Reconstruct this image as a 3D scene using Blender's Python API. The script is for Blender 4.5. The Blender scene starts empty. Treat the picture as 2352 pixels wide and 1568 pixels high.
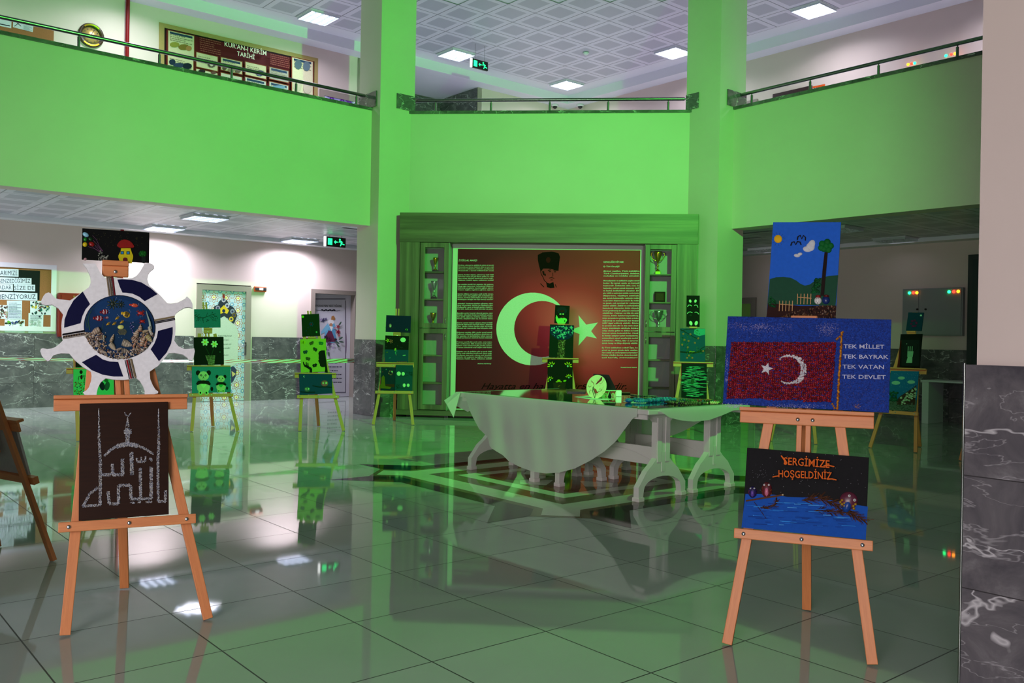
import bpy, bmesh, random
from math import *
from mathutils import Vector, Matrix
from mathutils.noise import noise as pnoise
S = bpy.context.scene
COL = S.collection
R2 = sqrt(.5)
# ---------------------------------------------------------------- camera, world, lights, exposure
F = 2040.; ROLL = .018; YAW = radians(5.1); HZ = -7.
CAM = Vector((.68, 0, 1.28))
cd = bpy.data.cameras.new('camera'); cam = bpy.data.objects.new('camera', cd); COL.objects.link(cam)
cd.sensor_width = 36; cd.lens = F / 2352 * 36; cd.shift_y = HZ / 2352; cd.clip_start = .05; cd.clip_end = 200
cam.matrix_world = Matrix.Translation(CAM) @ Matrix.Rotation(YAW, 4, 'Z') @ Matrix.Rotation(pi / 2, 4, 'X') @ Matrix.Rotation(ROLL, 4, 'Z')
S.camera = cam
S.view_settings.view_transform = 'Standard'; S.view_settings.look = 'None'
S.view_settings.exposure = 0; S.view_settings.gamma = 1; S.view_settings.use_curve_mapping = False
w = bpy.data.worlds.new('world'); S.world = w; w.use_nodes = True
w.node_tree.nodes['Background'].inputs[0].default_value = (.82, .88, .95, 1)
w.node_tree.nodes['Background'].inputs[1].default_value = .032

def lamp(name, kind, loc, target, energy, color, **k):
    l = bpy.data.lights.new(name, kind); l.energy = energy; l.color = color
    for a, b in k.items(): setattr(l, a, b)
    o = bpy.data.objects.new(name, l); COL.objects.link(o); o.location = loc
    o.rotation_euler = (Vector(target) - Vector(loc)).to_track_quat('-Z', 'Y').to_euler()
    return o
# green floodlight high on the near right gallery, washing the far side of the atrium
lamp('green_floodlight', 'SPOT', (3.4, 4.6, 5.3), (-2.2, 13.8, 2.9), 4200, (.105, 1, .11), spot_size=radians(98), spot_blend=1, shadow_soft_size=.05)
# green tinted rooflight over the atrium
lamp('green_rooflight', 'AREA', (0, 7.8, 9.6), (0, 7.8, 0), 35, (.3, 1, .32), shape='DISK', size=8.5)
# daylight from the entrance windows behind the camera
lamp('entrance_window_light', 'AREA', (-1.7, -4.7, 1.9), (-.6, 6, 1.0), 375, (1, .92, .93), shape='RECTANGLE', size=3.2, size_y=2.0)

# ---------------------------------------------------------------- where a ray of the photograph meets a surface of the hall
def ray(x, y):
    u = x - 1176; v = y - 784
    u0 = u * cos(ROLL) + v * sin(ROLL); v0 = -u * sin(ROLL) + v * cos(ROLL)
    return Vector((u0 * cos(YAW) - F * sin(YAW), u0 * sin(YAW) + F * cos(YAW), -(v0 - HZ))) / F
def hp(x, y, n, c):
    r = ray(x, y); n = Vector(n); return CAM + r * ((c - n.dot(CAM)) / n.dot(r))
def hz(x, y, z=0): return hp(x, y, (0, 0, 1), z)

def lin(c):
    if isinstance(c, str): c = tuple(int(c[i:i + 2], 16) / 255 for i in (0, 2, 4))
    elif max(c) > 1: c = tuple(x / 255 for x in c)
    return tuple(x / 12.92 if x <= .04045 else ((x + .055) / 1.055) ** 2.4 for x in c[:3])

class MB:
    """collects geometry and links it as one mesh object"""
    def __init__(s): s.v = []; s.f = []; s.c = []; s.m = []; s.uv = []; s.sm = []
    def face(s, pts, col=(1, 1, 1), m=0, uv=None, smooth=False):
        i = len(s.v); s.v += [tuple(p) for p in pts]
        s.f.append(list(range(i, i + len(pts)))); s.c.append(col); s.m.append(m); s.sm.append(smooth)
        s.uv.append(uv or [(0, 0)] * len(pts))
    def mesh(s, vs, fs, col=(1, 1, 1), m=0, smooth=False, uvf=None):
        i = len(s.v); s.v += [tuple(p) for p in vs]
        for f in fs:
            s.f.append([i + k for k in f]); s.c.append(col); s.m.append(m); s.sm.append(smooth)
            s.uv.append([uvf(vs[k]) for k in f] if uvf else [(0, 0)] * len(f))
    def box(s, a, b, col=(1, 1, 1), m=0, M=None, uvf=None):
        (x0, y0, z0), (x1, y1, z1) = a, b
        vs = [Vector(p) for p in ((x0, y0, z0), (x1, y0, z0), (x1, y1, z0), (x0, y1, z0), (x0, y0, z1), (x1, y0, z1), (x1, y1, z1), (x0, y1, z1))]
        if M is not None: vs = [M @ p for p in vs]
        fs = [(0, 3, 2, 1), (4, 5, 6, 7), (0, 1, 5, 4), (1, 2, 6, 5), (2, 3, 7, 6), (3, 0, 4, 7)]
        s.mesh(vs, fs, col, m, uvf=uvf)
    def bbox(s, a, b, bev=.003, col=(1, 1, 1), m=0, M=None):
        bm = bmesh.new(); bmesh.ops.create_cube(bm, size=1)
        for v in bm.verts: v.co = Vector([(a[i] + b[i]) / 2 + v.co[i] * (b[i] - a[i]) for i in range(3)])
        bmesh.ops.bevel(bm, geom=list(bm.edges), offset=bev, segments=2, affect='EDGES', profile=.5)
        bm.verts.index_update(); vs = [v.co.copy() for v in bm.verts]
        if M is not None: vs = [M @ p for p in vs]
        s.mesh(vs, [[v.index for v in f.verts] for f in bm.faces], col, m); bm.free()
    def prism(s, pts, y0, y1, col=(1, 1, 1), m=0, fn=None, caps=True, sidecol=None):
        """pts in (a,b); extruded along third axis. fn maps (a,b,c)->xyz"""
        fn = fn or (lambda a, b, c: (a, c, b))
        area = sum(pts[i][0] * pts[(i + 1) % len(pts)][1] - pts[(i + 1) % len(pts)][0] * pts[i][1] for i in range(len(pts)))
        if area < 0: pts = pts[::-1]
        n = len(pts); A = [fn(p[0], p[1], y0) for p in pts]; B = [fn(p[0], p[1], y1) for p in pts]
        sc = sidecol or col
        for i in range(n):
            j = (i + 1) % n; s.face([A[i], A[j], B[j], B[i]], sc, m)
        if caps: s.face(B, col, m); s.face(A[::-1], sc, m)
    def tube(s, path, r, seg=8, col=(1, 1, 1), m=0, cap=True):
        path = [Vector(p) for p in path]; n = len(path); rs = r if isinstance(r, (list, tuple)) else [r] * n
        rings = []; up = None
        for i, p in enumerate(path):
            t = (path[min(i + 1, n - 1)] - path[max(i - 1, 0)]).normalized()
            if up is None: up = t.orthogonal().normalized()
            up = (up - t * up.dot(t)).normalized(); sd = t.cross(up)
            rings.append([p + (up * cos(2 * pi * k / seg) + sd * sin(2 * pi * k / seg)) * rs[i] for k in range(seg)])
        vs = [q for r_ in rings for q in r_]; fs = []
        for i in range(n - 1):
            for k in range(seg): fs.append((i * seg + k, i * seg + (k + 1) % seg, (i + 1) * seg + (k + 1) % seg, (i + 1) * seg + k))
        s.mesh(vs, fs, col, m, True)
        if cap: s.face(rings[0][::-1], col, m); s.face(rings[-1], col, m)
    def lathe(s, prof, c=(0, 0, 0), seg=20, col=(1, 1, 1), m=0, M=None, sx=1, sy=1):
        vs = []; fs = []; n = len(prof)
        for (r, z) in prof:
            for k in range(seg):
                p = Vector((r * sx * cos(2 * pi * k / seg), r * sy * sin(2 * pi * k / seg), z))
                vs.append((M @ p) if M is not None else Vector(c) + p)
        for i in range(n - 1):
            for k in range(seg): fs.append((i * seg + k, i * seg + (k + 1) % seg, (i + 1) * seg + (k + 1) % seg, (i + 1) * seg + k))
        s.mesh(vs, fs, col, m, True)
    def build(s, name, mats, parent=None, M=None):
        me = bpy.data.meshes.new(name); me.from_pydata(s.v, [], s.f)
        mats = mats if isinstance(mats, (list, tuple)) else [mats]
        for mt in mats: me.materials.append(mt)
        ca = me.color_attributes.new('Col', 'FLOAT_COLOR', 'CORNER'); uvl = me.uv_layers.new(name='UV')
        cs = []; us = []
        for f, c, u in zip(s.f, s.c, s.uv):
            for k in range(len(f)): cs += [c[0], c[1], c[2], 1]; us += [u[k][0], u[k][1]]
        ca.data.foreach_set('color', cs); uvl.data.foreach_set('uv', us)
        me.polygons.foreach_set('material_index', s.m); me.polygons.foreach_set('use_smooth', s.sm)
        me.validate(); me.update()
        o = bpy.data.objects.new(name, me); COL.objects.link(o)
        if M is not None: o.matrix_world = M
        if parent is not None: o.parent = parent
        return o

def tag(o, label=None, cat=None, group=None, kind=None):
    if label: o['label'] = label
    if cat: o['category'] = cat
    if group: o['group'] = group
    if kind: o['kind'] = kind
    return o
def thing(name, label, cat, M=None, group=None):
    o = bpy.data.objects.new(name, None); COL.objects.link(o)
    o.empty_display_size = .1
    if M is not None: o.matrix_world = M
    return tag(o, label, cat, group)
def part(mb, name, mat, parent): return mb.build(name, mat, parent)
def struct(mb, name, mat, parent=None):
    o = mb.build(name, mat, parent)
    if parent is None: o['kind'] = 'structure'
    return o
def clone(o, parent=None):
    c = o.copy(); COL.objects.link(c)
    if parent: c.parent = parent
    for ch in o.children: clone(ch, c)
    return c

# ---------------------------------------------------------------- materials
def mat(name, color=None, rough=.5, metal=0, emit=None, es=0, spec=.5, build=None, coat=0):
    m = bpy.data.materials.new(name); m.use_nodes = True; nt = m.node_tree; b = nt.nodes['Principled BSDF']
    if color: b.inputs['Base Color'].default_value = (*lin(color), 1)
    b.inputs['Roughness'].default_value = rough; b.inputs['Metallic'].default_value = metal
    b.inputs['Specular IOR Level'].default_value = spec
    if coat: b.inputs['Coat Weight'].default_value = coat; b.inputs['Coat Roughness'].default_value = .05
    if emit: b.inputs['Emission Color'].default_value = (*lin(emit), 1); b.inputs['Emission Strength'].default_value = es
    if build: build(nt, b)
    return m
class N:
    """small helper for node graphs"""
    def __init__(s, nt): s.nt = nt
    def n(s, t, **k):
        x = s.nt.nodes.new(t)
        for a, b in k.items(): setattr(x, a, b)
        return x
    def link(s, a, b): s.nt.links.new(a, b)
    def math(s, op, a, b=None, c=None, clamp=False):
        x = s.n('ShaderNodeMath', operation=op); x.use_clamp = clamp
        for i, q in enumerate((a, b, c)):
            if q is None: continue
            if isinstance(q, (int, float)): x.inputs[i].default_value = q
            else: s.link(q, x.inputs[i])
        return x.outputs[0]
    def mix(s, f, a, b, mode='MIX'):
        x = s.n('ShaderNodeMix', data_type='RGBA', blend_type=mode)
        for i, q in ((0, f), (6, a), (7, b)):
            if isinstance(q, (int, float)): x.inputs[i].default_value = q
            elif isinstance(q, (tuple, str)): x.inputs[i].default_value = (*lin(q), 1)
            else: s.link(q, x.inputs[i])
        return x.outputs[2]
    def noise(s, vec, scale, detail=2, dist=0, rough=.5):
        x = s.n('ShaderNodeTexNoise'); x.inputs['Scale'].default_value = scale; x.inputs['Detail'].default_value = detail
        x.inputs['Distortion'].default_value = dist; x.inputs['Roughness'].default_value = rough
        if vec is not None: s.link(vec, x.inputs['Vector'])
        return x.outputs[0]
    def ramp(s, f, stops):
        x = s.n('ShaderNodeValToRGB'); e = x.color_ramp.elements
        while len(e) < len(stops): e.new(.5)
        for i, (p, c) in enumerate(stops): e[i].position = p; e[i].color = (*lin(c), 1) if not isinstance(c, (int, float)) else (c, c, c, 1)
        s.link(f, x.inputs[0]); return x.outputs[0]
    def bump(s, h, b, strength=.2, dist=.01):
        x = s.n('ShaderNodeBump'); x.inputs['Strength'].default_value = strength; x.inputs['Distance'].default_value = dist
        s.link(h, x.inputs['Height']); s.link(x.outputs[0], b.inputs['Normal'])
    def grid(s, u, v, su, sv, w):
        """1 on the joints of a grid"""
        def ln(a, sz):
            f = s.math('FRACT', s.math('DIVIDE', a, sz)); d = s.math('ABSOLUTE', s.math('SUBTRACT', f, .5))
            return s.math('GREATER_THAN', d, .5 - w / sz / 2)
        return s.math('MAXIMUM', ln(u, su), ln(v, sv))
    def sep(s, v):
        x = s.n('ShaderNodeSeparateXYZ'); s.link(v, x.inputs[0]); return x.outputs
    def comb(s, a, b, c=0.):
        x = s.n('ShaderNodeCombineXYZ')
        for i, q in enumerate((a, b, c)):
            if isinstance(q, (int, float)): x.inputs[i].default_value = q
            else: s.link(q, x.inputs[i])
        return x.outputs[0]
    def coord(s, which='Object'): return s.n('ShaderNodeTexCoord').outputs[which]

def m_paint(name, rough, spec=.4, bump=0, speck=False):
    def b_(nt, b):
        g = N(nt); a = g.n('ShaderNodeVertexColor', layer_name='Col')
        nz = g.noise(g.coord(), 60, 3)
        c = g.mix(.25, a.outputs[0], g.mix(nz, (.3, .3, .3), (1., 1., 1.)), 'MULTIPLY')
        nt.links.new(c, b.inputs['Base Color'])
        if bump: g.bump(g.noise(g.coord(), 220, 3), b, bump, .003)
        if speck:
            v = g.n('ShaderNodeTexVoronoi'); v.inputs['Scale'].default_value = 260; nt.links.new(g.coord(), v.inputs['Vector'])
            r = g.math('GREATER_THAN', g.sep(v.outputs['Color'])[0], .8)
            nt.links.new(g.math('MULTIPLY_ADD', r, -.5, .6), b.inputs['Roughness'])
    return mat(name, (1, 1, 1), rough, spec=spec, build=b_)
PAINT = m_paint('acrylic_paint', .65, .12, .15)
GLOSS = m_paint('varnished_paint', .28, .35)
PRINT = m_paint('printed_sheet', .55, .12)
PLAST = m_paint('plastic', .35, .5)
STONE = m_paint('small_stones', .5, .35, .3, True)
CLOTHM = m_paint('fibre', .9, .1, .4)

def wood_builder(c0, c1, axis=2, scale=1.):
    def b_(nt, b):
        g = N(nt); x, y, z = g.sep(g.coord())
        ax = [x, y, z]; st = [g.math('MULTIPLY', q, 14. * scale if i != axis else .9 * scale) for i, q in enumerate(ax)]
        v = g.comb(*st); nz = g.noise(v, 3.2, 5, 1.2, .6); fine = g.noise(v, 22, 3, .3)
        c = g.mix(g.math('MULTIPLY_ADD', fine, .35, g.math('MULTIPLY', nz, .65)), c0, c1)
        nt.links.new(c, b.inputs['Base Color']); g.bump(fine, b, .08, .002)
    return b_
PINE_Z = mat('pine_upright', (1, 1, 1), .5, build=wood_builder('b86238', 'f0a060', 2))
PINE_X = mat('pine_crosswise', (1, 1, 1), .5, build=wood_builder('b86238', 'f0a060', 0))
def m_cabwood(name, axis):
    def b_(nt, b):
        g = N(nt); x, y, z = g.sep(g.coord()); ax = [x, y, z]
        st = [g.math('MULTIPLY', q, 9. if i != axis else .25) for i, q in enumerate(ax)]
        v = g.comb(*st); big = g.noise(v, 1.1, 2, .1); fine = g.noise(v, 9, 4, .4, .7)
        f = g.math('MULTIPLY_ADD', big, .75, g.math('MULTIPLY', fine, .3))
        c = g.ramp(f, [(.3, '3c3228'), (.5, '615443'), (.68, '82745c')])
        nt.links.new(c, b.inputs['Base Color']); b.inputs['Roughness'].default_value = .45
    return mat(name, (1, 1, 1), .45, build=b_)
CAB_X = m_cabwood('grey_oak_laminate_crosswise', 0)
CAB_Z = m_cabwood('grey_oak_laminate_upright', 2)
CHROME = mat('chrome', 'd8dade', .18, 1)
STEEL = mat('brushed_steel', '8f9490', .24, 1)
GOLD = mat('gold_plated_plastic', 'e8b030', .22, .9)
SILVER = mat('silver_plated_plastic', 'd0d2d6', .2, .9)
BLACKP = mat('black_plastic', '0c0c0e', .3)
def cream(nt, b):
    g = N(nt); nz = g.noise(g.coord(), 1.2, 3); c = g.mix(nz, 'cebbb5', 'd9c8c1'); nt.links.new(c, b.inputs['Base Color'])
    g.bump(g.noise(g.coord(), 90, 2), b, .05, .004)
WALL = mat('cream_wall_paint', (1, 1, 1), .6, build=cream)
PLASTER = mat('white_ceiling_plaster', 'dcdce6', .7)
def marble(nt, b):
    g = N(nt); uv = g.coord('UV'); u, v, _ = g.sep(uv)
    cell = g.comb(g.math('FLOOR', g.math('DIVIDE', u, .82)), g.math('FLOOR', g.math('DIVIDE', v, .407)))
    wn = g.n('ShaderNodeTexWhiteNoise'); nt.links.new(cell, wn.inputs['Vector']); off = wn.outputs['Color']
    add = g.n('ShaderNodeVectorMath', operation='MULTIPLY_ADD'); nt.links.new(off, add.inputs[0]); add.inputs[1].default_value = (9, 9, 9); nt.links.new(uv, add.inputs[2])
    p = add.outputs[0]
    def vein(scale, th, dist):
        mp = g.n('ShaderNodeMapping'); nt.links.new(p, mp.inputs[0]); mp.inputs['Rotation'].default_value = (0, 0, .5 + th * 9); mp.inputs['Scale'].default_value = (1, 2.4, 1)
        n_ = g.noise(mp.outputs[0], scale, 5, dist, .55)
        return g.math('SUBTRACT', 1, g.math('DIVIDE', g.math('ABSOLUTE', g.math('SUBTRACT', n_, .5)), th), clamp=True)
    v1 = vein(.9, .006, .35); v2 = vein(1.9, .006, .5)
    cloud = g.noise(p, 3.5, 6, .8, .65)
    base = g.ramp(cloud, [(.3, '47434a'), (.55, '635e62'), (.75, '858084')])
    base = g.mix(g.math('MULTIPLY', v1, .75), base, 'd4cfd2'); base = g.mix(g.math('MULTIPLY', v2, .35), base, 'c5c0c4')
    jt = g.grid(u, v, .82, .407, .004)
    nt.links.new(g.mix(jt, base, '3a3638'), b.inputs['Base Color']); b.inputs['Roughness'].default_value = .16
MARBLE = mat('dark_grey_veined_marble', (1, 1, 1), .16, build=marble)
def floor_nodes(nt, b):
    g = N(nt); x, y, _ = g.sep(g.coord())
    p = g.math('ADD', g.math('MULTIPLY', g.math('SUBTRACT', y, x), R2), -2.092 + .605 / 2 + 60.5)
    q = g.math('ADD', g.math('MULTIPLY', g.math('ADD', y, x), R2), -2.806 + .605 / 2 + 60.5)
    jt = g.grid(p, q, .605, .605, .0065)
    cell = g.comb(g.math('FLOOR', g.math('DIVIDE', p, .605)), g.math('FLOOR', g.math('DIVIDE', q, .605)))
    wn = g.n('ShaderNodeTexWhiteNoise'); nt.links.new(cell, wn.inputs['Vector'])
    nz = g.noise(g.coord(), 2.2, 5, .5)
    c = g.mix(g.math('MULTIPLY_ADD', wn.outputs[0], .35, g.math('MULTIPLY', nz, .6)), '959d96', 'aab1aa')
    nt.links.new(g.mix(jt, c, '2c2a28'), b.inputs['Base Color'])
    nt.links.new(g.math('MULTIPLY_ADD', jt, .5, .035), b.inputs['Roughness'])
    g.bump(g.noise(g.coord(), 1.6, 2), b, .012, .02)
FLOORM = mat('polished_porcelain_tile', (1, 1, 1), .04, spec=.4, build=floor_nodes)
def ceil_nodes(nt, b):
    g = N(nt); uv = g.coord('UV'); u, v, _ = g.sep(uv)
    def d(a): return g.math('ABSOLUTE', g.math('SUBTRACT', g.math('FRACT', a), .5))
    m = g.math('MAXIMUM', d(u), d(v))
    inner = g.math('LESS_THAN', m, .33); joint = g.math('GREATER_THAN', m, .485)
    vo = g.n('ShaderNodeTexVoronoi'); vo.inputs['Scale'].default_value = 60; nt.links.new(uv, vo.inputs['Vector'])
    c = g.mix(inner, 'd2d0de', 'b0b0bf'); c = g.mix(joint, c, '80808e'); nt.links.new(c, b.inputs['Base Color'])
CEILT = mat('perforated_metal_ceiling_tile', (1, 1, 1), .42, build=ceil_nodes)
# ================================================================= THE SETTING
LW = 22.36 * R2; LP = 16.92 * R2          # outer wall and parapet distances along their normals
nL = Vector((-R2, R2, 0)); nR = Vector((R2, R2, 0)); dA = Vector((R2, R2, 0)); dB = Vector((-R2, R2, 0))
UPF = 3.97; CL = 3.12; CU = 7.25; SOF = 7.06; WH = 1.22
def V(x, y, z=0): return Vector((x, y, z))
# floor with its inlaid star
mb = MB(); mb.box((-16, -7, -.1), (16, 25, 0)); floor = struct(mb, 'floor', FLOORM)
def m_inlay(name, c0, c1):
    def b_(nt, b):
        g = N(nt); nt.links.new(g.mix(g.noise(g.coord(), 9, 6, .6, .65), c0, c1), b.inputs['Base Color'])
    return mat(name, (1, 1, 1), .06, spec=.4, build=b_)
INK = m_inlay('black_granite_inlay', '0a0a0b', '161517'); BRN = m_inlay('brown_granite_inlay', '5a4a34', '80704f')
WHT = m_inlay('cream_marble_inlay', 'c8c9b8', 'd6d6c8'); REDI = m_inlay('red_granite_inlay', '6a281c', '8a3a28')
sc = V(.48, 8.19)
def rot4(pts, k):
    for _ in range(k): pts = [(-r, t) for (t, r) in pts]
    return pts
inl = MB()
def inlay(pts, m, z):
    for k in range(4):
        q = rot4(pts, k); q = [(sc.x + t, sc.y - r, z) for t, r in q]
        nrm = sum((q[i][0] * q[(i + 1) % len(q)][1] - q[(i + 1) % len(q)][0] * q[i][1]) for i in range(len(q)))
        inl.face(q if nrm > 0 else q[::-1], m=m)
z1, z2, z3 = .0006, .0012, .0018
sq = lambda a: [(a, 0), (0, a), (-a, 0), (0, -a)]
def ring(a, b_, m, z):      # one side of a square band standing on its corner
    inlay([(0, a), (a, 0), (b_, 0), (0, b_)], m, z)
inlay([(0, 1.74), (1.74, 0), (0, 0)], 1, z1); inlay([(-.22, 1.45), (.22, 1.45), (.22, 1.8), (-.22, 1.8)], 1, z1 + .0002)
inlay([(.22, 1.79), (.495, 2.08), (.51, 1.44), (1.44, .51), (2.08, .495), (1.79, .22), (1.52, .21), (.21, 1.52)], 0, z2)
ring(1.63, 1.29, 2, z2); ring(1.02, .83, 2, z2); ring(.83, .0, 1, z2)
inlay([(-.14, 1.49), (.14, 1.49), (.14, 1.75), (-.14, 1.75)], 2, z3)
inlay([(0, .8), (.17, .42), (0, .28), (-.17, .42)], 3, z3); inlay([(.4, .4), (.17, .42), (.12, .12), (.42, .17)], 2, z3)
inlay([(.62, .2), (.79, .02), (.42, .17)], 3, z3); inlay([(.2, .62), (.02, .79), (.17, .42)], 3, z3)
struct(inl, 'star_inlay', [INK, BRN, WHT, REDI], floor)

# outer walls, cut round the doors and the upper recess: strips between spans along the wall
def wall_line(P0, d, spans, z0, z1_, mb, m=0, thick=.2, n=None):
    """solid slab pieces along P0+d*t"""
    for (t0, t1, a, b_) in spans:
        A = P0 + d * t0; B = P0 + d * t1; o = n * thick
        vs = [A, B, B + o, A + o]; vs = [V(p.x, p.y, a) for p in vs] + [V(p.x, p.y, b_) for p in vs]
        uvf = lambda p: ((Vector(p) - P0).dot(d) + 20, p[2])
        mb.mesh(vs, [(0, 3, 2, 1), (4, 5, 6, 7), (0, 1, 5, 4), (1, 2, 6, 5), (2, 3, 7, 6), (3, 0, 4, 7)], m=m, uvf=uvf)
CORN = V(0, 22.36)
tL = lambda P: (P - CORN).dot(-dA)     # distance from the far corner along the left wall
tR = lambda P: (P - CORN).dot(Vector((R2, -R2, 0)))
onL = lambda x, y: hp(x, y, nL, LW); onR = lambda x, y: hp(x, y, nR, LW)
d1a, d1b, d1h = tL(onL(574, 800)), tL(onL(449, 800)), onL(574, 656).z
d2a, d2b, d2h = tL(onL(821, 800)), tL(onL(712, 800)), onL(765, 666).z
rc0, rc1 = tL(V(-2.03, 20.33)), tL(V(-4.18, 18.18))
mb = MB()
wall_line(CORN, -dA, [(0, d2a, 0, CL + .3), (d2a, d2b, d2h, CL + .3), (d2b, d1a, 0, CL + .3), (d1a, d1b, d1h, CL + .3), (d1b, 22, 0, CL + .3)], 0, 0, mb, n=nL)
d4a, d4b, d4h = tL(V(-4.2, 18.16)), tL(V(-4.87, 17.49)), 6.24
wall_line(CORN, -dA, [(0, rc0, UPF - .6, CU + .2), (rc0, rc1, SOF, CU + .2), (rc1, 22, UPF - .6, CU + .2)], 0, 0, mb, n=nL)
# recess of the upper level
for (a, b_) in ((rc0, rc0), (rc1, rc1)):
    A = CORN - dA * a; w_ = .12 if a == rc1 else -.12
    vs = [A, A + nL * 1.5, A + nL * 1.5 - dA * w_, A - dA * w_]
    if w_ > 0: vs = vs[::-1]
    mb.mesh([V(p.x, p.y, UPF) for p in vs] + [V(p.x, p.y, CU) for p in vs], [(3, 2, 1, 0), (4, 5, 6, 7), (0, 1, 5, 4), (1, 2, 6, 5), (2, 3, 7, 6), (3, 0, 4, 7)])
A = CORN - dA * (rc0 - .1) + nL * 1.5; B = CORN - dA * (rc1 + .1) + nL * 1.5
mb.face([V(A.x, A.y, UPF), V(B.x, B.y, UPF), V(B.x, B.y, CU), V(A.x, A.y, CU)])
struct(mb, 'wall_left', WALL)
mb = MB()     # dark marble lining of the recess
for (P, Q) in ((CORN - dA * (rc0 + .015), CORN - dA * (rc0 + .015) + nL * 1.48), (CORN - dA * (rc1 - .015), CORN - dA * (rc1 - .015) + nL * 1.48), (CORN - dA * rc0 + nL * 1.48, CORN - dA * rc1 + nL * 1.48)):
    L_ = (Q - P).length; mb.face([V(P.x, P.y, UPF), V(Q.x, Q.y, UPF), V(Q.x, Q.y, SOF - .01), V(P.x, P.y, SOF - .01)], uv=[(0, 0), (L_, 0), (L_, 3.05), (0, 3.05)])
struct(mb, 'trim_1', MARBLE)
tj = CORN - dA * rc0
mb = MB(); q = [tj - nL * .01, CORN - dA * rc1 - nL * .01, CORN - dA * rc1 + nL * 1.48, tj + nL * 1.48]
mb.face([V(p.x, p.y, SOF - .004) for p in q]); struct(mb, 'ceiling_recess', PLASTER)
mb = MB()
d3a, d3b, d3h = tR(onR(1660, 760)), tR(onR(1736, 760)), onR(1730, 684).z
wall_line(CORN, Vector((R2, -R2, 0)), [(0, d3a, 0, CL + .3), (d3a, d3b, d3h, CL + .3), (d3b, 18, 0, CL + .3), (0, 18, UPF - .6, CU + .2)], 0, 0, mb, n=nR)
struct(mb, 'wall_right', WALL)
# marble wainscot of the lower outer walls
def wains(P0, d, n, spans, name, z0=0, z1_=WH, t=.022):
    mb = MB(); wall_line(P0 - n * t, d, [(a, b_, z0, z1_) for a, b_ in spans], 0, 0, mb, thick=t - .002, n=n); return struct(mb, name, MARBLE)
wains(CORN, -dA, nL, [(.1, d2a - .04), (d2b + .04, d1a - .04), (d1b + .04, 22)], 'trim_2')
wains(CORN, Vector((R2, -R2, 0)), nR, [(.1, d3a - .04), (d3b + .04, 18)], 'trim_3')

# columns: square piers turned 45 degrees
colL = V(-2.72, 13.84); colR = V(2.58, 13.84); colN = V(2.075, 3.36) - dB * .65
CS = .65
def pier(c, sz, z0, z1_, name, m, grow=0., d1=dA, d2=dB):
    c = c - d1 * grow - d2 * grow; sz = sz + 2 * grow
    vs = [c, c + d1 * sz, c + d1 * sz + d2 * sz, c + d2 * sz]
    mb = MB()
    for i in range(4):
        a, b_ = vs[i], vs[(i + 1) % 4]
        mb.face([V(a.x, a.y, z0), V(b_.x, b_.y, z0), V(b_.x, b_.y, z1_), V(a.x, a.y, z1_)], m=0, uv=[(3 + i, z0), (3 + i + sz, z0), (3 + i + sz, z1_), (3 + i, z1_)])
    mb.face([V(p.x, p.y, z1_) for p in vs]); mb.face([V(p.x, p.y, z0) for p in vs[::-1]])
    return struct(mb, name, m)
pier(colL, CS, 0, 9.4, 'column_left', WALL); pier(colR, CS, 0, 9.4, 'column_right', WALL)
pier(colN, .65, 0, 9.4, 'column_near_right', WALL)
colM = V(-2.535, 2.9); pier(colM, .65, 0, 9.4, 'column_near_left_added', WALL); pier(colM, .65, .001, WH - .005, 'trim_12', MARBLE, .03)  # unseen mirror of the right one, added to shade the left-edge easel
pier(colL, CS, .001, WH, 'trim_4', MARBLE, .012); pier(colR, CS, .001, WH, 'trim_5', MARBLE, .012); pier(colN, .65, .001, WH - .005, 'trim_6', MARBLE, .03)
# metal corner strips of the marble cladding
mb = MB()
for c in (colL, colR):
    p = c - dA * .0135 - dB * .0135; mb.tube([V(p.x, p.y, .002), V(p.x, p.y, WH)], .006, 6)
p = colN - dA * .03 - dB * .03; mb.tube([V(p.x, p.y, .002), V(p.x, p.y, WH)], .005, 6)
q = colN + dB * .68 - dA * .03; mb.tube([V(q.x, q.y, .002), V(q.x, q.y, WH)], .005, 6)
struct(mb, 'trim_7', STEEL)

# gallery parapets and the wall behind the showcase
PT = 4.9; PB = 3.05; PW = .3
def parapet(P, d, n, L_, name, zb=PB, L0=0.):
    mb = MB(); wall_line(P, d, [(L0, L_, zb, PT)], 0, 0, mb, thick=PW, n=n); o = struct(mb, name, WALL)
    mb = MB(); wall_line(P - n * .025, d, [(L0, L_, PT + .001, PT + .045)], 0, 0, mb, thick=PW + .05, n=n)
    struct(mb, 'coping', MARBLE, o); return o
pL0 = V(-2.85, 14.07); pR0 = V(2.72, 14.2)
pLs = nL * LP + dA * ((pL0).dot(dA)); pRs = nR * LP + dB * (pR0.dot(dB))
parapet(pLs, -dA, nL, 9.5, 'wall_gallery_left'); parapet(pRs, -dB, nR, 8.5, 'wall_gallery_right')
mb = MB(); mb.box((-2.47, 14.25, 0), (2.33, 14.25 + PW, PT)); wb = struct(mb, 'wall_back', WALL)
mb = MB(); mb.box((-2.47, 14.225, PT + .001), (2.33, 14.25 + PW + .02, PT + .045), uvf=lambda p: (p[0] + 5, p[2])); struct(mb, 'coping', MARBLE, wb)
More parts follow.
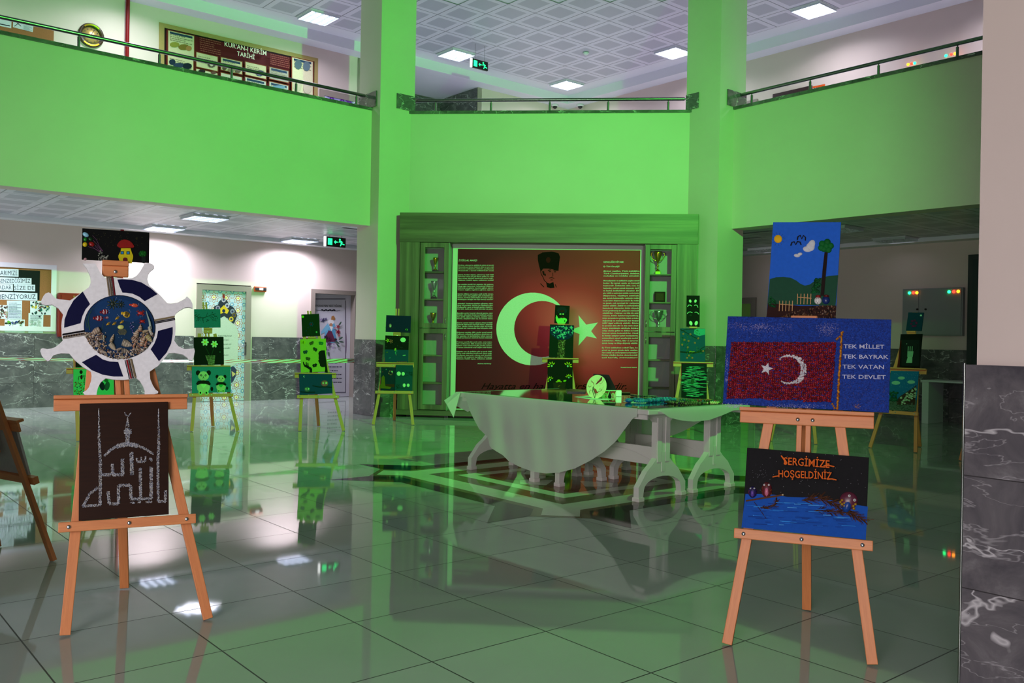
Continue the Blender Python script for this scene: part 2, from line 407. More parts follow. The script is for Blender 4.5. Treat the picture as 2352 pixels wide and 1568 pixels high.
# the marble footing of the columns on the upper floor, seen above the parapets
def clad(c, d, n, a, b_, name, z0=PT + .046, z1_=5.19):
    mb = MB(); A = c + d * a + n * .004; B = c + d * b_ + n * .004; o = n * .016
    vs = [A, B, B + o, A + o]
    mb.mesh([V(p.x, p.y, z0) for p in vs] + [V(p.x, p.y, z1_) for p in vs], [(0, 1, 2, 3), (7, 6, 5, 4), (4, 5, 1, 0), (5, 6, 2, 1), (6, 7, 3, 2), (7, 4, 0, 3)], uvf=lambda p: ((Vector(p) - c).dot(d), p[2]))
    return struct(mb, name, MARBLE)
clad(colL, dA, -dB, .30, CS, 'trim_8'); clad(colL, dB, -dA, .10, CS, 'trim_9')
clad(colR, dB, -dA, .40, CS, 'trim_10'); clad(colR, dA, -dB, .17, CS, 'trim_11')

# upper floor slab, ceilings
def strip(P, d, n, L_, w0, w1, z, mb, L0=0., up=False):
    q = [P + d * L0 + n * w0, P + d * L_ + n * w0, P + d * L_ + n * w1, P + d * L0 + n * w1]
    mb.face([V(p.x, p.y, z) for p in q])
mb = MB()
OCT = [(-2.75, 14.55), (2.65, 14.55), (6.9, 10.25), (12.1, 5.0), (17, 9.9), (CORN.x, CORN.y + 5), (-17, 9.9), (-12.1, 5.0), (-6.9, 10.25)]
mb.prism(OCT, CL + .12, UPF, fn=lambda a, b_, c: (a, b_, c)); struct(mb, 'floor_upper', PLASTER)
MOD = .64; PC = 14.69
def tiles(cond, z, name, kmin=-24, kmax=12):
    mb = MB(); 
    for i in range(kmin, kmax):
        for j in range(kmin, kmax):
            p, q = PC + i * MOD, PC + j * MOD; X = (q - p) * R2; Y = (p + q) * R2
            if not cond(X, Y, p, q): continue
            vs = []
            for a, b_ in ((-.5, -.5), (-.5, .5), (.5, .5), (.5, -.5)):
                pp, qq = p + a * MOD, q + b_ * MOD; vs.append(((qq - pp) * R2, (pp + qq) * R2, z))
            mb.face(vs, uv=[(0, 0), (0, 1), (1, 1), (1, 0)])
    return struct(mb, name, CEILT)
inner = lambda p, q, e: p < LW - e and q < LW - e
def cU(X, Y, p, q): return inner(p, q, .6) and (Y > 15.7 or (p > 13.3 and X < 0) or (q > 13.3 and X > 0)) and (p > 12.6 or q > 12.6 or Y > 15.7)
tiles(cU, CU, 'ceiling_upper')
def cLo(X, Y, p, q): return inner(p, q, .4) and (p > LP + .62 or q > LP + .62) and not (abs(X) < 3.6 and Y < 17)
tiles(cLo, CL, 'ceiling_lower')
mb = MB()     # plaster round the tiles, with the dropped border along the walls
ring_o = [(-17, 9.9), (-2.75, 14.6)]
for (P, d, n, L_, e_) in ((CORN, -dA, nL, 22, 0.), (CORN, Vector((R2, -R2, 0)), nR, 18, .36)):
    strip(P, d, n, L_, -.36, 0, SOF, mb, e_); q0 = P - n * .36
    mb.face([V(q0.x, q0.y, SOF), V((q0 + d * L_).x, (q0 + d * L_).y, SOF), V((q0 + d * L_).x, (q0 + d * L_).y, CU + .02), V(q0.x, q0.y, CU + .02)])
    strip(P, d, n, L_, -.30, 0, CL - .07, mb, e_); q0 = P - n * .3
    mb.face([V(q0.x, q0.y, CL - .07), V((q0 + d * L_).x, (q0 + d * L_).y, CL - .07), V((q0 + d * L_).x, (q0 + d * L_).y, CL + .1), V(q0.x, q0.y, CL + .1)])
struct(mb, 'ceiling_border', PLASTER)
mb = MB()     # ceiling slab above with the octagonal opening of the atrium
a = 6.45; c8 = V(0, 7.8); oc = [c8 + V(a / cos(pi / 8) * cos(pi / 8 + k * pi / 4), a / cos(pi / 8) * sin(pi / 8 + k * pi / 4)) for k in range(8)]
out = [c8 + (p - c8) * 3.0 for p in oc]
for k in range(8):
    p, q, r, s_ = oc[k], oc[(k + 1) % 8], out[(k + 1) % 8], out[k]
    mb.face([V(p.x, p.y, CU + .012), V(q.x, q.y, CU + .012), V(r.x, r.y, CU + .012), V(s_.x, s_.y, CU + .012)][::-1])
    mb.face([V(p.x, p.y, CU + .012), V(q.x, q.y, CU + .012), V(q.x, q.y, 9.6), V(p.x, p.y, 9.6)])
struct(mb, 'ceiling', PLASTER)
mb = MB()     # plaster above the lower galleries
for (P, d, n, L_, e_) in ((CORN, -dA, nL, 22, 0), (CORN, Vector((R2, -R2, 0)), nR, 18, 3.7)):
    strip(P, d, n, L_, -3.7, 0, CL + .012, mb, e_)
struct(mb, 'ceiling_soffit', PLASTER)
# the gallery and walls behind the camera, which shade the foreground
mb = MB(); mb.box((-9, -5.2, 3.05), (9, .9, 3.9)); struct(mb, 'floor_gallery_near', PLASTER)
mb = MB(); mb.box((-9, .9, 3.05), (9, 1.2, 4.9)); struct(mb, 'wall_gallery_near', WALL)
mb = MB(); mb.box((-9, -5.4, 0), (-4.4, -5.2, 7.2)); mb.box((3.8, -5.4, 0), (9, -5.2, 7.2)); mb.box((-4.4, -5.4, 2.9), (3.8, -5.2, 7.2)); struct(mb, 'wall_near', WALL)

# ---------------------------------------------------------------- railings on the parapets
def railing(P, d, n, t0, t1, posts, label, endcap):
    o = thing('balcony_railing', label, 'railing', Matrix.Translation(P + n * .15 + V(0, 0, PT + .045)), 'balcony railings')
    mb = MB(); mb.tube([d * t0 + V(0, 0, .215), d * t1 + V(0, 0, .215)], .027, 12); part(mb, 'handrail', STEEL, o)
    for t in posts:
        mb = MB(); b_ = d * t; mb.tube([b_, b_ + V(0, 0, .17)], .019, 10); mb.tube([b_ + V(0, 0, .17), b_ + V(0, 0, .2)], .009, 8)
        mb.lathe([(.0, 0), (.035, 0), (.035, .006), (.02, .01)], b_); part(mb, 'post', STEEL, o)
    for e, s_ in endcap:
        mb = MB(); b_ = d * e + V(0, 0, .215); mb.tube([b_, b_ + d * s_ * .05, b_ + d * s_ * .06 + V(0, 0, -.03)], .014, 8); mb.lathe([(0, -.01), (.03, -.01), (.03, .01), (0, .01)], M=Matrix.Translation(b_ + d * s_ * .062 + V(0, 0, -.03)) @ d.to_track_quat('Z', 'Y').to_matrix().to_4x4())
        part(mb, 'wall_bracket', CHROME, o)
tPL = lambda x, y: (hp(x, y, nL, LP + .15) - pLs).dot(-dA); tPR = lambda x, y: (hp(x, y, nR, LP + .15) - pRs).dot(-dB)
railing(pLs, -dA, nL, .12, 9.3, [tPL(x, y) for x, y in ((818, 238), (680, 205), (532, 180), (366, 145), (181, 105))] + [6.9], 'steel balcony railing on the left green parapet', [(.12, -1)])
railing(pRs, -dB, nR, .12, 8.2, [tPR(x, y) for x, y in ((1727, 222), (1861, 195), (2018, 160), (2199, 115))] + [5.1], 'steel balcony railing on the right green parapet', [(.12, -1)])
P0 = V(0, 14.25); xs = [hp(x, 240, (0, 1, 0), 14.4).x for x in (1001, 1128, 1263, 1397, 1535)]
railing(P0, V(1, 0), V(0, 1), -2.28, 2.1, xs, 'steel balcony railing on the centre parapet between the two columns', [(-2.28, -1), (2.1, 1)])
# ================================================================= LIGHT FITTINGS AND SIGNS
TUBE_ON = mat('lit_fluorescent_tube', 'ffffff', .5, emit='dfe6ff', es=7)
TUBE_OFF = mat('unlit_fluorescent_tube', 'e4e4ea', .4)
REFL = mat('bright_louvre', 'd8dce4', .3, .6)
FRAMEW = mat('white_enamel', 'd8d8de', .4)
def light_panel(P, lit, label, group, energy=0, spread=115):
    M = Matrix.Translation(P) @ Matrix.Rotation(pi / 4, 4, 'Z')
    o = thing('ceiling_light', label, 'ceiling light', M, group)
    mb = MB(); h = .3
    for a, b_ in (((-h, -h, -.006), (h, -h + .018, .004)), ((-h, h - .018, -.006), (h, h, .004)), ((-h, -h + .018, -.006), (-h + .018, h - .018, .004)), ((h - .018, -h + .018, -.006), (h, h - .018, .004))): mb.box(a, b_)
    mb.box((-h + .02, -h + .02, .0012), (h - .02, h - .02, .003)); part(mb, 'frame', FRAMEW, o)
    mb = MB()
    for k in range(4):
        x = -.21 + k * .14; mb.tube([(x, -.27, .0), (x, .27, .0)], .013 if not lit else .03, 8)
    part(mb, 'fluorescent_tubes', TUBE_ON if lit else TUBE_OFF, o)
    mb = MB()
    for k in range(5):
        x = -.28 + k * .14; mb.box((x - .004, -.28, -.045), (x + .004, .28, -.004))
    for k in range(9):
        y = -.28 + k * .07; mb.box((-.28, y - .002, -.04), (.28, y + .002, -.006))
    part(mb, 'louvre', REFL, o)
    if energy:
        l = bpy.data.lights.new('fluorescent_glow', 'AREA'); l.energy = energy; l.color = (.88, .87, 1); l.shape = 'SQUARE'; l.size = .56; l.spread = radians(spread)
        lo = bpy.data.objects.new('fluorescent_glow', l); COL.objects.link(lo); lo.location = P - V(0, 0, .05)
def snap(P):      # onto the ceiling tile nearest to P
    p = (P.y - P.x) * R2; q = (P.x + P.y) * R2; p = PC + round((p - PC) / MOD) * MOD; q = PC + round((q - PC) / MOD) * MOD
    return V((q - p) * R2, (p + q) * R2, P.z)
for (x, y, d) in ((727, 36, 'over the left balcony'), (1045, 122, 'left of the hanging exit sign, seen between the two columns'), (1300, 190, 'nearest to the far corner'), (1543, 118, 'partly behind the right column'), (1878, 22, 'over the right balcony, rightmost on the upper ceiling')):
    P = hz(x, y, CU); P = snap(P); P.z = CU - .008; light_panel(P, True, 'lit square louvred ceiling light ' + d, 'upper ceiling lights', 38, 150)
for (x, y) in ((430, 491), (345, 515)):
    P = snap(hz(x, y, CL)); P.z = CL - .008
    light_panel(P, True, ('lit louvred light in the low left ceiling, just right of the mushroom house picture' if x == 345 else 'lit louvred light right under the green parapet in the low left ceiling'), 'lower left ceiling lights', 66 if x == 345 else 42, 150)
P = snap(hz(712, 552, CL)); P.z = CL - .008; light_panel(P, True, 'lit square louvred light in the low left ceiling beside the exit sign', 'lower left ceiling lights', 66, 150)
for k, (a_, z_, e_) in enumerate(((-8.3, CL - .008, 85), (-11.5, CL - .008, 80), (-6.84, CU - .008, 50), (-9.1, CU - .008, 28), (-11.4, CU - .008, 20))):     # added further along the left galleries, out of view, to light the column face
    P = snap(V(a_, a_ + (LP + 2.6) / R2, z_)); light_panel(P, True, 'added lit louvred ceiling light further along the left galleries, outside the picture', 'added left gallery ceiling lights', e_, 145)
for (x, y, d) in ((1724, 569, 'beside the right column'), (1952, 519, 'right of the blue sky picture'), (2080, 544, 'nearest the dark electric cupboard')):
    P = snap(hz(x, y, CL)); P.z = CL - .008; light_panel(P, False, 'unlit square louvred ceiling light ' + d, 'lower right ceiling lights', .6, 150)

EXITB = mat('dark_sign_face', '061208', .3); EXITG = mat('glowing_green_pictogram', '20ff90', .5, emit='20ff8c', es=2.2); EXITW = mat('lit_white_sign_edge', 'ffffff', .4, emit='ffffff', es=2.5)
def exit_sign(P, yaw, top, label):
    o = thing('exit_sign', label, 'exit sign', Matrix.Translation(P) @ Matrix.Rotation(yaw, 4, 'Z'), 'hanging exit signs')
    mb = MB(); mb.bbox((-.2, -.02, -.09), (.2, .02, .09), .004); part(mb, 'sign_body', EXITB, o)
    mb = MB(); mb.bbox((-.235, -.018, -.09), (-.201, .018, .09), .004); part(mb, 'lit_edge', EXITW, o)
    mb = MB(); f = -.0215
    def pg(pts): mb.face([(a, f, b_) for a, b_ in pts])
    pg([(-.17, -.06), (-.08, -.06), (-.08, .06), (-.17, .06)])
    pg([(-.045, 0), (-.01, -.035), (-.01, .035)]); pg([(-.01, -.01), (.03, -.01), (.03, .01), (-.01, .01)])
    pg([(.075 + .018 * cos(k * pi / 4), .05 + .018 * sin(k * pi / 4)) for k in range(8)])
    pg([(.07, .03), (.1, .025), (.125, -.015), (.105, -.03)]); pg([(.105, -.03), (.125, -.015), (.175, -.03), (.17, -.045)]); pg([(.1, -.01), (.12, -.02), (.095, -.07), (.08, -.065)])
    pg([(.065, .03), (.08, .015), (.06, -.01), (.05, 0)]); pg([(.09, .02), (.1, .03), (.14, .01), (.135, 0)])
    part(mb, 'running_figure_pictogram', EXITG, o)
    mb = MB()
    for x in (-.12, .12): mb.tube([(x, 0, .09), (x, 0, top - P.z)], .004, 6)
    part(mb, 'hanger', STEEL, o)
P = hz(1102, 149, CU - .42); exit_sign(V(P.x, P.y, CU - .42), radians(45), CU - .012, 'green lit exit sign hanging from the upper ceiling')
P = hp(771, 556, nL, LW - 1.6); exit_sign(V(P.x, P.y, P.z), radians(45), CL, 'green lit exit sign hanging from the low ceiling before the flowered door')
# smoke detector and cameras
P = hz(1346, 121, CU - .01); mb = MB(); mb.lathe([(0, -.05), (.03, -.05), (.045, -.035), (.06, -.02), (.065, 0), (0, 0)], P, 20)
tag(mb.build('smoke_detector', FRAMEW), 'small white round smoke detector on the upper tiled ceiling', 'smoke detector')
for x, n, s_ in ((1275, nL, 'left'), (1333, nR, 'right')):
    P = hp(x, 232, n, LW - .12); P.z = SOF - .002
    o = thing('dome_camera', f'{s_} one of two white dome cameras in the far upper corner', 'security camera', Matrix.Translation(P))
    mb = MB(); mb.lathe([(0, -.05), (.07, -.05), (.085, -.03), (.085, 0), (0, 0)]); part(mb, 'housing', FRAMEW, o)
    mb = MB(); mb.lathe([(0, -.11), (.03, -.1), (.055, -.075), (.06, -.051), (0, -.051)]); part(mb, 'dark_dome', BLACKP, o)

# ================================================================= DRAWING ON SURFACES
def attach(o, parent):
    o.parent = parent; o.matrix_parent_inverse = parent.matrix_world.inverted()
class Art:
    """shapes given in the pixels of a view of the photograph, laid onto a plane of the hall; a = right, b = up, c = towards the viewer"""
    def __init__(s, O, ax, ay, crop=(0, 0, 1)):
        s.O = Vector(O); s.ax = Vector(ax).normalized(); s.ay = Vector(ay).normalized(); s.n = s.ax.cross(s.ay); s.crop = crop; s.mb = MB(); s.k = 1; s.c0 = 0
        s.M = Matrix.Translation(s.O) @ Matrix((s.ax, s.ay, s.n)).transposed().to_4x4()
    def loc(s, x, y):
        X, Y, sc_ = s.crop; P = hp(X + x / sc_, Y + y / sc_, s.n, s.n.dot(s.O)) - s.O; return (P.dot(s.ax), P.dot(s.ay))
    def L(s, pts): return [s.loc(*p) for p in pts]
    def z(s): s.k += 1; return s.c0 + s.k * .00022
    def flat(s, q, col, h=None):
        z = s.z(); q = list(q)
        area = sum(q[i][0] * q[(i + 1) % len(q)][1] - q[(i + 1) % len(q)][0] * q[i][1] for i in range(len(q)))
        if area < 0: q = q[::-1]
        col = lin(col)
        if h: s.mb.prism(q, s.c0, s.c0 + h, col, fn=lambda a, b_, c: (a, b_, c))
        else: s.mb.face([(a, b_, z) for a, b_ in q], col)
    def poly(s, pts, col, h=None): s.flat(s.L(pts), col, h)
    def rect(s, x0, y0, x1, y1, col, h=None): s.poly([(x0, y1), (x1, y1), (x1, y0), (x0, y0)], col, h)
    def ell(s, cx, cy, rx, ry, col, rot=0, n=18, h=None):
        s.poly([(cx + rx * cos(t) * cos(rot) - ry * sin(t) * sin(rot), cy + rx * cos(t) * sin(rot) + ry * sin(t) * cos(rot)) for t in [2 * pi * k / n for k in range(n)]], col, h)
    def dome(s, cx, cy, rx, ry, col, rot=0, h=.006, n=12, base=None, mb=None):
        """a pebble: half ellipsoid standing proud of the surface"""
        mb = mb or s.mb; c = lin(col); vs = []; R_ = 4; b0 = s.c0 if base is None else base
        for i in range(R_):
            ph = i / R_ * pi / 2; k = cos(ph)
            for t in [2 * pi * j / n for j in range(n)]:
                a, b_ = s.loc(cx + k * (rx * cos(t) * cos(rot) - ry * sin(t) * sin(rot)), cy + k * (rx * cos(t) * sin(rot) + ry * sin(t) * cos(rot))); vs.append((a, b_, b0 + h * sin(ph)))
        a, b_ = s.loc(cx, cy); vs.append((a, b_, b0 + h)); fs = []
        for i in range(R_ - 1):
            for j in range(n): fs.append((i * n + (j + 1) % n, i * n + j, (i + 1) * n + j, (i + 1) * n + (j + 1) % n))
        for j in range(n): fs.append(((R_ - 1) * n + (j + 1) % n, (R_ - 1) * n + j, R_ * n))
        mb.mesh(vs, fs, c, smooth=True)
    def line(s, pts, wpx, col, h=None, w1=None):
        w1 = wpx if w1 is None else w1; n = len(pts); l, r = [], []
        for i, p in enumerate(pts):
            a = Vector(pts[max(i - 1, 0)]); b_ = Vector(pts[min(i + 1, n - 1)]); d = (b_ - a); d = d.normalized() if d.length else Vector((1, 0)); nn = Vector((-d.y, d.x))
            wd = (wpx + (w1 - wpx) * i / max(n - 1, 1)) / 2; l.append(tuple(Vector(p) + nn * wd)); r.append(tuple(Vector(p) - nn * wd))
        z = s.z() if not h else h
        for i in range(n - 1):
            q = s.L([l[i], r[i], r[i + 1], l[i + 1]]); area = sum(q[k][0] * q[(k + 1) % 4][1] - q[(k + 1) % 4][0] * q[k][1] for k in range(4))
            if area < 0: q = q[::-1]
            s.mb.face([(a, b_, z + s.c0 * (1 if h else 0)) for a, b_ in q], lin(col))
    def text(s, txt, x, y, size, col, width=None, align='LEFT', bold=0, rot=None, base=None, shear=0, mb=None, depth=0):
        """baseline start at view pixel (x, y); size = cap height in view pixels; width = total width in view pixels"""
        a, b_ = s.loc(x, y); a1, b1 = s.loc(x + 100, y if rot is None else y + 100 * tan(rot)); ang = atan2(b1 - b_, a1 - a); u = hypot(a1 - a, b1 - b_) / 100
        _, bt = s.loc(x, y - 100); vs_ = hypot(_ - a, bt - b_) / 100
        me = text_mesh(txt, bold, shear, depth)
        if me is None: return
        vs, fs = me; xs = [v[0] for v in vs]; x0, x1 = min(xs), max(xs)
        sy = size * vs_ / .7; sx = (width * u / (x1 - x0)) if width else sy
        off = {'LEFT': x0, 'CENTER': (x0 + x1) / 2, 'RIGHT': x1}[align]; z = s.z(); mb = mb or s.mb
        mb.mesh([(a + (v[0] - off) * sx * cos(ang) - v[1] * sy * sin(ang), b_ + (v[0] - off) * sx * sin(ang) + v[1] * sy * cos(ang), z + v[2] * sy) for v in vs], fs, lin(col))
    def build(s, name, mat_, parent=None, **k):
        o = s.mb.build(name, mat_)
        o.matrix_world = s.M
        if parent is not None: attach(o, parent)
        return o
_tc = {}
def text_mesh(txt, bold=0, shear=0, depth=0):
    key = (txt, bold, shear, depth)
    if key not in _tc:
        cu = bpy.data.curves.new('t', 'FONT'); cu.body = txt; cu.resolution_u = 2; cu.offset = bold; cu.shear = shear; cu.extrude = depth
        ob = bpy.data.objects.new('t', cu); COL.objects.link(ob); bpy.context.view_layer.update()
        dg = bpy.context.evaluated_depsgraph_get(); me = bpy.data.meshes.new_from_object(ob.evaluated_get(dg))
        _tc[key] = ([tuple(v.co) for v in me.vertices], [tuple(p.vertices) for p in me.polygons]) if len(me.vertices) else None
        bpy.data.objects.remove(ob); bpy.data.curves.remove(cu); bpy.data.meshes.remove(me)
    return _tc[key]
Z3 = V(0, 0, 1); axL = dA.copy(); axR = Vector((R2, -R2, 0))
def wallart(x, y, side, gap, crop):
    n, ax = (nL, axL) if side == 'L' else (nR, axR)
    return Art(hp(x, y, n, LW - gap), ax, Z3, crop)
def smudge(A, x0, y0, x1, y1, n, cols, rmin, rmax, seed=1):
    r = random.Random(seed)
    for _ in range(n):
        A.ell(r.uniform(x0, x1), r.uniform(y0, y1), r.uniform(rmin, rmax), r.uniform(rmin, rmax) * .7, r.choice(cols), r.uniform(0, 3), 8)
def textlines(A, x0, x1, y0, y1, n, col, slope=0, seed=0, h=.45):
    """small lines of lettering too fine to read in the photograph, as short strokes"""
    r = random.Random(seed); dy = (y1 - y0) / n
    for i in range(n):
        x = x0; e = x1 if r.random() < .8 else x1 - (x1 - x0) * .3
        while x < e:
            w_ = min(r.uniform(.03, .12) * (x1 - x0), e - x); y = y0 + dy * (i + .5) + slope * (x - x0)
            A.poly([(x, y), (x + w_, y + slope * w_), (x + w_, y + slope * w_ - dy * h), (x, y - dy * h)], col); x += w_ + .025 * (x1 - x0)

# ================================================================= LEFT LOWER WALL
FRAMEG = mat('taupe_door_frame', '8d8078', .5)
def door(no, side, xa, xb, ytop, leaf, depth, fw=.1, hand=None):
    n, ax = (nL, axL) if side == 'L' else (nR, axR); ON = onL if side == 'L' else onR
    A_, B_ = ON(xa, 800), ON(xb, 800); h = ON((xa + xb) / 2, ytop).z; M = Matrix.Translation(V(A_.x, A_.y, 0)) @ Matrix((ax, n, Z3)).transposed().to_4x4(); W_ = (B_ - A_).length
    # local: x along the wall, y into the wall, z up
    if M.determinant() < 0: pass
    mb = MB(); t = .03
    mb.box((0, -t, 0), (fw, depth + .04, h), M=None); mb.box((W_ - fw, -t, 0), (W_, depth + .04, h)); mb.box((fw, -t, h - fw), (W_ - fw, depth + .04, h))
    fr = struct(mb, f'door_{no}', FRAMEG); fr.matrix_world = M
    mb = MB(); mb.box((fw, depth, .006), (W_ - fw, depth + .045, h - fw)); lf = mb.build('leaf', leaf, fr)
    return fr, W_, h
LEAFW = mat('pale_door_leaf', 'c9c4d2', .3); LEAFG = mat('bright_green_door_leaf', '7fbf1e', .4)
def tile_pattern(nt, b):
    g = N(nt); x, y, z = g.sep(g.coord()); s_ = .235
    def fr(a, o): return g.math('SUBTRACT', g.math('FRACT', g.math('DIVIDE', g.math('ADD', a, o), s_)), .5)
    u, v = fr(x, .02), fr(z, .05); au, av = g.math('ABSOLUTE', u), g.math('ABSOLUTE', v)
    r = g.math('SQRT', g.math('ADD', g.math('MULTIPLY', u, u), g.math('MULTIPLY', v, v))); th = g.math('ARCTAN2', v, u)
    pet = g.math('MULTIPLY_ADD', g.math('COSINE', g.math('MULTIPLY', th, 8)), .07, .2)
    c = 'bccadb'
    c = g.mix(g.math('LESS_THAN', g.math('ABSOLUTE', g.math('SUBTRACT', r, g.math('ADD', pet, .17))), .025), c, 'b06a34')
    c = g.mix(g.math('LESS_THAN', r, pet), c, 'b48040'); c = g.mix(g.math('LESS_THAN', r, .15), c, 'e4dcc8')
    c = g.mix(g.math('LESS_THAN', g.math('ABSOLUTE', g.math('SUBTRACT', r, .18)), .016), c, 'a04832'); c = g.mix(g.math('LESS_THAN', r, .07), c, 'd8c030')
    cr = g.math('SQRT', g.math('ADD', g.math('POWER', g.math('SUBTRACT', au, .5), 2), g.math('POWER', g.math('SUBTRACT', av, .5), 2)))
    th2 = g.math('ARCTAN2', g.math('SUBTRACT', av, .5), g.math('SUBTRACT', au, .5))
    p2 = g.math('MULTIPLY_ADD', g.math('COSINE', g.math('MULTIPLY', th2, 8)), .05, .15)
    c = g.mix(g.math('LESS_THAN', cr, p2), c, '4f84b0'); c = g.mix(g.math('LESS_THAN', cr, .07), c, 'e8e4da')
    nt.links.new(c, b.inputs['Base Color'])
TILEDOOR = mat('flowered_tile_print', (1, 1, 1), .3, build=tile_pattern)
R5 = (400, 600, 3.734)
fr1, W1, h1 = door(1, 'L', 449, 574, 655, TILEDOOR, .012)
A = wallart(515, 800, 'L', -.010, R5)
om = [(427, 300), (412, 320), (385, 345), (380, 370), (345, 385), (328, 410), (340, 430), (372, 450), (395, 480), (398, 560)]
A.poly([(427, 285), (440, 320), (462, 350), (475, 375), (505, 390), (528, 425), (543, 465), (528, 500), (515, 535), (470, 520), (462, 490), (430, 470), (400, 485), (380, 455), (335, 430), (345, 385), (378, 370), (385, 345), (410, 320)], '2e3440')
for (x, y, c) in ((427, 420, 'd9b32a'), (425, 330, 'b9b0c0'), (455, 380, 'c0b8c8'), (500, 430, '8a90a0'), (490, 495, 'd6b838'), (375, 400, '9a90a8'), (515, 460, '6a5a30')):
    A.ell(x, y, 20, 22, c, n=8); A.ell(x, y, 9, 10, '3a3c60', n=8)
A.poly([(427, 375), (470, 420), (455, 450), (427, 440), (395, 450), (385, 415)], 'e0bb2c'); A.ell(425, 425, 14, 16, '202c50', n=8)
A.poly([(430, 470), (462, 500), (500, 530), (535, 560), (548, 610), (546, 830), (530, 880), (480, 910), (480, 960), (300, 960), (300, 600), (370, 540), (400, 490)], 'c3cdbd')
A.poly([(488, 905), (512, 900), (535, 930), (528, 985), (505, 1030), (488, 1045)], '39405a'); A.poly([(492, 940), (528, 965), (500, 990)], 'd8c27c')
A.ell(425, 300, 10, 22, '8e2c20', n=6)
for i, (t, x, y) in enumerate((('hazırlayınız', 375, 645), ("Kur'an'ı", 400, 680), ('okuyun ve', 400, 715), ('öğrendir', 400, 750), ('Hadis', 415, 808))): A.text(t, x, y, 15 if i < 4 else 11, '3a4a44', width=(120, 70, 90, 80, 50)[i], shear=.3)
A.build('tile_panel_print', PRINT, fr1)
mb = MB(); P = hp(400 + 612 / 3.734, 600 + 750 / 3.734, nL, LW - .045); M = Matrix.Translation(P) @ Matrix((axL, nL, Z3)).transposed().to_4x4()
mb.bbox((-.02, 0, -.13), (.02, .03, .13), .004); mb.tube([(0, 0, .07), (0, -.04, .07), (-.09, -.04, .07)], .009, 8); o = mb.build('handle', CHROME); o.matrix_world = M; o.parent = fr1; o.matrix_parent_inverse = fr1.matrix_world.inverted()
fr2, W2, h2 = door(2, 'L', 712, 821, 666, LEAFW, .16, .085)
A = wallart(765, 800, 'L', -.157, R5)
for (x0, y0, x1, y1, r) in ((1205, 318, 1470, 335, 0),): A.rect(x0, y0, x1, y1 - 8, '6a6276')
A.rect(1468, 335, 1474, 1125, '6a6276'); A.rect(1205, 1120, 1470, 1126, '6a6276'); A.ell(1474, 700, 5, 90, '7c6480')
A.text("MEVLANA'NIN YEDİ ÖĞÜDÜ", 1200, 388, 17, '1c1a24', width=242, bold=.02, rot=.02)
A.line([(1195, 412), (1240, 420), (1400, 425), (1425, 418)], 3, '30303a')
for k in range(7): A.ell(1272 + k * 17, 417 + (k % 2) * 4, 11, 6, '22222c', .5 * (-1) ** k, 10)
A.poly([(1298, 590), (1318, 560), (1345, 520), (1370, 520), (1385, 560), (1382, 620), (1400, 690), (1350, 700), (1315, 690), (1285, 660)], '6fb3dc')     # whirling dervish in pale blue
A.poly([(1318, 530), (1262, 600), (1258, 625), (1290, 610), (1330, 570)], '82bfe2'); A.poly([(1370, 580), (1400, 700), (1385, 690), (1345, 600)], '5d9cc8')
A.poly([(1325, 590), (1352, 600), (1385, 690), (1300, 690), (1298, 640)], '6c3050'); A.ell(1345, 520, 26, 22, 'efe9ee', .2); A.ell(1345, 545, 14, 16, 'c68a6a'); A.poly([(1330, 555), (1350, 600), (1362, 560)], 'f3f0f2')
A.poly([(1345, 500), (1350, 470), (1370, 465), (1382, 490), (1375, 505)], 'b07a4c')
rr = random.Random(3)
for (x, y, r, c) in ((1278, 505, 20, '4a4a68'), (1258, 500, 14, 'b8a8cc'), (1300, 495, 13, '6a6288'), (1405, 560, 17, 'b04a58'), (1405, 605, 20, '98283c'), (1412, 635, 12, 'c86a78'), (1375, 570, 12, 'd0a0b0'), (1300, 650, 18, '3a2838'), (1330, 660, 18, '5c3048'), (1275, 665, 13, 'd8c8dc'), (1325, 708, 22, '6c4878'), (1380, 670, 15, '4a3040'), (1365, 710, 12, 'c8b8d8'), (1320, 760, 12, 'a88ac0'), (1358, 742, 10, 'b8a0d0')):
    for k in range(5): A.ell(x + r * .55 * cos(k * 1.257), y + r * .55 * sin(k * 1.257), r * .48, r * .32, c, k * 1.257, 8)
    A.ell(x, y, r * .22, r * .22, '2c1c30', n=6)
for (x, y, a) in ((1425, 660, -.6), (1430, 690, .2), (1400, 720, .9), (1418, 535, -1), (1300, 745, 1.4), (1322, 795, 1.5), (1395, 695, .5)): A.ell(x, y, 22, 7, '4c6458', a, 8)
for i in range(6): textlines(A, 1315, 1432, 868 + i * 33, 884 + i * 33, 1, '34304a', seed=i, h=.6)
A.build('flower_print', PRINT, fr2)

# emergency light between the doors
M = Matrix.Translation(hp(596, 664, nL, LW)) @ Matrix((axL, nL, Z3)).transposed().to_4x4()
o = thing('emergency_light', 'small orange and black emergency light on the wall between the two lower doors', 'emergency light', M)
mb = MB(); mb.bbox((-.115, -.05, -.05), (.125, 0, .05), .008); part(mb, 'housing', mat('orange_plastic', 'e0501c', .4), o)
mb = MB(); mb.bbox((-.11, -.062, -.028), (.12, -.048, .028), .004); part(mb, 'lamp_cover', mat('smoked_cover', '343238', .15), o)
mb = MB(); mb.bbox((-.03, -.066, -.022), (.05, -.058, .022), .003); part(mb, 'reflector', mat('silvered_reflector', 'e8e8ee', .2), o)

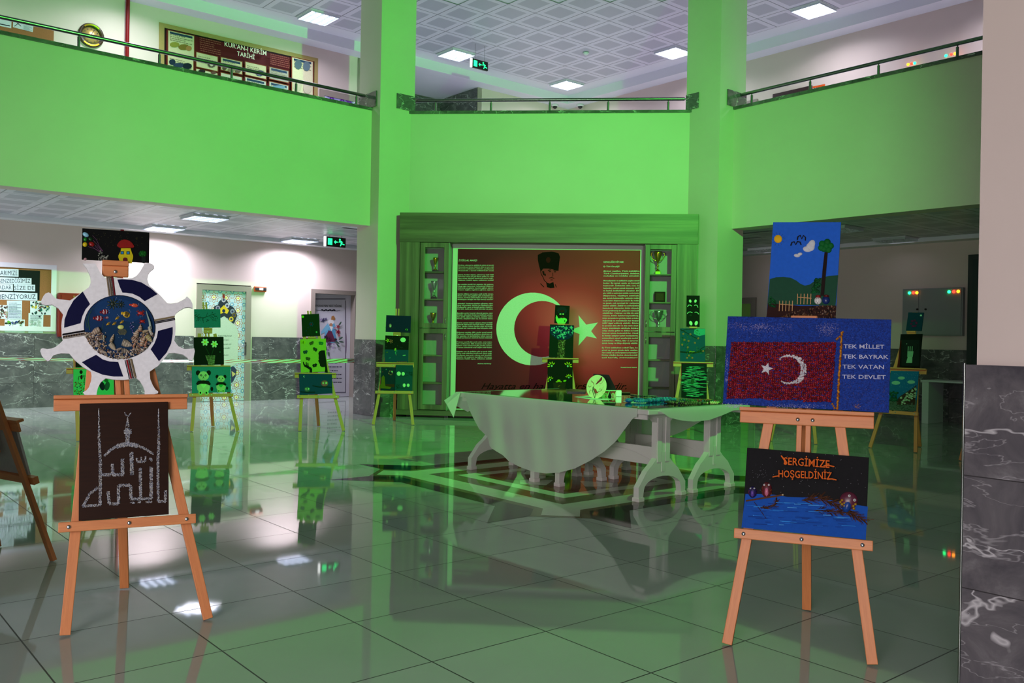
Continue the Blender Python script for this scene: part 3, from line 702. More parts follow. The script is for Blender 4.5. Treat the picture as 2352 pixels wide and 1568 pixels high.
# notice board with cards and sheets
RB = (0, 580, 3.564)
n_, ax_ = nL, axL
A = wallart(60, 700, 'L', .0, RB)
a1, b1 = A.loc(462, 105); a0, b0 = A.loc(462, 645); at_ = A.loc(420, 145)[0]; al = a1 - 1.75
bt, bb = b1, b0
o = thing('notice_board', 'cork notice board in a wide white frame with lettered cards, left wall', 'notice board', A.M)
mb = MB(); fw = a1 - at_
fnc = lambda x0, y0, x1, y1, c0, c1, col=(1, 1, 1): mb.box((x0, y0, c0), (x1, y1, c1), col)
fnc(al, bt - fw, a1, bt, .002, .03); fnc(al, bb, a1, bb + fw, .002, .03); fnc(al, bb + fw, al + fw, bt - fw, .002, .03); fnc(a1 - fw, bb + fw, a1, bt - fw, .002, .03)
part(mb, 'frame', FRAMEW, o)
CORK = mat('cork', (1, 1, 1), .8, build=lambda nt, b: nt.links.new(N(nt).mix(N(nt).noise(None, 90, 3), '7a4a22', 'a0693a'), b.inputs['Base Color']))
mb = MB(); mb.box((al + fw, bb + fw, .002), (a1 - fw, bt - fw, .012)); part(mb, 'cork_panel', CORK, o)
A.c0 = .0125; A.poly([(-260, 118), (327, 150), (322, 388), (-260, 375)], '15171a'); A.build('black_backing_paper', PRINT, o)
def sheet(name, pts, col, draw, z=.0135, label=None):
    B = Art(A.O, A.ax, A.ay, RB); B.c0 = z; B.poly(pts, col); draw(B) if draw else None; q = B.build(name, PRINT, o)
    if label: q['label'] = label
for (x0, x1, y0, h, t, tx, tw) in ((-120, 151, 128, 62, 'BARIMIZE', -15, 158), (-160, 257, 197, 52, 'BENZEDİĞİMİZ', -14, 264), (-130, 104, 253, 53, 'KADAR', -36, 130), (112, 287, 258, 54, 'SİZE DE', 116, 165), (-170, 305, 317, 62, 'BENZİYORUZ', -14, 310)):
    sheet('lettered_card', [(x0, y0), (x1, y0 + (x1 - x0) * .03), (x1, y0 + h + (x1 - x0) * .03), (x0, y0 + h)], 'd9dcef', lambda B: B.text(t, max(tx, -60), y0 + h - 10 + (x1 - x0) * .02, h * .62, '2a3048', width=tw))
def pic_people(cols): return lambda B: smudge(B, *B.bx, 26, cols, 6, 18, 5)
def photo(name, x0, y0, x1, y1, cols, label=None, n=26):
    def d(B): smudge(B, x0 + 10, y0 + 10, x1 - 10, y1 - 8, n, cols, 5, 15, int(x0) + 7)
    sheet(name, [(x0, y0), (x1, y0 + 3), (x1, y1 + 3), (x0, y1)], 'dfe3ee', d, label=label)
photo('photo_print', -30, 428, 66, 540, ['3a2c30', '6a5050', 'a8a090', '2c4030', 'b0606a'])
def doc(B): textlines(B, 70, 170, 410, 540, 11, '8a93a8')
sheet('typed_sheet', [(55, 392), (180, 392), (178, 552), (62, 548)], 'd6dcec', doc)
def coll(B):
    for i in range(3):
        for j in range(2): smudge(B, 45 + i * 53, 560 + j * 42, 88 + i * 53, 582 + j * 42, 9, [['4a7a30', '60b040', '203020'], ['2a4a90', '181c30', '6a6a7a'], ['6a5a30', '202020', '707868']][(i + j) % 3], 6, 14, i * 5 + j)
sheet('photo_collage', [(37, 545), (202, 548), (200, 655), (37, 652)], 'e2e6ee', coll, .014)
photo('photo_print', 246, 396, 415, 508, ['16283a', '8a7470', '2c6a60', 'c8b040', '203038', '7a4a40'], n=40)
def doc2(B): textlines(B, 246, 340, 510, 560, 4, '98a0b4', seed=3); smudge(B, 245, 555, 330, 600, 14, ['b8c4c0', 'c8ccc8', '98a8a0'], 6, 14, 9); B.ell(322, 523, 8, 8, '30363c'); B.ell(322, 634, 10, 8, '54605c'); B.rect(236, 628, 285, 642, 'b89080')
sheet('printed_notice', [(232, 494), (355, 500), (350, 658), (230, 655)], 'dbe4ea', doc2, .0145)
# red fire cabinet and the red pipe above it
def wallbox(name, x0, y0, x1, y1, dep, mat_, label, cat, side='L', bev=.01):
    n, ax = (nL, axL) if side == 'L' else (nR, axR); P = hp(x0, y1, n, LW); Q = hp(x1, y0, n, LW); M = Matrix.Translation(P) @ Matrix((ax, n, Z3)).transposed().to_4x4(); W_ = (Q - P).dot(ax); H_ = Q.z - P.z
    o = thing(name, label, cat, M); mb = MB(); mb.bbox((0, -dep, 0), (W_, -.002, H_), bev); part(mb, 'body', mat_, o); return o, W_, H_
REDP = mat('red_enamel', '7a0a12', .4, spec=.25)
o, W_, H_ = wallbox('fire_hose_cabinet', 130, 675, 196, 773, .14, REDP, 'dark red fire hose cabinet on the wall behind the white ship wheel', 'fire cabinet')
mb = MB(); mb.bbox((.03, -.155, .03), (W_ - .03, -.141, H_ - .03), .004); part(mb, 'door', REDP, o)
mb = MB(); P = hp(281, 520, nL, LW - .06); mb.tube([V(P.x, P.y, H_ + o.matrix_world.translation.z - .3), V(P.x, P.y, CL - .02)], .03, 12)
tag(mb.build('sprinkler_pipe', REDP), 'red vertical pipe rising to the low ceiling behind the black mushroom house picture', 'pipe')
mb = MB(); P = hp(293, 70, nL, LW - .06); mb.tube([V(P.x, P.y, UPF), V(P.x, P.y, SOF - .002)], .033, 12)
tag(mb.build('sprinkler_pipe', REDP), 'red vertical pipe on the upper left wall between clock and history board', 'pipe')

# barrier tape along the left gallery
def tape_nodes(nt, b):
    g = N(nt); u, v, _ = g.sep(g.coord('UV')); f = g.math('FRACT', g.math('ADD', g.math('DIVIDE', u, .27), g.math('MULTIPLY', v, 1.6)))
    nt.links.new(g.mix(g.math('LESS_THAN', f, .3), 'e4e6e2', 'b4502c'), b.inputs['Base Color'])
TAPE = mat('red_white_barrier_tape', (1, 1, 1), .4, build=tape_nodes)
T0 = hp(815, 827, (-R2, -R2, 0), (-R2 * colL.x * 1 - R2 * colL.y) + .0) ; T0 = V(colL.x, colL.y, 0) + dB * .64 - dA * .02; T0.z = hp(817, 828, dA, dA.dot(T0)).z
T1 = hp(-300, 816, nL, LP + .3); mb = MB(); nseg = 60; L_ = (T1 - T0).length; vs = []; uvs = []
for i in range(nseg + 1):
    t = i / nseg; c = T0.lerp(T1, t); c.z -= .05 * 4 * t * (1 - t) * .7; tw = radians(12 + 46 * min(1, t * 2.6)); hh = .035
    o_ = V(0, 0, hh * cos(tw)) + nL * hh * sin(tw); vs += [c - o_, c + o_]; uvs += [(t * L_, 0), (t * L_, 1)]
for i in range(nseg): mb.face([vs[2 * i], vs[2 * i + 2], vs[2 * i + 3], vs[2 * i + 1]], uv=[uvs[2 * i], uvs[2 * i + 2], uvs[2 * i + 3], uvs[2 * i + 1]])
tag(mb.build('barrier_tape', TAPE), 'red and white barrier tape stretched left from the marble clad column', 'barrier tape')

# ================================================================= LEFT UPPER WALL
R1 = (0, 0, 2.6133)
A = wallart(60, 80, 'L', .0, R1)
a1, b1 = A.loc(322, 180); o = thing('cork_board', 'brown cork board with white sheets at the left end of the upper wall', 'notice board', A.M)
mb = MB(); mb.box((a1 - 1.6, -.8, .002), (a1, b1, .02)); part(mb, 'cork_panel', CORK, o)
for (pts, dr) in (([(-40, 90), (68, 115), (66, 172), (-40, 150)], lambda B: (B.line([(-30, 100), (58, 118)], 8, '1e2a50'), B.line([(-30, 140), (58, 158)], 6, '2a2c40'))), ([(78, 118), (200, 150), (195, 195), (76, 165)], lambda B: (B.line([(85, 125), (125, 160)], 4, '3a4048'), B.line([(85, 160), (125, 130)], 4, '3a4048'), textlines(B, 140, 190, 150, 185, 5, '9aa4b0', .25)))):
    B = Art(A.O, A.ax, A.ay, R1); B.c0 = .022; B.poly(pts, 'd2d8e2'); dr(B); B.build('paper_sheet', PRINT, o)
# round gilt clock
P = hp(209, 82, nL, LW); M = Matrix.Translation(P) @ Matrix((axL, Z3, -nL)).transposed().to_4x4()
o = thing('wall_clock', 'round brown and gold wall clock on the upper left wall', 'clock', M)
rC = .205
mb = MB(); mb.lathe([(rC * .72, .0), (rC, .0), (rC, .03), (rC * .93, .045), (rC * .8, .035), (rC * .72, .03)], seg=40, m=0); part(mb, 'rim', mat('dark_walnut_rim', '3a2410', .3), o)
mb = MB(); mb.lathe([(0, .012), (rC * .8, .012), (rC * .8, .0), (0, 0)], seg=40); part(mb, 'dial', mat('gold_dial', 'c9a862', .3, .5), o)
mb = MB()
for a0 in (0, pi):
    for k in range(14):
        t0, t1 = a0 + pi / 2 - .75 + k * 1.5 / 14, a0 + pi / 2 - .75 + (k + 1) * 1.5 / 14
        mb.face([(rC * .78 * cos(t0), rC * .78 * sin(t0), .05), (rC * .9 * cos(t0), rC * .9 * sin(t0), .053), (rC * .9 * cos(t1), rC * .9 * sin(t1), .053), (rC * .78 * cos(t1), rC * .78 * sin(t1), .05)])
part(mb, 'gold_inlay', GOLD, o)
mb = MB()
for k in range(12):
    t = k * pi / 6; mb.box((rC * .55 * cos(t) - .009, rC * .55 * sin(t) - .009, .0125), (rC * .55 * cos(t) + .009, rC * .55 * sin(t) + .009, .015))
part(mb, 'numerals', mat('dark_brown_paint', '2a2010', .5), o)
for (t, l_, wd) in ((.25, .10, .01), (1.18, .135, .007)):
    mb = MB(); d = V(cos(t), sin(t)); p = V(-sin(t), cos(t)); q = [d * -.03 + p * wd, d * -.03 - p * wd, d * l_ - p * .002, d * l_ + p * .002]; mb.face([(v.x, v.y, .02) for v in q][::1]); part(mb, 'clock_hand', BLACKP, o)
# history board
A = wallart(547, 130, 'L', .003, R1)
A.poly([(955, 135), (1907, 352), (1905, 610), (952, 560)], 'a8935c', .02); 
A.mb.f and None
A.c0 = .0203
rr = random.Random(5)
for _ in range(60): A.ell(rr.uniform(965, 1900), 0, 1, 1, 'a8935c') if False else None
A.poly([(985, 168), (1885, 370), (1882, 600), (983, 560)], '1c0c0e'); A.poly([(995, 178), (1878, 378), (1876, 600), (993, 560)], '571219')
def panel(x0, x1, yt, yb, fill='cfc8a4', header=True, pic=None, seed=0):
    s_ = .226; q = lambda x, y: (x, y + (x - x0) * s_); A.poly([q(x0, yt), q(x1, yt), q(x1, yb), q(x0, yb)], '7a3a22'); e = 5
    A.poly([q(x0 + e, yt + e), q(x1 - e, yt + e), q(x1 - e, yb - e), q(x0 + e, yb - e)], fill)
    if header: A.poly([q(x0 + 14, yt + 9), q(x1 - 14, yt + 9), q(x1 - 14, yt + 22), q(x0 + 14, yt + 22)], '26405a')
    textlines(A, x0 + 14, x1 - 14, yt + 26, min(yb, yt + 70), 4, '8a8468', s_, seed)
    if pic:
        for (px_, py_, rx, ry, c) in pic: A.ell(px_, py_, rx, ry, c, n=9)
panel(1003, 1167, 178, 312, pic=[(1045, 270, 30, 16, '8a8a3a'), (1100, 285, 34, 18, '7a6a2c'), (1130, 292, 18, 16, 'a87a4a')]); panel(1000, 1162, 322, 470, header=False, pic=[(1030, 375, 20, 18, '1c2c40'), (1070, 395, 36, 16, '283850'), (1120, 400, 28, 20, '14202c')])
panel(1170, 1306, 310, 405, header=False, pic=[(1265, 388, 26, 22, '5a5048'), (1265, 385, 12, 17, 'c8bca8')]); panel(1168, 1304, 410, 520, 'd4cfb4', False, pic=[(1205, 432, 22, 12, '2a2028'), (1275, 440, 18, 9, '6a4840')])
panel(1316, 1450, 342, 425, pic=[(1340, 412, 14, 14, '5a4a3c'), (1380, 425, 22, 14, '8a7c60'), (1420, 432, 18, 12, '6c5c4c')]); panel(1314, 1448, 435, 540, 'c8c8b4', False)
panel(1460, 1592, 370, 455, header=False, pic=[(1550, 445, 26, 18, '283a5c'), (1545, 450, 12, 10, '5a6a8a')]); panel(1458, 1590, 462, 560, 'c4cac0', pic=[])
panel(1602, 1724, 402, 480, 'a0a094', pic=[]); panel(1600, 1722, 490, 590, 'b0b8b0', pic=[(1660, 530, 40, 12, '6a90a8')])
panel(1735, 1868, 345, 590, 'd0cca8', pic=[(1775, 395, 22, 30, '4e646c'), (1825, 405, 22, 30, '5a7078'), (1770, 520, 26, 40, 'bcb89c'), (1830, 530, 26, 40, 'c4c0a4')])
textlines(A, 1185, 1310, 232, 320, 7, '8a4a40', .226, 4); textlines(A, 1605, 1720, 330, 400, 6, '8a4a40', .226, 6)
A.text("KUR'AN-I KERİM", 1330, 287, 27, 'e8e2d4', width=255, rot=atan(.226), bold=.012); A.text('TARİHİ', 1405, 343, 26, 'e8e2d4', width=105, rot=atan(.226), bold=.012)
tag(A.build('history_board', PRINT), 'long maroon picture board on the upper left wall with a white title', 'wall board')
# flower poster on the upper door
P1 = CORN - dA * d4a; P2 = CORN - dA * d4b; M = Matrix.Translation(V(P2.x, P2.y, 0)) @ Matrix((axL, nL, Z3)).transposed().to_4x4(); W_ = (P1 - P2).length
mb = MB(); mb.box((0, -.03, UPF), (.1, 0, d4h)); mb.box((W_ - .1, -.03, UPF), (W_, 0, d4h)); mb.box((.1, -.03, d4h - .12), (W_ - .1, 0, d4h)); fr4 = struct(mb, 'door_4', FRAMEG); fr4.matrix_world = M
mb = MB(); mb.box((.1, -.015, UPF), (W_ - .1, 0, d4h - .12)); mb.build('leaf', LEAFW, fr4)
A = wallart(780, 220, 'L', .0165, (780, 160, 9.8)); A.crop = (0, 0, 1)
A.poly([(738, 212), (822, 226), (822, 262), (738, 250)], 'a8a4e0')
for (x, y, r) in ((762, 221, 9), (746, 226, 7), (786, 226, 8), (803, 231, 9), (775, 236, 7), (795, 240, 8), (755, 238, 6), (815, 238, 6)):
    for k in range(6): A.ell(x + r * .6 * cos(k * 1.047), y + r * .6 * sin(k * 1.047), r * .42, r * .26, '6a2ca0' if r > 7 else 'd8d4f4', k * 1.047, 8)
    A.ell(x, y, 2, 2, '3a1060', n=6)
A.build('flower_print', PRINT, fr4)

# ================================================================= RIGHT WALLS
GREYM = mat('grey_enamelled_steel', '8c8e90', .4)
def glow(n_, c): return mat(n_, c, .3, emit=c, es=6)
for x_ in (-1.9, .9): light_panel(V(x_, -1.6, 3.042), True, 'added lit louvred ceiling light under the near gallery, unseen behind the viewer', 'added near gallery ceiling lights', 34, 150)  # unseen pair added to put neutral light on the front floor
P = snap(V(6.84, 13.97, CU - .008)); light_panel(P, True, 'added lit louvred ceiling light over the right gallery, unseen above the picture edge', 'right gallery ceiling light', 45, 145)  # added out of view to throw neutral light on the right column
LG, LR, LA = glow('green_indicator', '18e070'), glow('red_indicator', 'ff2a1c'), glow('amber_indicator', 'ff9018')
def cupboard(x0, y0, x1, y1, xdiv, lamps, label):
    o, W_, H_ = wallbox('electric_cupboard', x0, y0, x1, y1, .1, GREYM, label, 'electric cupboard', 'R', .006)
    M = o.matrix_world; f = lambda x: (hp(x, y1, nR, LW) - M.translation).dot(axR)
    for (a, b_) in ((.02, f(xdiv) - .008), (f(xdiv) + .008, W_ - .02)):
        mb = MB(); mb.bbox((a, -.112, .02), (b_, -.101, H_ - .02), .003); part(mb, 'door', GREYM, o)
    for (x, y, m) in lamps:
        P = M.inverted() @ hp(x, y, nR, LW - .115); mb = MB(); mb.lathe([(0, .03), (.016, .026), (.024, .012), (.026, 0), (0, 0)], M=Matrix.Translation((P.x, -.112, P.z)) @ Matrix.Rotation(pi / 2, 4, 'X'), seg=14); part(mb, 'indicator_lamp', m, o)
    return o, f, H_
cupboard(2075, 133, 2217, 185, 2113, [(2086, 148, LA), (2094, 146.5, LR), (2101, 145, LG), (2173, 128, LG), (2185, 125, LR), (2194, 123, LA)], 'grey electric cupboard with glowing lamps above the right green parapet')
o, f, H_ = cupboard(2078, 660, 2218, 770, 2116, [(2089, 672.5, LG), (2098, 672, LR), (2106, 672, LA), (2180, 670, LG), (2191, 669.5, LR), (2201, 669, LA)], 'grey electric cupboard with glowing lamps on the dark lower right wall')
M = o.matrix_world
for x in (2107, 2126):
    P = M.inverted() @ hp(x, 710, nR, LW - .12); mb = MB(); mb.lathe([(0, .02), (.016, .02), (.018, 0)], M=Matrix.Translation((P.x, -.112, P.z)) @ Matrix.Rotation(pi / 2, 4, 'X')); part(mb, 'knob', BLACKP, o)
fr3, W3, h3 = door(3, 'R', 1661, 1736, 684, LEAFG, .05, .12)
A = wallart(1880, 200, 'R', .003, (1600, 0, 3.128)); A.poly([(836, 630), (925, 603), (925, 655), (836, 690)], 'd8d8dc', .008); A.c0 = .0082
A.poly([(836, 622), (925, 603), (925, 620), (836, 635)], 'e05a20'); A.text('BAY WC', 862, 641, 13, '20242c', width=52, rot=-.2, bold=.03); A.ell(848, 640, 3, 10, '20242c'); tag(A.build('toilet_sign', PRINT), 'small white sign with an orange top beside the dark upper door', 'sign')
def updoor(no, x0, x1, ytop, m):
    P = hp(x0, ytop, nR, LW); Q = hp(x1, ytop, nR, LW); W_ = (Q - P).dot(axR); mb = MB(); mb.box((0, -.03, UPF), (W_, 0, P.z)); q = struct(mb, f'door_{no}', m); q.matrix_world = Matrix.Translation(V(P.x, P.y, 0)) @ Matrix((axR, nR, Z3)).transposed().to_4x4()
    mb = MB(); mb.box((.1, -.045, UPF), (W_ - .1, -.0305, P.z - .1)); mb.build('leaf', m, q)
updoor(5, 1777, 1866, 217, mat('dark_maroon_door', '2c1614', .4)); updoor(6, 1712, 1741, 234, FRAMEG)
P = hp(2222, 800, nR, LW); Q = hp(2262, 800, nR, LW); mb = MB(); hh = hp(2230, 585, nR, LW).z
mb.box((0, -.03, 0), (1.0, 0, hh)); q = struct(mb, 'door_7', mat('dark_teal_door_frame', '2c3436', .5)); q.matrix_world = Matrix.Translation(V(P.x, P.y, 0)) @ Matrix((axR, nR, Z3)).transposed().to_4x4()
mb = MB(); mb.box((.08, -.045, .01), (.92, -.0305, hh - .08)); mb.build('leaf', mat('dark_teal_door', '1c2c30', .4), q)
# white table-like stand against the right wall
P = hp(2114, 872, nR, LW - .75); M = Matrix.Translation(V(P.x, P.y, 0)) @ Matrix((axR, nR, Z3)).transposed().to_4x4(); H_ = P.z
o = thing('side_table', 'white topped side table in the dark against the lower right wall', 'table', M)
mb = MB(); mb.bbox((0, 0, H_ - .03), (1.35, .6, H_), .006); part(mb, 'table_top', FRAMEW, o)
mb = MB(); mb.bbox((.02, .02, 0), (.13, .56, H_ - .031), .006); part(mb, 'side_panel', FRAMEW, o)
mb = MB(); mb.bbox((1.2, .02, 0), (1.31, .56, H_ - .031), .006); part(mb, 'side_panel', FRAMEW, o)
# ================================================================= SHOWCASE WITH THE BANNER
YF, YB = 13.95, 14.235
X0, XA, XB, XC, XD, X1 = -2.384, -2.06, -1.59, 1.49, 1.98, 2.29
case = thing('trophy_showcase', 'wide grey oak showcase with two glazed trophy columns around the red banner', 'display cabinet')
def cpart(name, m, boxes, bev=0, parent=None):
    mb = MB()
    for a, b_ in boxes: (mb.bbox(a, b_, bev) if bev else mb.box(a, b_))
    return mb.build(name, m, parent or case)
cpart('cornice', CAB_X, [((X0 - .01, YF - .012, 2.79), (X1 + .01, YB, 3.255))], .004)
cpart('plinth', CAB_X, [((X0 - .02, YF - .02, .035), (X1, YB, .115))], .004)
for x in (-2.2, -1.6, -.4, .8, 1.7, 2.15): cpart('foot', BLACKP, [((x - .03, YF + .05, .001), (x + .03, YF + .11, .0345))])
cpart('side_pilaster', CAB_Z, [((X0, YF, .116), (XA - .004, YB, 2.788))]); cpart('side_pilaster', CAB_Z, [((XD + .004, YF, .116), (X1, YB, 2.788))])
INNER = mat('pale_cabinet_lining', 'a8a2a6', .5)
cpart('back_panel', mat('white_back_panel', 'd8d4d2', .5), [((XB + .02, 14.2, .116), (XC - .02, YB, 2.788))])
ZD = 1.42
def thin_glass(nt, b):
    out = nt.nodes['Material Output']; fr_ = nt.nodes.new('ShaderNodeFresnel'); fr_.inputs[0].default_value = 1.5
    t = nt.nodes.new('ShaderNodeBsdfTransparent'); gl = nt.nodes.new('ShaderNodeBsdfGlossy'); gl.inputs['Roughness'].default_value = .02
    mx = nt.nodes.new('ShaderNodeMixShader'); nt.links.new(fr_.outputs[0], mx.inputs[0]); nt.links.new(t.outputs[0], mx.inputs[1]); nt.links.new(gl.outputs[0], mx.inputs[2]); nt.links.new(mx.outputs[0], out.inputs[0])
GLASS = mat('clear_glass', build=thin_glass)
at_y = lambda x, y, Y: hp(x, y, (0, 1, 0), Y)
for side, (a, b_, kx) in enumerate(((XA, XB, XB - .035), (XC, XD, XC + .035))):
    cpart('case_lining', INNER, [((a + .001, YB - .012, .117), (b_ - .001, YB - .001, 2.787)), ((a + .001, YF + .03, .117), (a + .014, YB - .013, 2.787)), ((b_ - .014, YF + .03, .117), (b_ - .001, YB - .013, 2.787))])
    for zz in (hp(1000, 623, (0, 1, 0), YF + .03).z, hp(1000, 686, (0, 1, 0), YF + .03).z, ZD, hp(1000, 815, (0, 1, 0), YF + .03).z, hp(1000, 878, (0, 1, 0), YF + .03).z, .19):
        cpart('shelf', CAB_X, [((a + .016, YF + .03, zz - .022), (b_ - .016, YB - .014, zz))])
    for (z0, z1_, hy) in ((ZD + .006, 2.78, ZD + .13), (.125, ZD - .006, ZD - .13)):
        fw = .075; c0, c1 = a + .006, b_ - .006
        d_ = cpart('door', CAB_Z, [((c0, YF, z0), (c0 + fw, YF + .02, z1_)), ((c1 - fw, YF, z0), (c1, YF + .02, z1_)), ((c0 + fw, YF, z0), (c1 - fw, YF + .02, z0 + fw)), ((c0 + fw, YF, z1_ - fw), (c1 - fw, YF + .02, z1_))], .003)
        cpart('glass_pane', GLASS, [((c0 + fw - .004, YF + .009, z0 + fw - .004), (c1 - fw + .004, YF + .012, z1_ - fw + .004))], 0, d_)
        mb = MB(); mb.tube([(kx, YF - .004, hy - .05), (kx, YF - .03, hy - .045), (kx, YF - .03, hy + .045), (kx, YF - .004, hy + .05)], .006, 8); mb.build('handle', CHROME, d_)
zsh = {k: hp(1000, y, (0, 1, 0), YF + .03).z for k, y in ((1, 623), (2, 686))}; zsh[3] = ZD
def trophy(x, z, h, m, label, handles=True, wide=1., Y=14.11):
    o = thing('trophy', label, 'trophy', Matrix.Translation((x, Y, z)))
    mb = MB(); mb.bbox((-.042, -.042, .0005), (.042, .042, h * .13), .004); part(mb, 'base', BLACKP if h < .35 else mat('gold_base', 'b8c018', .3, .3), o)
    mb = MB(); q = [(0, .13), (.035, .13), (.03, .17), (.01, .24), (.008, .34), (.022, .38), (.008, .42), (.014, .52), (.03 * wide, .62), (.05 * wide, .78), (.056 * wide, .92), (.06 * wide, 1.), (.054 * wide, 1.), (.05 * wide, .93), (0, .72)]
    mb.lathe([(r, zz * h) for r, zz in q], seg=20); part(mb, 'cup', m, o)
    if handles:
        for s_ in (-1, 1):
            mb = MB(); mb.tube([(s_ * .03 * wide, 0, h * .6), (s_ * .07 * wide, 0, h * .66), (s_ * .1 * wide, 0, h * .8), (s_ * .095 * wide, 0, h * .95), (s_ * .075 * wide, 0, h * .93)], .006, 8); part(mb, 'cup_handle', m, o)
    return o
tx = lambda x, y: hp(x, y, (0, 1, 0), 14.11).x
trophy(tx(1000, 610), zsh[1], .23, GOLD, 'small gold trophy on the top shelf of the left glass column', False, .7)
trophy(tx(997, 670), zsh[2], .29, SILVER, 'silver cup on the second shelf of the left glass column', False, .9)
trophy(tx(995, 730), zsh[3], .25, GOLD, 'gold and silver cup on the third shelf of the left glass column', False, .9)
o = trophy(tx(1511, 610), zsh[1], .36, GOLD, 'tall gold trophy with curled handles on the top right shelf', True, 1.05)
o = trophy(tx(1513, 730), zsh[3], .34, SILVER, 'silver trophy with wide curled handles on the third right shelf', True, 1.25)
M = Matrix.Translation((tx(1516, 680), 14.13, zsh[2])) @ Matrix.Rotation(-.12, 4, 'X')
o = thing('award_plaque', 'brown and gold award plaque on the second shelf of the right glass column', 'plaque', M)
mb = MB(); mb.bbox((-.085, -.008, .001), (.085, .008, .17), .004); part(mb, 'frame', mat('dark_walnut', '2c180e', .7, spec=.1), o)
mb = MB(); mb.box((-.062, -.011, .03), (.062, -.0085, .145)); part(mb, 'engraved_plate', mat('bronze_plate', '4a3010', .6, 0, spec=.15), o)

# ---- the banner
INKP = m_paint('matt_print', .7, .06)
BPR = m_paint('satin_print', .4, .4)
RA = (840, 480, 3.015); RC = (1240, 480, 3.015)
A = Art((0, 14.197, 0), (1, 0, 0), Z3, RA)
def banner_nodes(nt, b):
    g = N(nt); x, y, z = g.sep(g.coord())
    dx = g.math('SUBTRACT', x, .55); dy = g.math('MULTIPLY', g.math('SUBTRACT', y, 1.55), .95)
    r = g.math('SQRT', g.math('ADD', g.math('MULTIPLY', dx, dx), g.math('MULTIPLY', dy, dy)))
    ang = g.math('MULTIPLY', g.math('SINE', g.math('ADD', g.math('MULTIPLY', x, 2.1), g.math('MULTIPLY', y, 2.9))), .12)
    c = g.ramp(g.math('ADD', g.math('MULTIPLY', r, .6), ang), [(0, 'ff6078'), (.2, 'f83c54'), (.4, 'd41c34'), (.65, '9c0a1c'), (1, '640614')])  # printed red gradient; its pale centre also paints in the window's sheen
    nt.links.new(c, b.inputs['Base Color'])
BANNER = mat('banner_print_with_sheen', (1, 1, 1), .45, spec=.18, build=banner_nodes)
pts = [A.loc(628, 275), A.loc(606, 1398)]; Ar = Art(A.O, A.ax, A.ay, RC); pr_ = [Ar.loc(697, 288), Ar.loc(680, 1400)]
bL, bR, bT, bB = -1.49, pr_[0][0], pts[0][1] + .0, .135
ban = tag(MB().build('tmp', BANNER), None); bpy.data.objects.remove(ban)
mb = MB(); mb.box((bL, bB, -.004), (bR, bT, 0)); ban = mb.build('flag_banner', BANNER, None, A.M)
tag(ban, 'large red banner with white crescent, star and two columns of white text', 'banner')
A.mb = MB()
cx, cy, R_, cx2, r_ = 1157, 830, 252, 1222, 194
def crescent(A, cx, cy, R_, cx2, cy2, r_, col, n=40, h=None):
    d = hypot(cx2 - cx, cy2 - cy); a = acos((R_ * R_ + d * d - r_ * r_) / (2 * R_ * d)); b_ = acos(max(-1, min(1, (d * d + r_ * r_ - R_ * R_) / (2 * d * r_)))); base = atan2(cy2 - cy, cx2 - cx)
    o_ = [(cx + R_ * cos(base + a + (2 * pi - 2 * a) * k / n), cy + R_ * sin(base + a + (2 * pi - 2 * a) * k / n)) for k in range(n + 1)]
    i_ = [(cx2 + r_ * cos(base + (pi - b_) + (2 * b_) * k / n), cy2 + r_ * sin(base + (pi - b_) + (2 * b_) * k / n)) for k in range(n + 1)]
    i_.reverse() if (Vector(o_[-1]) - Vector(i_[0])).length > (Vector(o_[-1]) - Vector(i_[-1])).length else None
    q1 = A.L(o_); q2 = A.L(i_[::-1]); z = A.z(); 
    for k in range(n):
        f = [(*q1[k], z), (*q1[k + 1], z), (*q2[k + 1], z), (*q2[k], z)]; ar = sum(f[i][0] * f[(i + 1) % 4][1] - f[(i + 1) % 4][0] * f[i][1] for i in range(4)); A.mb.face(f if ar > 0 else f[::-1], lin(col))
crescent(A, cx, cy, R_, cx2, cy, r_, 'e9e6e2'); A.build('white_crescent', BPR, ban); A.mb = MB(); A.crop = RC
A.poly([(268, 735), (322, 800), (402, 785), (355, 845), (395, 895), (325, 880), (268, 945), (275, 865), (205, 838), (275, 815)], 'e9e6e2'); A.build('white_star', BPR, ban); A.mb = MB(); A.crop = RA
# portrait of a man in a tall fur hat, only its shadows printed
A.poly([(1192, 318), (1225, 300), (1290, 294), (1335, 305), (1346, 330), (1340, 375), (1335, 428), (1300, 418), (1265, 412), (1230, 412), (1212, 435), (1200, 390), (1192, 350)], '1c0a0c')
A.ell(1265, 352, 16, 20, '4a1014'); A.line([(1212, 430), (1215, 450), (1228, 470), (1238, 495), (1255, 510)], 5, '240a0c'); A.poly([(1222, 430), (1228, 455), (1240, 460), (1236, 430)], '2c0c0e')
A.line([(1262, 425), (1282, 420)], 6, '240a0c'); A.line([(1300, 422), (1330, 424)], 6, '240a0c'); A.ell(1276, 433, 8, 3, '30100f'); A.ell(1312, 434, 8, 3, '30100f'); A.line([(1294, 440), (1297, 462), (1288, 468)], 4, '4a1416'); A.line([(1270, 478), (1288, 474), (1306, 480)], 5, '30100f'); A.ell(1288, 490, 10, 3, '4a1416')
A.poly([(1250, 508), (1275, 515), (1300, 505), (1308, 545), (1280, 548), (1256, 540)], '1c0a0c'); A.line([(1210, 515), (1235, 540)], 5, '300c0e'); A.line([(1312, 520), (1322, 542)], 4, '300c0e'); A.ell(1243, 455, 5, 9, '30100f')
A.build('portrait_print', INKP, ban); A.mb = MB()
W_ = 'e4dcd8'; IT = 0.25
A.text('İSTİKLAL MARŞI', 643, 361, 11, W_, width=130, shear=IT, bold=.015)
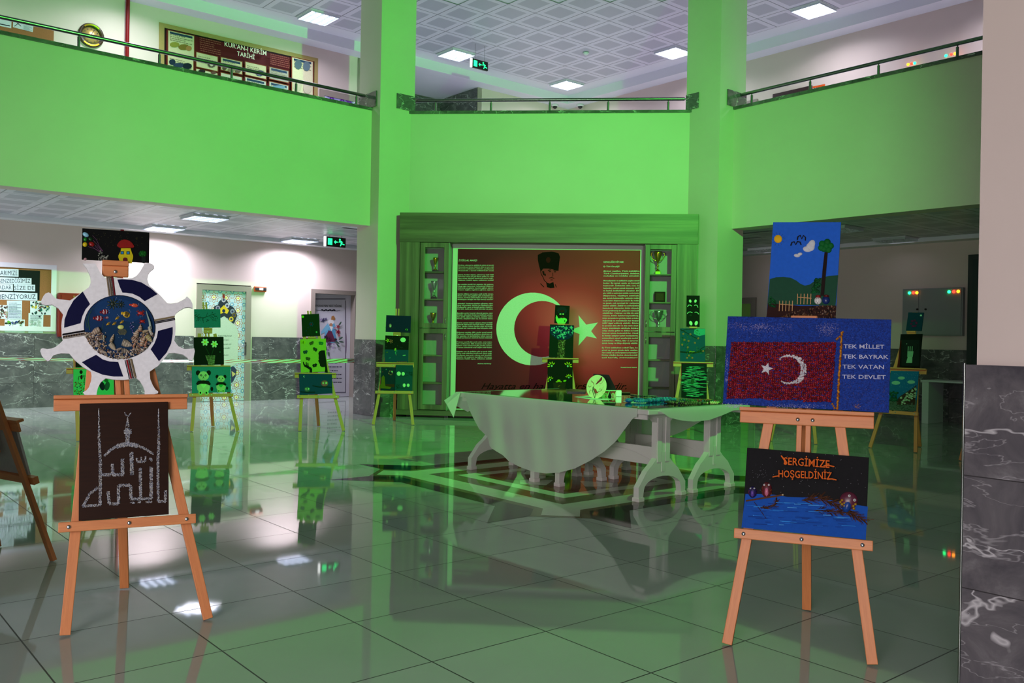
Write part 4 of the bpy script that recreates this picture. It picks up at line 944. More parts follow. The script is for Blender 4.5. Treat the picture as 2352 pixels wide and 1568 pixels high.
IM = """Korkma, sönmez bu şafaklarda yüzen al sancak;|Sönmeden yurdumun üstünde tüten en son ocak.|O benim milletimin yıldızıdır, parlayacak;|O benimdir, o benim milletimindir ancak.
Çatma, kurban olayım, çehreni ey nazlı hilâl!|Kahraman ırkıma bir gül! Ne bu şiddet, bu celâl?|Sana olmaz dökülen kanlarımız sonra helâl...|Hakkıdır, Hakk'a tapan, milletimin istiklâl!
Ben ezelden beridir hür yaşadım, hür yaşarım.|Hangi çılgın bana zincir vuracakmış? Şaşarım!|Kükremiş sel gibiyim, bendimi çiğner, aşarım.|Yırtarım dağları, enginlere sığmam, taşarım.
Garbın âfâkını sarmışsa çelik zırhlı duvar,|Benim iman dolu göğsüm gibi serhaddim var.|Ulusun, korkma! Nasıl böyle bir imanı boğar,|Medeniyyet dediğin tek dişi kalmış canavar?
Arkadaş! Yurduma alçakları uğratma, sakın.|Siper et gövdeni, dursun bu hayâsızca akın.|Doğacaktır sana va'dettiği günler Hakk'ın...|Kim bilir, belki yarın, belki yarından da yakın.
Bastığın yerleri toprak diyerek geçme, tanı:|Düşün altındaki binlerce kefensiz yatanı.|Sen şehit oğlusun, incitme, yazıktır, atanı:|Verme, dünyaları alsan da, bu cennet vatanı.
Kim bu cennet vatanın uğruna olmaz ki fedâ?|Şühedâ fışkıracak toprağı sıksan, şühedâ!|Cânı, cânânı, bütün varımı alsın da Hudâ,|Etmesin tek vatanımdan beni dünyada cüdâ.
Ruhumun senden, ilâhi, şudur ancak emeli:|Değmesin mâbedimin göğsüne nâmahrem eli.|Bu ezanlar, ki şahâdetleri dinin temeli,|Ebedi yurdumun üstünde benim inlemeli.
O zaman vecd ile bin secde eder, varsa taşım,|Her cerîhamdan, ilâhi, boşanıp kanlı yaşım,|Fışkırır ruh-i mücerred gibi yerden na'şım;|O zaman yükselerek arşa değer belki başım.
Dalgalan sen de şafaklar gibi ey şanlı hilâl!|Olsun artık dökülen kanlarımın hepsi helâl.|Ebediyyen sana yok, ırkıma yok izmihlâl:|Hakkıdır, hür yaşamış, bayrağımın hürriyyet;|Hakkıdır, Hakk'a tapan, milletimin istiklâl!"""
for i, st in enumerate(IM.split('\n')):
    for j, ln in enumerate(st.split('|')): A.text(ln, 641 - i * 1.6, 392 + i * 66.4 + j * 12.6, 7.6, W_, width=247, shear=IT, bold=.02)
A.text('Mehmet Akif Ersoy', 776, 1073, 7, W_, width=95, shear=IT, bold=.02)
A.build('anthem_text', PRINT, ban); A.mb = MB(); A.crop = RC
A.text('GENÇLİĞE HİTABE', 440, 372, 11, W_, width=140, bold=.02); A.text('Ey Türk Gençliği!', 440, 402, 9, W_, width=112, shear=IT, bold=.02)
P2 = "Mevcudiyetinin ve istikbalinin yegâne temeli budur. Bu temel, senin, en kıymetli hazinendir. İstikbalde dahi, seni, bu hazineden, mahrum etmek isteyecek, dahilî ve haricî, bedhahların olacaktır. Bir gün, istiklâl ve cumhuriyeti müdafaa mecburiyetine düşersen, vazifeye atılmak için, içinde bulunacağın vaziyetin imkân ve şeraitini düşünmeyeceksin! Bu imkân ve şerait, çok namüsait bir mahiyette tezahür edebilir. İstiklâl ve cumhuriyetine kastedecek düşmanlar, bütün dünyada emsali görülmemiş bir galibiyetin mümessili olabilirler. Cebren ve hile ile aziz vatanın, bütün kaleleri zaptedilmiş, bütün tersanelerine girilmiş, bütün orduları dağıtılmış ve memleketin her köşesi bilfiil işgal edilmiş olabilir. Bütün bu şeraitten daha elîm ve daha vahim olmak üzere, memleketin dahilinde, iktidara sahip olanlar gaflet ve dalâlet ve hattâ hıyanet içinde bulunabilirler. Hattâ bu iktidar sahipleri şahsî menfaatlerini, müstevlilerin siyasî emelleriyle tevhid edebilirler. Millet, fakr ü zaruret içinde harap ve bîtap düşmüş olabilir.".split()
P3 = "Ey Türk istikbalinin evlâdı! İşte, bu ahval ve şerait içinde dahi, vazifen; Türk istiklâl ve cumhuriyetini kurtarmaktır! Muhtaç olduğun kudret, damarlarındaki asil kanda, mevcuttur!".split()
def wrap(ws, n):
    tot = sum(len(q) + 1 for q in ws); out = []; cur = ''; acc = 0
    for q in ws:
        cur += q + ' '; acc += len(q) + 1
        if acc >= tot * (len(out) + 1) / n - .5: out.append(cur.strip()); cur = ''
    return out
ls = [(430 + k * 16.5, t) for k, t in enumerate(('Birinci vazifen, Türk istiklâlini,', 'Türk Cumhuriyetini, ilelebet,', 'muhafaza ve müdafaa etmektir.'))]
ls += [(496 + k * 17.3, t) for k, t in enumerate(wrap(P2, 26))] + [(960 + k * 17, t) for k, t in enumerate(wrap(P3, 5))]
for y, t in ls: A.text(t, 441 - (y - 430) * .022, y + 4, 9, W_, width=250 - (y - 430) * .004, shear=IT * .6, bold=.022)
A.text('Mustafa Kemal Atatürk', 560, 1099, 7, W_, width=112, bold=.02)
A.build('address_text', PRINT, ban); A.mb = MB(); A.crop = (0, 0, 1)
A.text('Hayatta en hakiki mürşit ilimdir.', 1106, 893, 14, '26060a', width=330, shear=.45); A.build('handwritten_motto', INKP, ban)

# ================================================================= FOUR PLASTIC TABLES PUSHED TOGETHER
e1 = V(-.73, .683).normalized(); e2 = V(.683, .73).normalized(); TP = V(1.135, 6.98)
WPL = mat('white_moulded_plastic', 'ded8d6', .35)
TL_, TW_, TH_ = 1.19, .69, .742
def leg_mesh(mb, x):
    """pedestal foot: profile in (y, z), extruded along x"""
    outer = [(-.17, .695), (-.085, .62), (-.082, .33), (-.13, .285), (-.2, .235), (-.27, .15), (-.3, .115), (-.3, .03), (-.245, .03), (-.235, .09)]
    arch = [(-.235 + .235 * (1 - cos(k * pi / 2 / 5)) , .09 + .095 * sin(k * pi / 2 / 5)) for k in range(1, 6)]
    half = outer + arch; prof = half + [(-a, b_) for a, b_ in half[::-1][1:]]
    fn = lambda a, b_, c: (c, a, b_)
    mb.prism(prof, x - .026, x + .026, fn=fn)
    for s_ in (-1, 1):       # raised rims that leave the slot between the two uprights
        mb.box((x - .033, s_ * .052 - .026, .30), (x + .033, s_ * .052 + .026, .66))
    mb.box((x - .031, -.02, .22), (x + .031, .02, .38))
def make_table():
    o = thing('plastic_table', 'x', 'table', group='white plastic tables pushed together')
    mb = MB(); mb.bbox((0, 0, .70), (TL_, TW_, TH_), .008); mb.box((.04, .03, .66), (TL_ - .04, .045, .6995)); mb.box((.04, TW_ - .045, .66), (TL_ - .04, TW_ - .03, .6995)); part(mb, 'table_top', WPL, o)
    for x in (.15, TL_ - .15):
        mb = MB(); leg_mesh(mb, x); l = part(mb, 'leg', WPL, o)
        for v in l.data.vertices: v.co.y += TW_ / 2
        for s_ in (-1, 1):
            mb = MB(); mb.bbox((x - .036, TW_ / 2 + s_ * .272 - .036, .0), (x + .036, TW_ / 2 + s_ * .272 + .036, .034), .005); mb.build('foot_cap', mat('translucent_rubber_foot', 'e0d8d4', .5) if 'rubber' not in globals() else globals()['rubber'], l)
    mb = MB(); mb.bbox((.182, TW_ / 2 - .012, .26), (TL_ - .182, TW_ / 2 + .012, .41), .004)
    mb.tube([(.2 + (TL_ - .4) * k / 12, TW_ / 2 - .014, .29 + .08 * sin(pi * k / 12)) for k in range(13)], .004, 6); part(mb, 'stretcher', WPL, o)
    return o
t0_ = make_table(); spots = []
for i, (a, b_, lab) in enumerate(((0, 0, 'white plastic table nearest the camera, its arched foot lit green at the right front'), (1, 0, 'white plastic table at the left front, mostly behind the hanging cloth'), (0, 1, 'white plastic table at the right rear of the four'), (1, 1, 'white plastic table at the left rear, only its feet visible under the cloth'))):
    o = t0_ if i == 0 else clone(t0_); P = TP + e1 * (a * (TL_ + .015)) + e2 * (b_ * (TW_ + .015))
    o.matrix_world = Matrix.Translation(P) @ Matrix((e1, e2, V(0, 0, -1))).transposed().to_4x4() if False else Matrix.Translation(P + e1 * TL_) @ Matrix((-e1, e2, Z3)).transposed().to_4x4()
    o['label'] = lab
LL = 2 * TL_ + .015; WW = 2 * TW_ + .015
# cloth lying over the tables and hanging down on its round edge
RT = (1000, 840, 3.178)
fr_n = e1.cross(Z3); nF = V(-e2.x, -e2.y); nS = V(-e1.x, -e1.y)
def trace(pts, n, P, axis):
    out = []
    for x, y in pts:
        q = hp(RT[0] + x / RT[2], RT[1] + y / RT[2], n, n.dot(P)); out.append(((q - P).dot(axis), q.z))
    return sorted(out)
Pf = TP - e2 * .012; Ps = TP - e1 * .012
front = trace([(215, 200), (262, 330), (330, 460), (400, 520), (420, 590), (510, 650), (550, 690), (640, 735), (730, 765), (830, 782), (930, 775), (1040, 745), (1150, 690), (1250, 625), (1330, 545), (1400, 450), (1455, 372)], nF, Pf, e1)
sidep = trace([(1632, 322), (1700, 375), (1790, 398), (1880, 405), (1990, 395), (2090, 360), (2170, 325)], nS, Ps, e2)
def interp(tab, s):
    if s <= tab[0][0]: return tab[0][1]
    for (a, za), (b_, zb) in zip(tab, tab[1:]):
        if s <= b_: return za + (zb - za) * (s - a) / (b_ - a)
    return tab[-1][1]
mb = MB()
def drape(P, axis, outn, s0, s1, zf, n=90, m=16, amp=.03):
    vs = []
    for i in range(n + 1):
        s = s0 + (s1 - s0) * i / n; zb = min(zf(s), .736)
        for j in range(m + 1):
            t = j / m; z = .7465 - (.7465 - zb) * t; dd = (.7465 - z)
            fold = sin(s * 11 + 1.3 * sin(s * 3.1) + dd * 2.5) * .5 + sin(s * 23 + dd * 5 + 2) * .22 + pnoise(Vector((s * 3, dd * 4, 1.7))) * .5
            vs.append(P + axis * s + outn * (.004 + amp * fold * min(1, dd * 3.2) * .38 + dd * .06) + V(0, 0, z))
    fs = [(i * (m + 1) + j, (i + 1) * (m + 1) + j, (i + 1) * (m + 1) + j + 1, i * (m + 1) + j + 1) for i in range(n) for j in range(m)]
    mb.mesh(vs, fs, smooth=True)
drape(Pf, e1, nF, front[0][0] - .03, LL + .01, lambda s: interp(front, s))
drape(Ps, e2, nS, sidep[0][0], WW - .05, lambda s: interp(sidep, s), 60, 10, .02)
drape(TP + e2 * (WW + .012), e1, e2, .25, LL - .25, lambda s: .74 - .42 * sin(pi * (s - .25) / (LL - .5)), 60, 12)
drape(TP + e1 * (LL + .012), e2, e1, -.01, WW - .1, lambda s: .74 - .2 * max(0, 1 - abs(s - .16) / .45), 40, 8)
P = TP + e1 * (LL + .01) - e2 * .01         # corner fold at the left end
q = [P + V(0, 0, .746), P + e1 * .10 - e2 * .07 + V(0, 0, .66), P + e1 * .02 - e2 * .10 + V(0, 0, .63), P - e1 * .03 - e2 * .05 + V(0, 0, .50), P + e1 * .03 + V(0, 0, .51), P - e1 * .1 - e2 * .03 + V(0, 0, .745)]
mb.face([q[0], q[1], q[2]]); mb.face([q[0], q[2], q[5]]); mb.face([q[1], q[4], q[3], q[2]]); mb.face([q[5], q[2], q[3]])
c4 = [TP - e2 * .012 - e1 * .0, TP + e1 * (LL + .012) - e2 * .012, TP + e1 * (LL + .012) + e2 * (WW + .012), TP + e2 * (WW + .012) - e1 * .0]
mb.face([p + V(0, 0, .7468) for p in c4])
def cloth_nodes(nt, b):
    g = N(nt); out = nt.nodes['Material Output']; b.inputs['Base Color'].default_value = (*lin('e8e8e4'), 1); b.inputs['Roughness'].default_value = .85
    g.bump(g.noise(g.coord(), 300, 2), b, .1, .002)
    tr = nt.nodes.new('ShaderNodeBsdfTranslucent'); tr.inputs[0].default_value = (*lin('e6e6e0'), 1); mx = nt.nodes.new('ShaderNodeMixShader'); mx.inputs[0].default_value = .38
    nt.links.new(b.outputs[0], mx.inputs[1]); nt.links.new(tr.outputs[0], mx.inputs[2]); nt.links.new(mx.outputs[0], out.inputs[0])
CLO = mat('thin_white_cotton', 'd4d2cc', .85, build=cloth_nodes)
tag(mb.build('tablecloth', CLO), 'thin white cloth hanging in a round curve over the front of the tables', 'tablecloth')
COVER = mat('glossy_dark_sheet', '0a0d0c', .045, spec=.9, coat=.6)
mb = MB(); M = Matrix.Translation(TP) @ Matrix((e1, e2, Z3)).transposed().to_4x4()
vs = [(.03, .02), (LL - .05, .02), (LL - .05, WW - .03), (.03, WW - .03)]
mb.prism([(a, b_) for a, b_ in vs], .748, .7505, fn=lambda a, b_, c: (a, b_, c)); o = mb.build('table_cover', COVER); o.matrix_world = Matrix.Translation(TP) @ Matrix((e1, e2, V(0, 0, 1))).transposed().to_4x4()
tag(o, 'glossy dark cover lying on the white cloth of the four tables', 'table cover')

# ---- things on the table
ZT = .7508
RZ = (1300, 830, 5.88)
def ont(x, y, z=ZT): return hz(RZ[0] + x / RZ[2], RZ[1] + y / RZ[2], z)
camr = V(cos(YAW), sin(YAW)); camf = V(-sin(YAW), cos(YAW))
P = ont(385, 497); A = Art(P + V(0, 0, .012), (camr * .93 - camf * .36), (Z3 + camf * .18).normalized(), RZ); A.ay = (A.ay - A.ax * A.ay.dot(A.ax)).normalized(); A.n = A.ax.cross(A.ay); A.M = Matrix.Translation(A.O) @ Matrix((A.ax, A.ay, A.n)).transposed().to_4x4()
o = thing('painted_plate', 'cream oval plate painted with red tulips, standing upright on the table', 'plate', A.M)
A.ell(415, 342, 133, 162, 'e4e2b4', .28, 36, .006); part(A.mb, 'plate_body', GLOSS, o); A.mb = MB(); A.c0 = .0062
A.poly([(400, 310), (425, 280), (455, 245), (480, 210), (494, 215), (490, 250), (450, 285), (415, 310)], '8e2436'); A.line([(345, 270), (375, 290), (385, 325), (375, 350)], 8, 'a03a30', w1=4); A.line([(370, 350), (365, 400), (375, 450), (392, 495)], 12, '3c5a34', w1=5)
A.line([(392, 495), (400, 440), (375, 370), (370, 340)], 8, '34502c'); A.poly([(385, 360), (410, 375), (425, 410), (445, 425), (405, 430), (388, 400)], 'b04430'); A.line([(350, 330), (320, 345), (305, 325)], 5, 'a8483c'); A.line([(330, 440), (318, 405), (340, 380)], 4, '9a4a3a'); A.line([(430, 410), (470, 400), (495, 380), (480, 372)], 4, '3c4c34'); A.line([(455, 300), (490, 290), (520, 240)], 3, 'a0483a')
rr = random.Random(2)
for _ in range(26): A.ell(rr.uniform(310, 520), rr.uniform(220, 450), 4, 4, rr.choice(['a04030', 'c06a4a', '6a3030']), n=6)
part(A.mb, 'tulip_painting', GLOSS, o)
mb = MB(); a, b_ = A.loc(415, 495); mb.tube([(a - .05, b_ + .004, -.012), (a, b_ + .002, -.01), (a + .05, b_ + .004, -.012)], .004, 6); mb.tube([(a, .01, -.01), (a, .14, -.02), (a, .005, -.10)], .003, 6); part(mb, 'stand', BLACKP, o)
P = ont(620, 470, ZT + .002); M = Matrix.Translation(P) @ Matrix((camr, camf, Z3)).transposed().to_4x4()
o = thing('napkin_holder', 'small patterned box with a black slanted lid behind the oval plate', 'box', M)
mb = MB(); mb.prism([(-.21, 0), (-.04, 0), (-.04, .055), (-.21, .055)][::1], 0, .07, fn=lambda a, b_, c: (a + .13, c, b_)); part(mb, 'box_body', m_paint('patterned_card', .4), o)
A = Art(P - camf * .001, camr, Z3, RZ); A.poly([(430, 400), (678, 395), (678, 488), (430, 494)], 'c9c2a0')
for (x, c) in ((470, 'b8343c'), (540, 'c0404a'), (635, 'b83a44')): A.poly([(x - 40, 402), (x + 40, 400), (x, 480)], c); A.ell(x, 440, 16, 20, 'd8d0a8', n=8); A.ell(x, 440, 8, 10, '4a6a3a', n=8)
A.poly([(595, 400), (560, 485), (620, 485)], '14181a')
for k in range(16): A.ell(438 + k * 15.6, 398, 4, 5, '101010', n=6); A.ell(438 + k * 15.6, 488, 4, 5, '101010', n=6)
A.build('printed_front', PRINT, o)
A = Art(P + camf * .05, camr, Z3, RZ); A.poly([(365, 165), (580, 180), (690, 395), (500, 400), (420, 300)], '0c0e0c', .008); A.build('lid', BLACKP, o)
def flat(name, pts, z, col, label, cat, h=.002, m=None, group=None):
    q = [ont(x, y, ZT) for x, y in pts]; c = sum(q, V(0, 0)) / len(q); mb = MB(); mb.prism([(p.x - c.x, p.y - c.y) for p in q], z, z + h, lin(col), fn=lambda a, b_, c: (a, b_, c))
    o = mb.build(name, m or PRINT, None, Matrix.Translation(V(c.x, c.y, ZT))); return tag(o, label, cat, group)
flat('lace_doily', [(115, 478), (300, 462), (420, 500), (640, 505), (560, 520), (330, 512)], 0, 'd8dcd0', 'white lace doily under the oval plate on the table', 'doily')
flat('paper_sheet', [(770, 540), (900, 533), (1110, 545), (1080, 562), (880, 560)], 0, 'c4d4cc', 'white sheet of paper in front of the blue beads on the table', 'paper')
flat('picture_frame', [(0, 395), (60, 383), (275, 398), (260, 425), (20, 420)], 0, '101410', 'flat dark picture frame lying at the back of the table left of the plate', 'picture frame', .012, GLOSS)
flat('picture_frame', [(700, 425), (860, 425), (870, 440), (710, 440)], 0, '0c100e', 'thin dark picture frame lying behind the patterned box', 'picture frame', .01, GLOSS)
def beads(name, pts, r, cols, label, seed, group=None, step=1.7):
    rg = random.Random(seed); path = [ont(x, y, ZT + r * 1.15) for x, y in pts]; P0_ = path[0].copy(); P0_.z = ZT; mb = MB(); acc = []
    for a, b_ in zip(path, path[1:]):
        n = max(1, int((b_ - a).length / (r * step)))
        for k in range(n): acc.append(a.lerp(b_, k / n))
    for p in acc:
        rr_ = r * rg.uniform(.85, 1.1); mb.lathe([(rr_ * sin(pi * k / 5), -rr_ * cos(pi * k / 5)) for k in range(6)], p - P0_, 8, lin(rg.choice(cols)))
    return tag(mb.build(name, GLOSS, None, Matrix.Translation(P0_)), label, 'necklace', group)
beads('bead_necklace', [(900, 520), (940, 505), (1000, 512), (1060, 520), (1180, 512), (1290, 500), (1400, 498), (1470, 510), (1380, 520), (1260, 522), (1120, 530), (980, 535), (905, 525)], .014, ['1c6ca8', '1a5a94', '2a84b8'], 'thick blue bead necklace lying on the dark table cover', 1)
mb = MB(); p = ont(850, 524, ZT + .02); mb.lathe([(.035 * sin(pi * k / 8), -.02 * cos(pi * k / 8)) for k in range(9)], (0, 0, .0205), 14, lin('1c70ae')); tag(mb.build('blue_pebble', GLOSS, None, Matrix.Translation((p.x, p.y, ZT))), 'smooth blue painted pebble at the left end of the blue necklace', 'pebble')
beads('bead_necklace', [(1340, 545), (1500, 560), (1620, 570), (1760, 572), (1880, 560), (1800, 552), (1640, 550), (1460, 540), (1350, 543)], .011, ['20243c', '4a5c34', '2c3018', '6a7a44'], 'dark green and navy bead necklace near the right table edge', 2)
beads('bead_necklace', [(1910, 560), (1960, 562), (2040, 560), (2060, 554), (1980, 550), (1930, 551)], .01, ['d8d8a0', 'c8cc80', 'e0d890'], 'pale yellow bead necklace near the right table edge', 3)
beads('bead_necklace', [(1560, 515), (1700, 520), (1860, 520), (2000, 528), (2080, 545), (1950, 540), (1780, 535), (1600, 528)], .011, ['3a7a2c', '2a5a24', '8a3a30', '2c6c70'], 'green, teal and red bead necklace at the far right of the table', 4)
beads('bead_necklace', [(880, 455), (960, 465), (1060, 470), (1160, 475), (1240, 485)], .009, ['1a2a24', '203a30', '101c18'], 'thin dark bead string behind the blue necklace', 5)
# ================================================================= EASELS
LEAN = radians(10.5)
PINED = mat('screw_steel', 'c8ccd2', .2, 1)
class Easel:
    """F = point between the two front feet, psi = heading of the easel's left-to-right axis"""
    def __init__(s, F_, psi, label, bar_y=None, tray_y=None, clamp_y=None, mast_y=None, cx=None, hs=None, group='wooden exhibition easels', screws2=True, xs=(0, 0, 0, 0), lean=None):
        LEAN = lean or globals()['LEAN']; k_ = (xs[1] / hs[1] + xs[2] / hs[2]) / 2; sx = lambda h: k_ * h
        s.F = V(F_.x, F_.y, 0); s.ax = V(cos(psi), sin(psi)); nf = V(sin(psi), -cos(psi)); s.nf = nf
        s.up = (Z3 * cos(LEAN) - nf * sin(LEAN)).normalized(); s.n = s.ax.cross(s.up)
        s.M = Matrix.Translation(s.F) @ Matrix((s.ax, s.up, s.n)).transposed().to_4x4()
        def H(y, dflt): return s.loc(cx, y)[1] if y else dflt
        hb, ht, hc, hm = hs or (H(bar_y, .5), H(tray_y, .9), H(clamp_y, 1.3), H(mast_y, 1.7)); s.hb, s.ht, s.hc, s.hm = hb, ht, hc, hm
        G = Matrix((( *s.ax, 0), (*(-nf), 0), (0, 0, 1, 0), (0, 0, 0, 1))).to_3x3().transposed().to_4x4(); s.G = Matrix.Translation(s.F) @ G   # easel frame: x right, y back, z up
        o = thing('easel', label, 'easel', s.G, group); s.o = o
        W = Matrix.Rotation(-LEAN, 4, 'X')           # lean back inside the easel frame (z up -> +y back)
        top = 1.27 / cos(LEAN)
        def board(name, a, b_, w_, t_, m, parent=o, yo=0., cut=False):
            """flat board between two points of the leaning plane"""
            a, b_ = Vector(a), Vector(b_); d = (b_ - a); L_ = d.length; ang = atan2(d.x, d.y); mb = MB(); mb.bbox((-w_ / 2, -t_ / 2 , 0), (w_ / 2, t_ / 2, L_), .0025)
            q = mb.build(name, m, parent); q.matrix_local = W @ Matrix.Translation((a.x, yo, a.y)) @ Matrix.Rotation(ang, 4, 'Y'); return q
        for sg in (-1, 1): board('leg', (sg * .285, .006), (sg * .095 + sx(top), top), .042, .022, PINE_Z)
        board('mast', (-.018 + sx(.62), .62), (-.018 + sx(hm), hm), .022, .024, PINE_Z, yo=.002); board('mast', (.018 + sx(.62), .62), (.018 + sx(hm), hm), .022, .024, PINE_Z, yo=.002)
        mb = MB(); mb.bbox((-.05, -.012, 0), (.05, .012, .04), .002); q = mb.build('mast_tie', PINE_X, o); q.matrix_local = W @ Matrix.Translation((sx(.6), .027, .6))
        mb = MB(); mb.bbox((-.10, -.011, 0), (.10, .011, .045), .002); q = mb.build('top_crossbar', PINE_X, o); q.matrix_local = W @ Matrix.Translation((sx(top), .026, top - .08))
        # rear leg, hinged below the top crossbar
        hA = Vector((sx(top), (top - .1) * sin(LEAN) + .05, (top - .1) * cos(LEAN))); hB = Vector((sx(.45), .66, .008)); d = hA - hB
        mb = MB(); mb.bbox((-.021, -.011, 0), (.021, .011, d.length), .0025); q = mb.build('leg', PINE_Z, o); q.matrix_local = Matrix.Translation(hB) @ d.to_track_quat('Z', 'X').to_matrix().to_4x4() @ Matrix.Rotation(pi / 2, 4, 'Z')
        def screw(x, y, z, parent):
            mb = MB(); mb.lathe([(0, .006), (.005, .0055), (.0085, .003), (.009, 0)], seg=12); q = mb.build('screw', PINED, parent); q.matrix_local = Matrix.Translation((x, y, z)) @ Matrix.Rotation(pi / 2, 4, 'X')
        mb = MB(); mb.bbox((-.275, -.046, -.042), (.275, -.012, 0), .003); q = mb.build('lower_crossbar', PINE_X, o); q.matrix_local = W @ Matrix.Translation((xs[0], 0, hb))
        for x in (-.235, 0, .235): screw(x, -.046, -.021, q)
        mb = MB(); mb.bbox((-.272, -.026, -.066), (.272, -.012, -.016), .003); mb.bbox((-.272, -.054, -.016), (.272, -.012, 0), .003); q = mb.build('tray', PINE_X, o); q.matrix_local = W @ Matrix.Translation((xs[1], 0, ht))
        if screws2:
            for x in (-.03, .03): screw(x, -.026, -.042, q)
        mb = MB(); mb.bbox((-.055, -.03, -.072), (.055, -.012, -.022), .005); mb.bbox((-.055, -.044, -.024), (.055, -.012, 0), .004); q = mb.build('clamp', PINE_X, o); q.matrix_local = W @ Matrix.Translation((xs[2], 0, hc)); screw(0, -.03, -.05, q)
    def loc(s, x, y, off=0.):
        P = hp(x, y, s.n, s.n.dot(s.F) + off) - s.F; return P.dot(s.ax), P.dot(s.up)
    def canvas(s, name, label, cat, quad, crop, base, draw, rest=None, off=.020, th=.016, mat_=PAINT, edge=None, group=None, maxroll=None, tweak=(0, 0)):
        """quad: TL, TR, BR, BL in view pixels; a rigid board with its size, tilt and place taken from those corners"""
        X, Y, sc_ = crop; q = [Vector(s.loc(X + x / sc_, Y + y / sc_, off)) for x, y in quad]
        w_ = ((q[1] - q[0]).length + (q[2] - q[3]).length) / 2; h_ = ((q[3] - q[0]).length + (q[2] - q[1]).length) / 2
        c = sum(q, Vector((0, 0))) / 4; d = (q[1] - q[0]).normalized() + (q[2] - q[3]).normalized(); u_ = (q[0] - q[3]).normalized() + (q[1] - q[2]).normalized()
        ang = (atan2(d.y, d.x) + atan2(-u_.x, u_.y)) / 2
        if rest is not None:         # stand it on its ledge
            low = c.y - h_ / 2 * cos(ang) - w_ / 2 * abs(sin(ang)); c.y += (rest + .0012) - low
        ax = (s.ax * cos(ang) + s.up * sin(ang)).normalized(); ay = (-s.ax * sin(ang) + s.up * cos(ang)).normalized()
        O = s.F + s.ax * c.x + s.up * c.y + s.n * off
        B = Art(O, ax, ay, crop); mb = MB(); mb.bbox((-w_ / 2, -h_ / 2, -th), (w_ / 2, h_ / 2, 0), .0015, lin(edge or base)); o = mb.build(name, mat_, None, B.M)
        tag(o, label, cat, group); B.w, B.h, B.o = w_, h_, o; B.c0 = .0003
        B.parts = []
        if draw:
            draw(B)
            if B.mb.f: p = B.build('painting', GLOSS if mat_ is GLOSS else PAINT, o)
        return B
def full(B, fr_, col):       # a band of the board given as fractions of its height from the top
    a, b_ = fr_; B.flat([(-B.w / 2, B.h / 2 - B.h * b_), (B.w / 2, B.h / 2 - B.h * b_), (B.w / 2, B.h / 2 - B.h * a), (-B.w / 2, B.h / 2 - B.h * a)], col)
def sub(B, name, m=PAINT, label=None, drawf=None):
    """separate part of a picture"""
    old = B.mb; B.mb = MB(); drawf(B); p = B.mb.build(name, m, None, B.M); attach(p, B.o); B.mb = old
    if label: p['label'] = label
    return p
# ================================================================= FOREGROUND LEFT EASEL: mosque board, ship wheel, mushroom house
D = radians
def mk(F_, psi, label, bar, tray, clamp, mast, lean=None, **k):
    """bar, tray, clamp, mast: where their middles are seen"""
    e = Easel.__new__(Easel); e.F = V(F_[0], F_[1], 0); p = D(psi); e.ax = V(cos(p), sin(p)); nf = V(sin(p), -cos(p)); ln = lean or LEAN; e.up = (Z3 * cos(ln) - nf * sin(ln)).normalized(); e.n = e.ax.cross(e.up)
    d = [.49, .93, 1.36, 1.72]; q = [e.loc(*y) if y else (None, dd) for y, dd in zip((bar, tray, clamp, mast), d)]
    k0 = [a / h for a, h in q if a is not None]; k0 = sum(k0) / len(k0) if k0 else 0
    return Easel(V(F_[0], F_[1]), p, label, hs=[h for a, h in q], xs=[a if a is not None else k0 * h for a, h in q], lean=lean, **k)
RQ = (0, 900, 2.613); RW = (0, 460, 3.135); RT1 = (170, 520, 12.379); RD = (180, 660, 8.71)
FG = 'large pine easels in the foreground'
E1 = mk((-1.245, 3.682), 30.8, 'pine easel at the front left carrying the ship wheel and the mosque board', (296, 1189), (281, 909), (265, 603), None, group=FG, screws2=False)
rnd = random.Random(11)
def glit(B, pts, w0, w1=None, n=None, cols=('e8e8ec', 'b8b8c4', '8890a4', '50586c', 'c8c0b0'), h=.0025):
    """a band of glass grit following a path"""
    w1 = w0 if w1 is None else w1; segs = [(Vector(a), Vector(b_)) for a, b_ in zip(pts, pts[1:])]; tot = sum((b_ - a).length for a, b_ in segs); acc = 0
    for a, b_ in segs:
        L_ = (b_ - a).length; k = int(L_ * ((w0 + w1) / 2) / 9) + 2; d = (b_ - a) / max(L_, 1e-6); nn = Vector((-d.y, d.x))
        for _ in range(k):
            t = rnd.random(); wd = w0 + (w1 - w0) * (acc + t * L_) / tot; p = a + d * L_ * t + nn * rnd.uniform(-.5, .5) * wd
            B.dome(p.x, p.y, rnd.uniform(1.6, 3.2), rnd.uniform(1.4, 2.8), rnd.choice(cols), rnd.uniform(0, 3), h, 5)
        acc += L_
